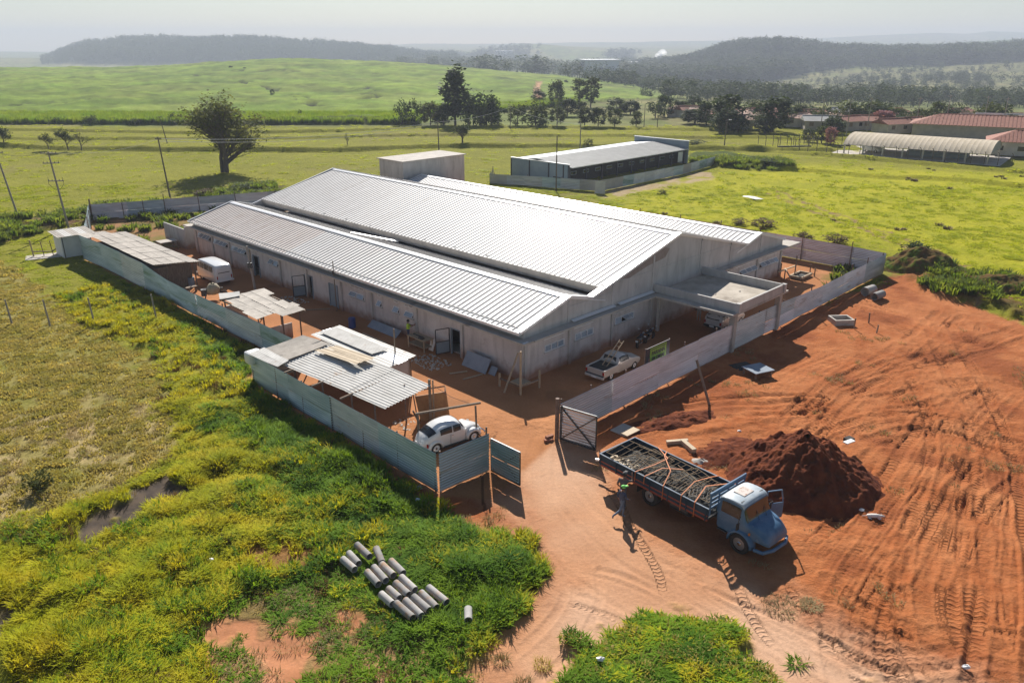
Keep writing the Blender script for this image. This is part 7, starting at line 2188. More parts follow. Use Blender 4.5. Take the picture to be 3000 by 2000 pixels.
def grow(name, label, bands, wfun, srcs, hfun=None):
    P, Rr_, Sc = [], [], []
    for n, y0, y1, s0, s1 in bands:
        x, y = sample(n, y0, y1)
        m = masks(x, y)
        w_ = wfun(x, y, m)
        k = gr.random(n) < w_
        x, y = x[k], y[k]; mm = {q: v[k] for q, v in m.items()}
        z = relief(x, y, mm)
        s = gr.uniform(s0, s1, len(x))
        hh = s * (hfun(x, y, mm) if hfun else 1)
        P.append(np.stack([x, y, z], 1)); Rr_.append(gr.uniform(0, 6.28, len(x))); Sc.append(np.stack([s, s, hh], 1))
    return scatter(name, label, np.concatenate(P), np.concatenate(Rr_), np.concatenate(Sc), srcs)


notdirt = lambda m: np.clip(1 - m['yard'] * 1.2 - m['ash'] * 1.2 - m['ash2'] * 1.2 - m['bare1'] * 1.1 - m['bare2'], 0, 1)
patch = lambda x, y, s, k, lo, hi: sstep(lo, hi, fbm(x, y, s, k, 3))
T_g = [tuft(42, .50, .26, .021, .85, 300 + k, M['blade_g']) for k in range(3)]
T_y = [tuft(42, .42, .26, .019, .9, 310 + k, M['blade_y']) for k in range(3)]
T_d = [tuft(24, .15, .26, .024, 1.0, 320 + k, M['blade_d']) for k in range(3)]
T_s = [tuft(26, .16, .22, .010, 1.4, 330 + k, M['blade_s']) for k in range(2)]
T_b = [tuft(34, .42, .30, .022, .8, 340 + k, M['blade_b']) for k in range(2)]
PSEG = [(np.array(p), np.array(q)) for p, q, _ in PIPES]
def nopipe(x, y):
    w_ = np.ones(x.shape); k = (x > -9) & (x < -.5) & (y > 24) & (y < 31.5)
    for p, q in PSEG: w_[k] *= segdist(x[k], y[k], [p, q])[0] > .34
    return w_
lushw = lambda m: m['lush'] * notdirt(m) * (1 - m['lot'])
grow('green_grass', 'tall vivid green grass along the near fence, around the concrete pipes', [(52000, 21, 46, .6, 1.25), (26000, 46, 90, .8, 1.4)],
     lambda x, y, m: np.maximum(lushw(m) * np.clip(m['green'] * 1.1 + .10 * patch(x, y, .25, 405, .5, .6), 0, 1) * (1 - m['sparse'] * .78) * (1 - m['bare3'] * .9), m['island'] * .42) * nopipe(x, y) * (.25 + .75 * patch(x, y, .55, 401, .34, .50)), T_g,
     lambda x, y, m: (1 - .62 * np.exp(-(((x + 5.3) / 2.3) ** 2 + ((y - 27.8) / 2.6) ** 2) ** 2)) * (.25 + 1.5 * fbm(x, y, .5, 403, 3) ** 1.3) * (1 - .6 * m['sparse']) * (1 - .68 * m['island']) * sstep(-.3, .9, np.maximum(m['lush'], m['island']) * (1 - m['lot'] * (1 - m['island']))))
grow('yellow_grass', 'thick yellow-green grass in the lower left foreground', [(50000, 21, 46, .6, 1.2), (26000, 46, 90, .8, 1.3)],
     lambda x, y, m: np.maximum(lushw(m) * (1 - m['green'] * .88) * (1 - m['sparse']) * (1 - m['bare3'] * .9), m['island'] * .12) * nopipe(x, y) * (.22 + .78 * patch(x, y, .6, 407, .36, .50)), T_y,
     lambda x, y, m: (.25 + 1.6 * fbm(x, y, .55, 409, 3) ** 1.3) * (1 - .6 * m['island']) * sstep(-.3, .9, np.maximum(m['lush'], m['island'])))
grow('short_grass', 'short dry olive grass of the left pasture', [(36000, 21, 75, .8, 1.5), (26000, 75, 120, 1.3, 2.2)],
     lambda x, y, m: np.maximum(m['drypasture'], m['island'] * .5) * notdirt(m) * (.3 + .7 * patch(x, y, .8, 411, .38, .55)), T_d)
grow('straw_grass', 'pale trampled straw grass at the edges of the dirt road', [(26000, 21, 60, .7, 1.3)],
     lambda x, y, m: np.clip(m['sparse'] * .5 * patch(x, y, .9, 413, .45, .55) + m['straw'] * .45 * patch(x, y, .7, 415, .45, .6) + (m['lot'] * (1 - m['lot']) * 4) * .5 * patch(x, y, .5, 417, .45, .6) + m['lot'] * (1 - m['road']) * .25 * patch(x, y, .45, 419, .66, .72), 0, 1) * (1 - m['yard']), T_s)
grow('pasture_grass', 'bright yellow-green pasture grass behind the fences', [(36000, 60, 130, .9, 1.6), (18000, 110, 232, 1.6, 2.6)],
     lambda x, y, m: np.clip(1 - m['lot'] - m['lush'] - m['drypasture'] - m['path1'] - m['pathw'] * .9, 0, 1) * notdirt(m) * (.08 + .6 * patch(x, y, .35, 421, .46, .60)) * np.where(y > 130, .5, .9), T_b,
     lambda x, y, m: .18 + .06 * m['bright'])
grow('dead_grass', 'brown dead stems mixed into the yellow grass', [(9000, 21, 60, .7, 1.1)], lambda x, y, m: lushw(m) * (1 - m['green'] * .7) * patch(x, y, .9, 425, .48, .58) * nopipe(x, y), [tuft(30, .34, .28, .018, .9, 380 + k, M['blade_x']) for k in range(2)])
T_w = [tuft(60, .8, .5, .05, .7, 350 + k, M['weed']) for k in range(3)]
T_br = [tuft(60, .55, .45, .035, .8, 360 + k, mk('brown_weed%d' % k, (.17, .115, .05), (.26, .20, .07), 2, .9)) for k in range(2)]
grow('weeds', 'dark leafy weeds along the banks and behind the back fence', [(22000, 45, 160, .7, 1.5)],
     lambda x, y, m: np.clip(m['weedA'] * .8 * patch(x, y, .3, 431, .42, .52) + m['weedB'] * .7 + m['weedC'] * .7 * patch(x, y, .4, 433, .40, .5) + m['backyard'] * .35 * patch(x, y, .4, 435, .45, .55) + m['rightyard'] * .2, 0, 1), T_w)
tus = lambda x, y, m: m['bright'] * patch(x, y, .30, 441, .56, .66) * patch(x, y, .025, 445, .42, .58) * .22 * (1 - m['yard']) * (1 - m['lot'])
grow('brown_tussocks', 'dry brown tussocks dotted over the bright right-hand pasture', [(16000, 60, 210, .7, 1.4)], tus, T_br, lambda x, y, m: np.full(len(x), .6))
# standing cane along the front edge of the cane field
T_c = [tuft(40, 2.0, .7, .05, .25, 370 + k, M['blade_c']) for k in range(2)]
u_ = gr.uniform(-300, 1700, 9000); e_ = np.interp(u_, [-900, 0, 1225, 1232, 1500, 1700], [236, 236, 236, 262, 285, 330]); y_ = e_ + gr.uniform(0, 26, 9000) ** 1.0; x_ = (u_ - 1500) / 2390 * y_
z_ = gzs(x_, y_)
scatter('cane_stand', 'standing sugar cane along the front edge of the cane field', np.stack([x_, y_, z_ + .2], 1), gr.uniform(0, 6.28, 9000), np.repeat(gr.uniform(.8, 1.25, 9000)[:, None], 3, 1), T_c)

# woods on the far hills
FT = []
for k in range(3):
    a, b = template('far', 500 + k); c = MB(); c.v, c.f, c.m = list(b.v), list(b.f), list(b.m); c.add(a.v, a.f)
    FT.append(unlinked('wood_tree', c, M['leafdark']))
def wood(name, label, n, u0, u1, y0, y1, cond, h0, h1, wf=1.0):
    u = gr.uniform(u0, u1, n); y = np.sqrt(gr.uniform(y0 * y0, y1 * y1, n)); x = (u - 1500) / 2390 * y
    k = cond(u, y, x); u, y, x = u[k], y[k], x[k]
    z = far_z(x / y, y)
    h = gr.uniform(h0, h1, len(x)) * (.7 + .6 * fbm(x, y, .01, 451, 2)) * (np.clip((u - 110) / 170, .3, 1) if u0 == 134 else 1)
    w_ = h * gr.uniform(.8, 1.3, len(x)) * wf
    scatter(name, label, np.stack([x, y, z - .5], 1), gr.uniform(0, 6.28, len(x)), np.stack([w_, w_, h], 1), FT)
wood('hill_wood', 'hazy eucalyptus wood covering the long hill on the far left', 5200, 134, 1345, 2280, 2900, lambda u, y, x: (u > 134 + (y - 2280) * .0) , 18, 34, .8)
wood('hill_wood', 'dense dark wood covering the steep hill on the right', 6500, 1880, 3150, 1080, 1900, lambda u, y, x: (y > np.clip(1100 + (u - 2150) * 1.1, 1100, 1450)) & ~((u > 2460) & (y > 1800)), 12, 22, 1.1)
wood('valley_wood', 'belt of dark trees along the valley behind the houses', 1500, 1640, 3300, 450, 760, lambda u, y, x: (fbm(u * .004, y * .01, 1, 461, 2) > .45), 5, 12, 1.1)
wood('valley_wood', 'scattered trees and hedges over the hazy middle distance', 1500, 1350, 3200, 600, 1150, lambda u, y, x: (fbm(u * .006, y * .006, 1, 463, 3) > .60), 6, 11, 1.2)
wood('valley_wood', 'hazy woodland patches in the far valley at the centre', 2400, 1050, 2000, 1100, 3300, lambda u, y, x: (fbm(u * .006, y * .0016, 1, 465, 3) > .52), 14, 24, 1.5)
wood('valley_wood', 'scattered bushes over the brown fields on the right slope', 700, 2350, 3200, 760, 1500, lambda u, y, x: fbm(u * .01, y * .01, 1, 467, 2) > .5, 5, 11, 1.2)

# bushes beside the fences and in the pasture
def bush(loc, w_, h, leaf, label, v=0, group=None): return ftree('dense', v, leaf, loc, h, w_, label, group, 'bush')
for k in ('leafdry',): M[k] = leafmat('dry_brush', (.09, .06, .03), (.16, .115, .055), tr=.2, scale=1.0)
for s in range(3): TM['dense', s][1]['leafdry'] = (lambda me: (me.materials.clear(), me.materials.append(M['leafdry']), me)[2])(TM['dense', s][1]['leafmid'].copy())
for i, (x, y, w_, h, lf, lab) in enumerate(((1752, 519, 3.2, 1.1, 'leafdry', 'dry brown bush behind the far roof, left one'), (1700, 515, 2.4, .8, 'leafdry', 'low dry bush behind the far roof end'), (1845, 556, 2.6, 1.2, 'leafdry', 'round brown bush behind the right end fence, left of the pair'), (1915, 562, 3.2, 1.3, 'leafdry', 'round brown bush behind the right end fence, right of the pair'),
                                             (1380, 405, 3.0, 1.0, 'leafdark', 'dark green shrub on the slope right of the concrete tower'), (1435, 392, 3.6, 1.2, 'leafdark', 'dark shrub left of the grey-walled building'), (1352, 338, 2.6, 1.6, 'leafolive', 'olive bush in the pasture beyond the grey-walled building'),
                                             (95, 1125, 1.6, 1.1, 'leafolive', 'thin feathery bush in the dry pasture at far left'), (470, 455, 3.5, 1.3, 'leafdry', 'brown brush behind the back fence by the dark pole'), (560, 446, 3.6, 1.2, 'leafdark', 'dark brush behind the back fence, left of the long roof'), (1345, 345, 2.4, .9, 'leafdark', 'low dark bush at the foot of the small leafy tree'),
                                             (2100, 600, 3.4, 1.6, 'leafdark', 'dark bush on the earth bank at the right end of the front fence'), (2060, 615, 2.4, 1.1, 'leafmid', 'green bush at the corner of the front fence'), (1765, 385, 4.5, 1.0, 'leafdark', 'dark shrub on the green bank right of the grey-walled building'), (425, 480, 1.6, .9, 'leafmid', 'green shrub inside the back fence corner'),
                                             (1520, 444, 1.6, .7, 'leafolive', 'pale weed clump by the pole in front of the grey-walled building'), (1600, 330, 5.0, 1.0, 'leafdark', 'dark hedge strip in the pasture above the grey-walled building'))):
    p = D(x, y); p.z = gz(p.x, p.y); bush(p, w_, h, lf, lab, i)
for i, (x, y, lab) in enumerate(((1152, 1517, 'pale grass tussock on the dirt road, left one of the small tussocks'), (1247, 1528, 'grass tussock on the dirt road with a dark foot'), (1200, 1572, 'pale grass tussock at the bottom edge of the dirt road'))):
    p = D(x, y); o = tuft(150, .22, .34, .010, 1.3, 390 + i, M['blade_s'] if i != 1 else M['blade_d']); o.name = 'grass_tussock'; S.collection.objects.link(o); o.location = (p.x, p.y, gz(p.x, p.y)); tag(o, lab, 'tussock')

for i, (x, y, r, lab) in enumerate(((1793, 1395, .8, 'larger patch of spilled straw on the dirt below the truck shadow'), (1862, 1392, .45, 'smaller patch of spilled straw right of the larger one below the truck'))):
    p = D(x, y); o = tuft(420, .05, r, .012, 5.0, 395 + i, M['blade_s']); o.name = 'straw_patch'; S.collection.objects.link(o); o.location = (p.x, p.y, gz(p.x, p.y) + .03); tag(o, lab, 'straw', kind='stuff')

# ================================================================ SECOND BUILDING
b2 = thing('grey_building', 'low blue-grey walled building with long pale metal roof behind the main site', 'building', W(51, 64), ROT)
# local x = b, y = a
for i in range(3):
    MB().box((0, 2.2 + i * 4.5, 1.65), (.2, 4.2, 3.3)).build('wall_panel', M['bluegrey'], b2)
for y in (0.0, 1.1, 4.45, 8.95, 13.4): MB().box((-.03, y, 1.62), (.24, .25, 3.2)).build('pilaster', M['signdark'], b2)
MB().box((0, 6.7, 3.36), (.3, 13.7, .08)).build('coping', M['trim'], b2)
MB().box((-.12, 2.3, .6), (.06, 2.1, 1.0)).build('opening', M['void'], b2)
MB().box((35.6, 6.2, 2.15), (.25, 13.0, 4.3)).build('wall', M['bluegrey'], b2)
MB().box((35.6, 6.2, 4.36), (.45, 13.2, .10)).build('coping', M['trim'], b2)
MB().box((18, 13.2, 1.6), (35, .2, 3.2)).build('wall', M['bluegrey'], b2)
MB().box((18, 1.6, 1.25), (35.0, .15, 2.5)).build('wall', M['void'], b2)
for k in range(9): MB().box((.4 + k * 4.3, .1, 1.45), (.22, .22, 2.9)).build('post', M['signdark'], b2)
for k in range(10):
    wv = MB().box((3.0 + k * 3.3, 1.5, 1.5), (1.5, .06, .6)).build('window', M['bluegrey'], b2)
    MB().box((3.0 + k * 3.3, 1.46, 1.5), (1.3, .02, .4)).build('pane', M['glass'], wv)
rfo = MB().loft([[Vector((x, y, z)) for y, z in ((-.6, 2.88), (7.6, 3.72), (13.6, 3.1), (13.6, 3.0), (7.6, 3.62), (-.6, 2.78))] for x in (.2, 35.4)]).build('roof', M['trim'], b2)
n = 34
for k in range(n):
    x0 = .25 + k * 35.1 / n
    if k == 0:
        m_ = sheet((0, -.62, 2.90), (35.1 / n, -.62, 2.90), (35.1 / n, 7.6, 3.74), (0, 7.6, 3.74), 2, .03, seam=True).mesh('roof_sheet', M['greyroof'])
    link('roof_sheet', m_, rfo, (x0, 0, 0))
MB().box((33.8, .25, 1.4), (1.6, .05, 1.9)).build('white_panel', M['trim'], b2)
MB().box((36.6, 2.0, 1.1), (2.4, 2.4, .1)).build('side_canopy', M['trim'], b2)
for y in (1.0, 3.0): MB().box((37.7, y, .5), (.1, .1, 1.1)).build('post', M['signdark'], b2)
fence('site_fence', 'pale sheet metal fence around the blue-grey walled building', [(66, 61), (61.3, 55.6), (46.5, 61.4), (43.3, 62.8), (43.6, 87), (45.5, 101)], [(0, 1.6), (25, 1.8), (60, 1.7)], ['zinc', 'greyroof', 'zinc', 'zincblue'], 8, 3.2, rows=1, posts=[(2, 2.2), (8, 1.9), (14, 2.0), (20, 2.0), (26, 2.0), (31, 1.9), (38, 1.9), (45, 1.9)], pside=.1)
pl = sheet((0, 0, .05), (1.6, -.3, .05), (1.7, .1, 1.9), (.1, .4, 1.95), 7, .03).build('leaning_sheet', M['whiteroof'], None, loc=G(1742, 568), smooth=True)
tag(pl, 'white corrugated sheet leaning on the fence of the blue-grey walled building', 'sheet')
ws_ = MB().add([(-1.3, .7, .25), (.3, -.9, .12), (1.5, -.9, .15), (.6, .3, .3), (-.2, .9, .35), (-1.0, 1.1, .3)], [(0, 1, 2, 3, 4, 5)])
ws_.f.append((5, 4, 3, 2, 1, 0)); ws_.m.append(0)
tag(ws_.build('white_sheet', M['whitepaint'], None, loc=G(2203, 583)), 'white sheet lying alone in the bright right-hand pasture', 'sheet')

# ================================================================ VAULTED HALL, RED ROOFED SCHOOL
A0, A1 = Vector((71.4, 171.4, 0)), Vector((92.6, 154.8, 0))
ax = (A1 - A0).normalized(); pe = Vector((-ax.y, ax.x, 0)) if Vector((-ax.y, ax.x, 0)).y > 0 else Vector((ax.y, -ax.x, 0))
hl = thing('vaulted_hall', 'open-sided hall with beige barrel vault roof on the right', 'hall', A0, math.atan2(ax.y, ax.x))
HL, HWd = (A1 - A0).length + 1, 14.5
npan = 30
def arc(k, n=14): a = math.pi * (.18 + .64 * k / n); c = math.cos(math.pi * .18); return (HWd / 2 - HWd / 2 * math.cos(a) / c, 1.95 + 2.0 * (math.sin(a) - math.sin(math.pi * .18)) / (1 - math.sin(math.pi * .18)))
ring = [arc(k) for k in range(15)]
pw_ = HL / npan
mbp = MB(); vs = []
for x in (0, pw_ * .9, pw_ * .93, pw_): vs += [(x, y, z + (.018 if x in (pw_ * .93,) else 0)) for y, z in ring]
mbp.add(vs, [(r * 15 + i, r * 15 + i + 1, (r + 1) * 15 + i + 1, (r + 1) * 15 + i) for r in range(3) for i in range(14)])
mp_ = mbp.mesh('roof_panel', M['vaultroof'], True)
rfh = MB().loft([[Vector((x, y, z - .08)) for y, z in ring] for x in (.05, HL - .05)], cap=False, closed=False).build('roof', M['greyroof'], hl)
for k in range(npan): link('roof_panel', mp_, rfh, (k * pw_, 0, 0))
e1 = MB().add([(HL - .1, y, z) for y, z in ring], [tuple(range(15))]).build('gable_end', M['greyroof'], hl)
for k in range(8):
    for y in (.15, HWd - .15): MB().box((.4 + k * (HL - .8) / 7, y, 1.0), (.28, .28, 2.0)).build('post', M['housewall'], hl)
MB().box((HL * .62, HWd * .55, .55), (11, 6, 1.1)).build('low_wall', M['bluegrey'], hl)
MB().box((HL / 2, HWd / 2, .03), (HL + 4, HWd + 2, .06)).build('floor', M['slab'], hl)
cv = thing('parked_car', 'white car parked under the left end of the vaulted hall', 'car', Vector((79.0, 173.5, 0)), R(-60), 'cars parked at the site')
us.mesh(2).build('body', M['carwhite'], cv, smooth=True); us.patch(5.15, 5.9, 2.9, 4, m=3).build('windscreen', M['glass'], cv)
for sy in (1, -1):
    for x in (-1.2, 1.18): wheel(cv, x, sy * .70, .30, .16, 'frame')
    us.patch(1.7, 5.0, 2.15, 2.85, m=3, sides=(sy,)).build('window', M['glass'], cv)
cv.scale = (1.15, 1.15, 1.2)


def hiproof(root, L, Wd, z0, z1, ov=.5, hip=True, mat='terracotta', n=0, name='roof'):
    h = Wd / 2 if hip else 0
    c = [Vector(p) for p in ((-L / 2 - ov, -Wd / 2 - ov, z0), (L / 2 + ov, -Wd / 2 - ov, z0), (L / 2 + ov, Wd / 2 + ov, z0), (-L / 2 - ov, Wd / 2 + ov, z0), (-L / 2 + h * .9 - (0 if hip else ov), 0, z1), (L / 2 - h * .9 + (0 if hip else ov), 0, z1))]
    mb = MB().add(c, [(0, 1, 5, 4), (2, 3, 4, 5), (1, 2, 5), (3, 0, 4)])
    o = mb.build(name, M[mat], root)
    if n:
        # courses of tiles running down both long slopes
        for s in (0, 2):
            a, b, d_, e = (c[0], c[1], c[5], c[4]) if s == 0 else (c[2], c[3], c[4], c[5])
            tm_ = MB()
            for k in range(n):
                t0 = k / n
                p = a.lerp(b, t0 + .15 / n); q = a.lerp(b, t0 + .75 / n)
                def topx(v):
                    x = v.x; xm0, xm1 = min(c[4].x, c[5].x), max(c[4].x, c[5].x)
                    if xm0 <= x <= xm1: f = 1.0
                    else: f = max(.02, 1 - (max(xm0 - x, x - xm1) / (abs(c[0].x - c[4].x) + 1e-6)))
                    return f
                f = min(topx(p), topx(q))
                u = Vector((0, (0 - a.y), z1 - z0)) * f
                up_ = Vector((0, 0, .07))
                tm_.add([p + up_, q + up_, q + u + up_, p + u + up_, p, q, q + u, p + u], [(0, 1, 2, 3), (0, 4, 5, 1), (1, 5, 6, 2), (3, 2, 6, 7), (0, 3, 7, 4)])
            t_ = tm_.build('tile_courses', M[mat], o); t_['kind'] = 'stuff'
    r_ = MB().bar(c[4] + Vector((0, 0, .05)), c[5] + Vector((0, 0, .05)), .35, .14).build('ridge_tiles', M[mat], o)
    return o


def house(loc, rz, L, Wd, h, rise, mat, label, hip=False, n=0, group='houses of the village'):
    r_ = thing('house', label, 'house', loc, rz, group)
    bw = MB().box((0, 0, h / 2), (L, Wd, h))
    if not hip:
        for x in (-L / 2, L / 2): bw.add([(x, -Wd / 2, h), (x, Wd / 2, h), (x, 0, h + rise * .95)], [(0, 1, 2)])
    bw.build('wall', M['housewall'], r_)
    hiproof(r_, L, Wd, h - .05, h + rise, .5, hip, mat, n)
    k = max(2, int(L / 3.2))
    for i in range(k):
        x = -L / 2 + (i + .5) * L / k
        for y in (-Wd / 2 - .02,):
            w_ = MB().box((x, y, 1.6), (1.1, .06, 1.0)).build('window' if i else 'door', M['glass'] if i else M['wood'], r_)
            if i: MB().box((x, y - .03, 1.08), (1.3, .1, .06)).build('sill', M['frame'], w_)
    return r_


sc1 = thing('school_building', 'long school building with red tiled hip roof behind the vaulted hall', 'building', Vector((137.5, 191.5, 0)), R(-30))
MB().box((0, 0, 1.6), (74, 12, 3.2)).build('wall', M['housewall'], sc1); hiproof(sc1, 74, 12, 3.2, 5.4, .9, True, 'terracotta', 90)
sc2 = thing('school_building', 'front wing of the school with red tiled roof at the right edge', 'building', Vector((115.6, 167.5, 0)), R(-30))
MB().box((0, 0, 1.4), (26, 10, 2.8)).build('wall', M['housewall'], sc2); hiproof(sc2, 26, 10, 2.8, 4.9, .7, True, 'terracotta', 38)
for k in range(6): MB().box((-11 + k * 4.2, -5.03, 1.5), (1.6, .06, .9)).build('window', M['glass'], sc2)
ps = thing('roof_frame', 'white L-shaped parapet beam showing above the red school roof', 'beam', hit(2890, 385) + Vector((0, 0, 3)), R(-22))
MB().box((4, 0, 1.4), (15, .3, .4)).build('beam', M['trim'], ps); MB().bar((11.4, 0, 1.4), (13, 3.5, 1.4), .3, .4).build('beam', M['trim'], ps)
HS = [(1560, 268, -20, 9, 7, 'paleroof'), (1580, 270, 15, 8, 6, 'terracotta'), (1612, 274, -25, 9, 7, 'paleroof'), (1650, 280, 30, 8, 6, 'terracotta'), (1708, 276, -15, 10, 7, 'terracotta'), (1722, 283, 20, 9, 7, 'paleroof'), (1760, 272, -30, 9, 7, 'terracotta'), (1800, 288, 10, 10, 8, 'terracotta'), (1838, 292, -25, 11, 8, 'paleroof'),
      (1865, 280, 20, 9, 7, 'terracotta'), (1885, 298, -10, 12, 8, 'greyroof'), (1905, 286, -30, 9, 7, 'paleroof'), (1945, 300, 25, 9, 7, 'terracotta'), (1975, 288, -20, 9, 7, 'terracotta'), (1690, 296, 15, 9, 7, 'paleroof'), (2010, 300, -30, 10, 7, 'terracotta'), (2045, 305, 20, 10, 7, 'terracotta'), (2085, 288, -20, 10, 7, 'paleroof'), (2105, 302, 10, 10, 7, 'terracotta'),
      (2140, 292, -25, 9, 7, 'terracotta'), (2175, 300, 15, 10, 7, 'terracotta'), (2215, 292, -20, 10, 7, 'paleroof'), (2255, 300, 20, 10, 7, 'terracotta'), (2300, 305, -15, 11, 8, 'terracotta'), (2200, 276, 30, 10, 7, 'terracotta'), (2330, 292, -10, 10, 7, 'paleroof'), (1925, 274, 15, 9, 7, 'greyroof'), (2060, 276, -10, 9, 7, 'terracotta')]
HS.sort()
for i in range(28):
    x = 1590 + i * 27 + random.Random(i).uniform(-8, 8); y = 276 + random.Random(i + 50).uniform(-10, 30) + (x - 1590) * .012
    ftree('dense' if i % 3 else 'round', i, ('leafdark', 'leafmid')[i % 2], disp(x, y), random.Random(i + 90).uniform(3.5, 7), random.Random(i + 70).uniform(5, 9), '%s garden tree, %s from the left between the village roofs' % (('dark', 'mid-green')[i % 2], ORD[i]), 'garden trees in the village')
roofw = {'paleroof': 'pale clay-tiled', 'terracotta': 'red-tiled', 'greyroof': 'grey-roofed'}
for i, (x, y, rz, L_, wd, mt) in enumerate(HS):
    p = disp(x, y); house(p, R(rz), L_ * .8, wd * .8, 2.5, 1.2, mt, '%s small house, %s from the left in the village' % (roofw[mt], ORD[i]), hip=bool(i % 3 == 0))
# curved-top posts of the school fence
def cpost(mb, p):
    mb.tube([p, p + Vector((0, 0, 1.9)), p + Vector((-.08, -.02, 2.3)), p + Vector((-.35, -.08, 2.5))], .07, 5)
def postrow(label, pts, n):
    P = [G(2000 + x / 2.34, 50 + y / 2.34) for x, y in pts]
    root = thing('post_fence', label, 'fence', P[0])
    cs = [0]
    for a, b in zip(P, P[1:]): cs.append(cs[-1] + (b - a).length)
    for k in range(n):
        s = cs[-1] * k / (n - 1); i = max(j for j in range(len(cs)) if cs[j] <= s + 1e-6); i = min(i, len(P) - 2)
        p = P[i].lerp(P[i + 1], (s - cs[i]) / (cs[i + 1] - cs[i])) - P[0]
        mb = MB(); cpost(mb, p); mb.build('post', M['darkpole'], root)
    wr = MB()
    for z in (.6, 1.2, 1.8):
        for a, b in zip(P, P[1:]): wr.bar(a - P[0] + Vector((0, 0, z)), b - P[0] + Vector((0, 0, z)), .02)
    wr.build('wire', M['wire'], root)
postrow('row of bent-topped posts along the front of the vaulted hall', [(740, 908), (945, 935), (1230, 958), (1540, 975), (1870, 1000), (2250, 1025)], 20)
postrow('row of bent-topped posts enclosing the lawn left of the vaulted hall', [(515, 888), (615, 885), (740, 880), (860, 868), (975, 868), (1090, 878)], 13)
postrow('lower row of bent-topped posts on the dark kerb left of the hall', [(650, 900), (740, 905), (880, 895), (900, 870)], 5)
for k, pts in enumerate((((650, 897), (880, 893)), ((970, 885), (1150, 890)))):
    a, b = (G(2000 + x / 2.34, 50 + y / 2.34) for x, y in pts)
    tag(MB().bar(a + Vector((0, 0, .2)), b + Vector((0, 0, .2)), .3, .4).build('kerb_wall', M['signdark']), ['dark low kerb wall left of the vaulted hall, left piece', 'dark low kerb wall at the left end of the vaulted hall'][k], 'wall')

# ================================================================ POLES AND WIRES
def pole(loc, h, label, mat='polewood', arms=(), lean=0, r=.14, lamp=False, name='utility_pole', group='utility poles'):
    r_ = thing(name, label, 'pole', loc, 0, group)
    MB().cyl((0, 0, 0), (lean, 0, h), r, r * .65, 8).build('pole', M[mat], r_)
    for z, w_, a in arms:
        lx = lean * z / h
        d = Vector((math.cos(a), math.sin(a), 0))
        q = MB().bar(Vector((lx, 0, z)) - d * w_ / 2, Vector((lx, 0, z)) + d * w_ / 2, .10, .12).build('cross_arm', M[mat], r_)
        for s in (-.9, -.45, .45, .9):
            MB().cyl(Vector((lx, 0, z)) + d * w_ / 2 * s, Vector((lx, 0, z + .22)) + d * w_ / 2 * s, .045, .03, 6).build('insulator', M['steeldark'], q)
    if lamp:
        MB().tube([(lean, 0, h), (lean - .1, 0, h + .4), (lean + .5, 0, h + .6)], .04).build('arm', M['steeldark'], r_)
        MB().box((lean + .8, 0, h + .58), (.7, .28, .14)).build('lamp_head', M['plastic_white'], r_, bevel=.04)
    return r_
pA = pole(G(51, 629), 9.4, 'grey utility pole nearest the left edge with one cross-arm', arms=((8.4, 1.7, .3),), lean=-1.1)
pB = pole(G(201, 668), 9.6, 'utility pole beside the white hut with three cross-arms', arms=((9.4, 2.0, .05), (8.2, 2.0, .1), (6.0, 1.9, .1)), lean=-.6)
for s in (-1, 1): MB().tube([(-.4 + s * .9, 0, 6.5), (-.4 + s * .95, 0, 5.6), (-.38 + s * .4, 0, 5.0), (-.35, 0, 4.9)], .025).build('bracket', M['steeldark'], pB)
pC = pole(G(500, 586), 9.3, 'dark utility pole between the big tree and the left fence corner', 'darkpole', arms=((9.0, .9, .0),), lean=-.45)
pD = pole(G(490, 420), 6.2, 'distant dark pole left of the big tree', 'darkpole', arms=((6.0, 1.2, .8),), lean=-.9, r=.12)
pE = pole(G(1286, 440), 6.4, 'dark pole in the pasture directly behind the concrete tower', 'darkpole', lean=-.1, arms=((6.1, 1.0, .2),))
pF = pole(G(1699, 446), 6.2, 'pole in the pasture above the roof of the blue-grey walled building', 'polewood')
pG = pole(G(1629, 562), 8.7, 'tall thin pole in front of the blue-grey walled building', 'darkpole', r=.12)
pH = pole(G(2122, 428), 5.3, 'street lamp pole in the pasture right of the blue-grey walled building', 'darkpole', lamp=True, name='lamp_post')
pI = pole(G(1495, 378), 6.2, 'dark pole in front of the tree line, right of the concrete tower', 'darkpole', arms=((5.9, 1.0, .1),), r=.11)
for i, (x, yt, yb) in enumerate(((1478, 700, 765), (2074, 650, 762), (2165, 690, 765))):
    p = G(1000 + x / 2.34, 50 + yb / 2.34); pole(p, 6.5, 'distant pole, %s from the left in front of the village' % ORD[i], 'darkpole', r=.11, group='poles by the village')
for i, (x, yb) in enumerate(((940, 800), (1120, 815), (1590, 790), (1795, 770), (2050, 780), (1260, 800), (2180, 800))):
    p = hit(2000 + x / 2.34, 50 + yb / 2.34); pole(p, 9, 'village street pole, %s counted from the left above the vaulted hall' % ORD[i], 'polewood', arms=((8.6, 1.6, .3),), r=.13, group='poles by the village')


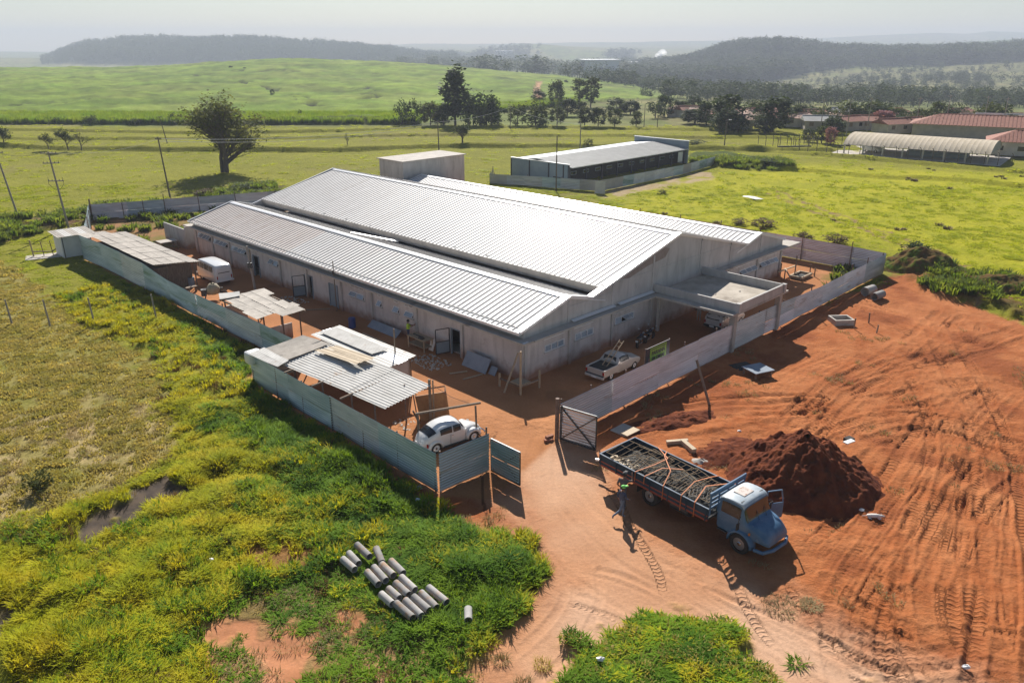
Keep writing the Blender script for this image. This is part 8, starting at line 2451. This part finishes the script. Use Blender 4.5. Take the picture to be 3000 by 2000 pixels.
def wire(a, b, sag, label, m_='wirepale', r=.03):
    a, b = Vector(a), Vector(b)
    tag(MB().tube([a.lerp(b, k / 14) - Vector((0, 0, sag * 4 * (k / 14) * (1 - k / 14))) for k in range(15)], r, 4).build('power_line', M[m_]), label, 'wire')
tp = lambda o, h, lean=0: Vector(o.location) + Vector((lean, 0, h))
wire(tp(pC, 9.0, -.45), tp(pE, 6.1, -.1), 1.2, 'pale power line from the dark pole past the big tree to the tower, upper strand'); wire(tp(pC, 8.7, -.45), tp(pE, 5.8, -.1), 1.5, 'pale power line from the dark pole past the big tree to the tower, lower strand')
wire(tp(pE, 6.1, -.1), tp(pI, 5.9), .8, 'power line from behind the tower to the pole at the tree line', r=.025)
wire(tp(pI, 5.9), tp(pF, 6.0), .9, 'power line from the tree line pole to the pole above the long pale roof', r=.02)
wire(tp(pC, 9.0, -.45), tp(pB, 9.5, -.6), .8, 'wire between the dark pole and the three-armed pole', 'wire', .015)
wire(tp(pB, 9.5, -1.4), tp(pA, 8.5, -1.0), .5, 'wire between the two left utility poles', 'wire', .015)
# posts of the left pasture fence with a sagging wire
prev = None
for i, (x, y, h, lab) in enumerate(((28, 745, 2.2, 'leftmost post of the thin pasture fence'), (115, 748, 2.3, 'second post from the left of the thin pasture fence'), (217, 743, 2.3, 'pasture fence post with a long shadow at the edge of the bright grass'), (360, 735, 2.3, 'pasture fence post standing in the bright grass by the corrugated fence'))):
    p = D(x, y); r_ = thing('fence_post', lab, 'post', p, 0, 'posts of the pasture fence'); MB().cyl((0, 0, 0), (-.12, 0, h), .075, .06, 8).build('post', M['polewood'], r_)
    q = p + Vector((-.12, 0, h - .1))
    if prev: wire(prev, q, .25, 'sagging wire of the pasture fence, span %s' % ('one', 'two', 'three')[i - 1], 'wire', .012)
    prev = q
# railing beside the white hut
rl_ = thing('yard_railing', 'brown timber railing on the ground left of the white hut', 'railing', D(78, 590), R(30))
for k, (x, y, h) in enumerate(((0, 0, 1.9), (1.0, -.3, 1.7), (1.9, -.5, 1.7), (2.6, .9, 1.9))): MB().bar((x, y, 0), (x - .1, y, h), .14 if k == 0 else .08).build('post', M['palewood' if k == 0 else 'rustpost'], rl_)
MB().bar((0, 0, .6), (1.9, -.5, .5), .1).build('rail', M['wood'], rl_); MB().bar((1.9, -.5, .55), (2.6, .9, .6), .1).build('rail', M['wood'], rl_)
MB().box((1.2, -.4, .03), (4.0, 2.2, .06)).build('slab', M['slab'], rl_)
# far works and smoke
for i, (x, y, w_, h, lab) in enumerate(((1480, 161, 70, 16, 'distant white factory shed in the hazy valley'), (1158, 127, 60, 14, 'faint white building on the far ridge at the centre'), (1850, 108, 60, 10, 'tiny bright roof on the far ridge right of centre'), (1375, 184, 50, 26, 'pale blocky building at the foot of the far left wood'))):
    p = disp(x, y); r_ = thing('far_building', lab, 'building', p, R(10), 'far works in the valley'); MB().box((0, 0, h / 2), (w_, 30, h)).build('wall', M['plastic_white'], r_); MB().box((0, 0, h + 1), (w_ + 4, 34, 2)).build('roof', M['trim'], r_)
p = disp(1505, 150)
sm = MB()
rs = random.Random(9)
for k in range(14): sm.sphere((k * 1.6 + rs.gauss(0, 4), rs.gauss(0, 4), 6 + k * 2.2), 4 + k * .5, 12, 8, (1, 1, .8))
ms_ = bpy.data.materials.new('smoke_puff'); ms_.use_nodes = True; q_ = ms_.node_tree.nodes; q_.clear(); a_ = q_.new('ShaderNodeOutputMaterial'); b_ = q_.new('ShaderNodeBsdfTranslucent'); b_.inputs[0].default_value = (1, 1, 1, 1); c_ = q_.new('ShaderNodeBsdfTransparent'); d_ = q_.new('ShaderNodeMixShader'); d_.inputs[0].default_value = .6
ms_.node_tree.links.new(b_.outputs[0], d_.inputs[1]); ms_.node_tree.links.new(c_.outputs[0], d_.inputs[2]); ms_.node_tree.links.new(d_.outputs[0], a_.inputs['Surface'])
o = sm.build('smoke', ms_, None, loc=p); tag(o, 'white smoke rising from the distant factory', 'smoke', kind='stuff')
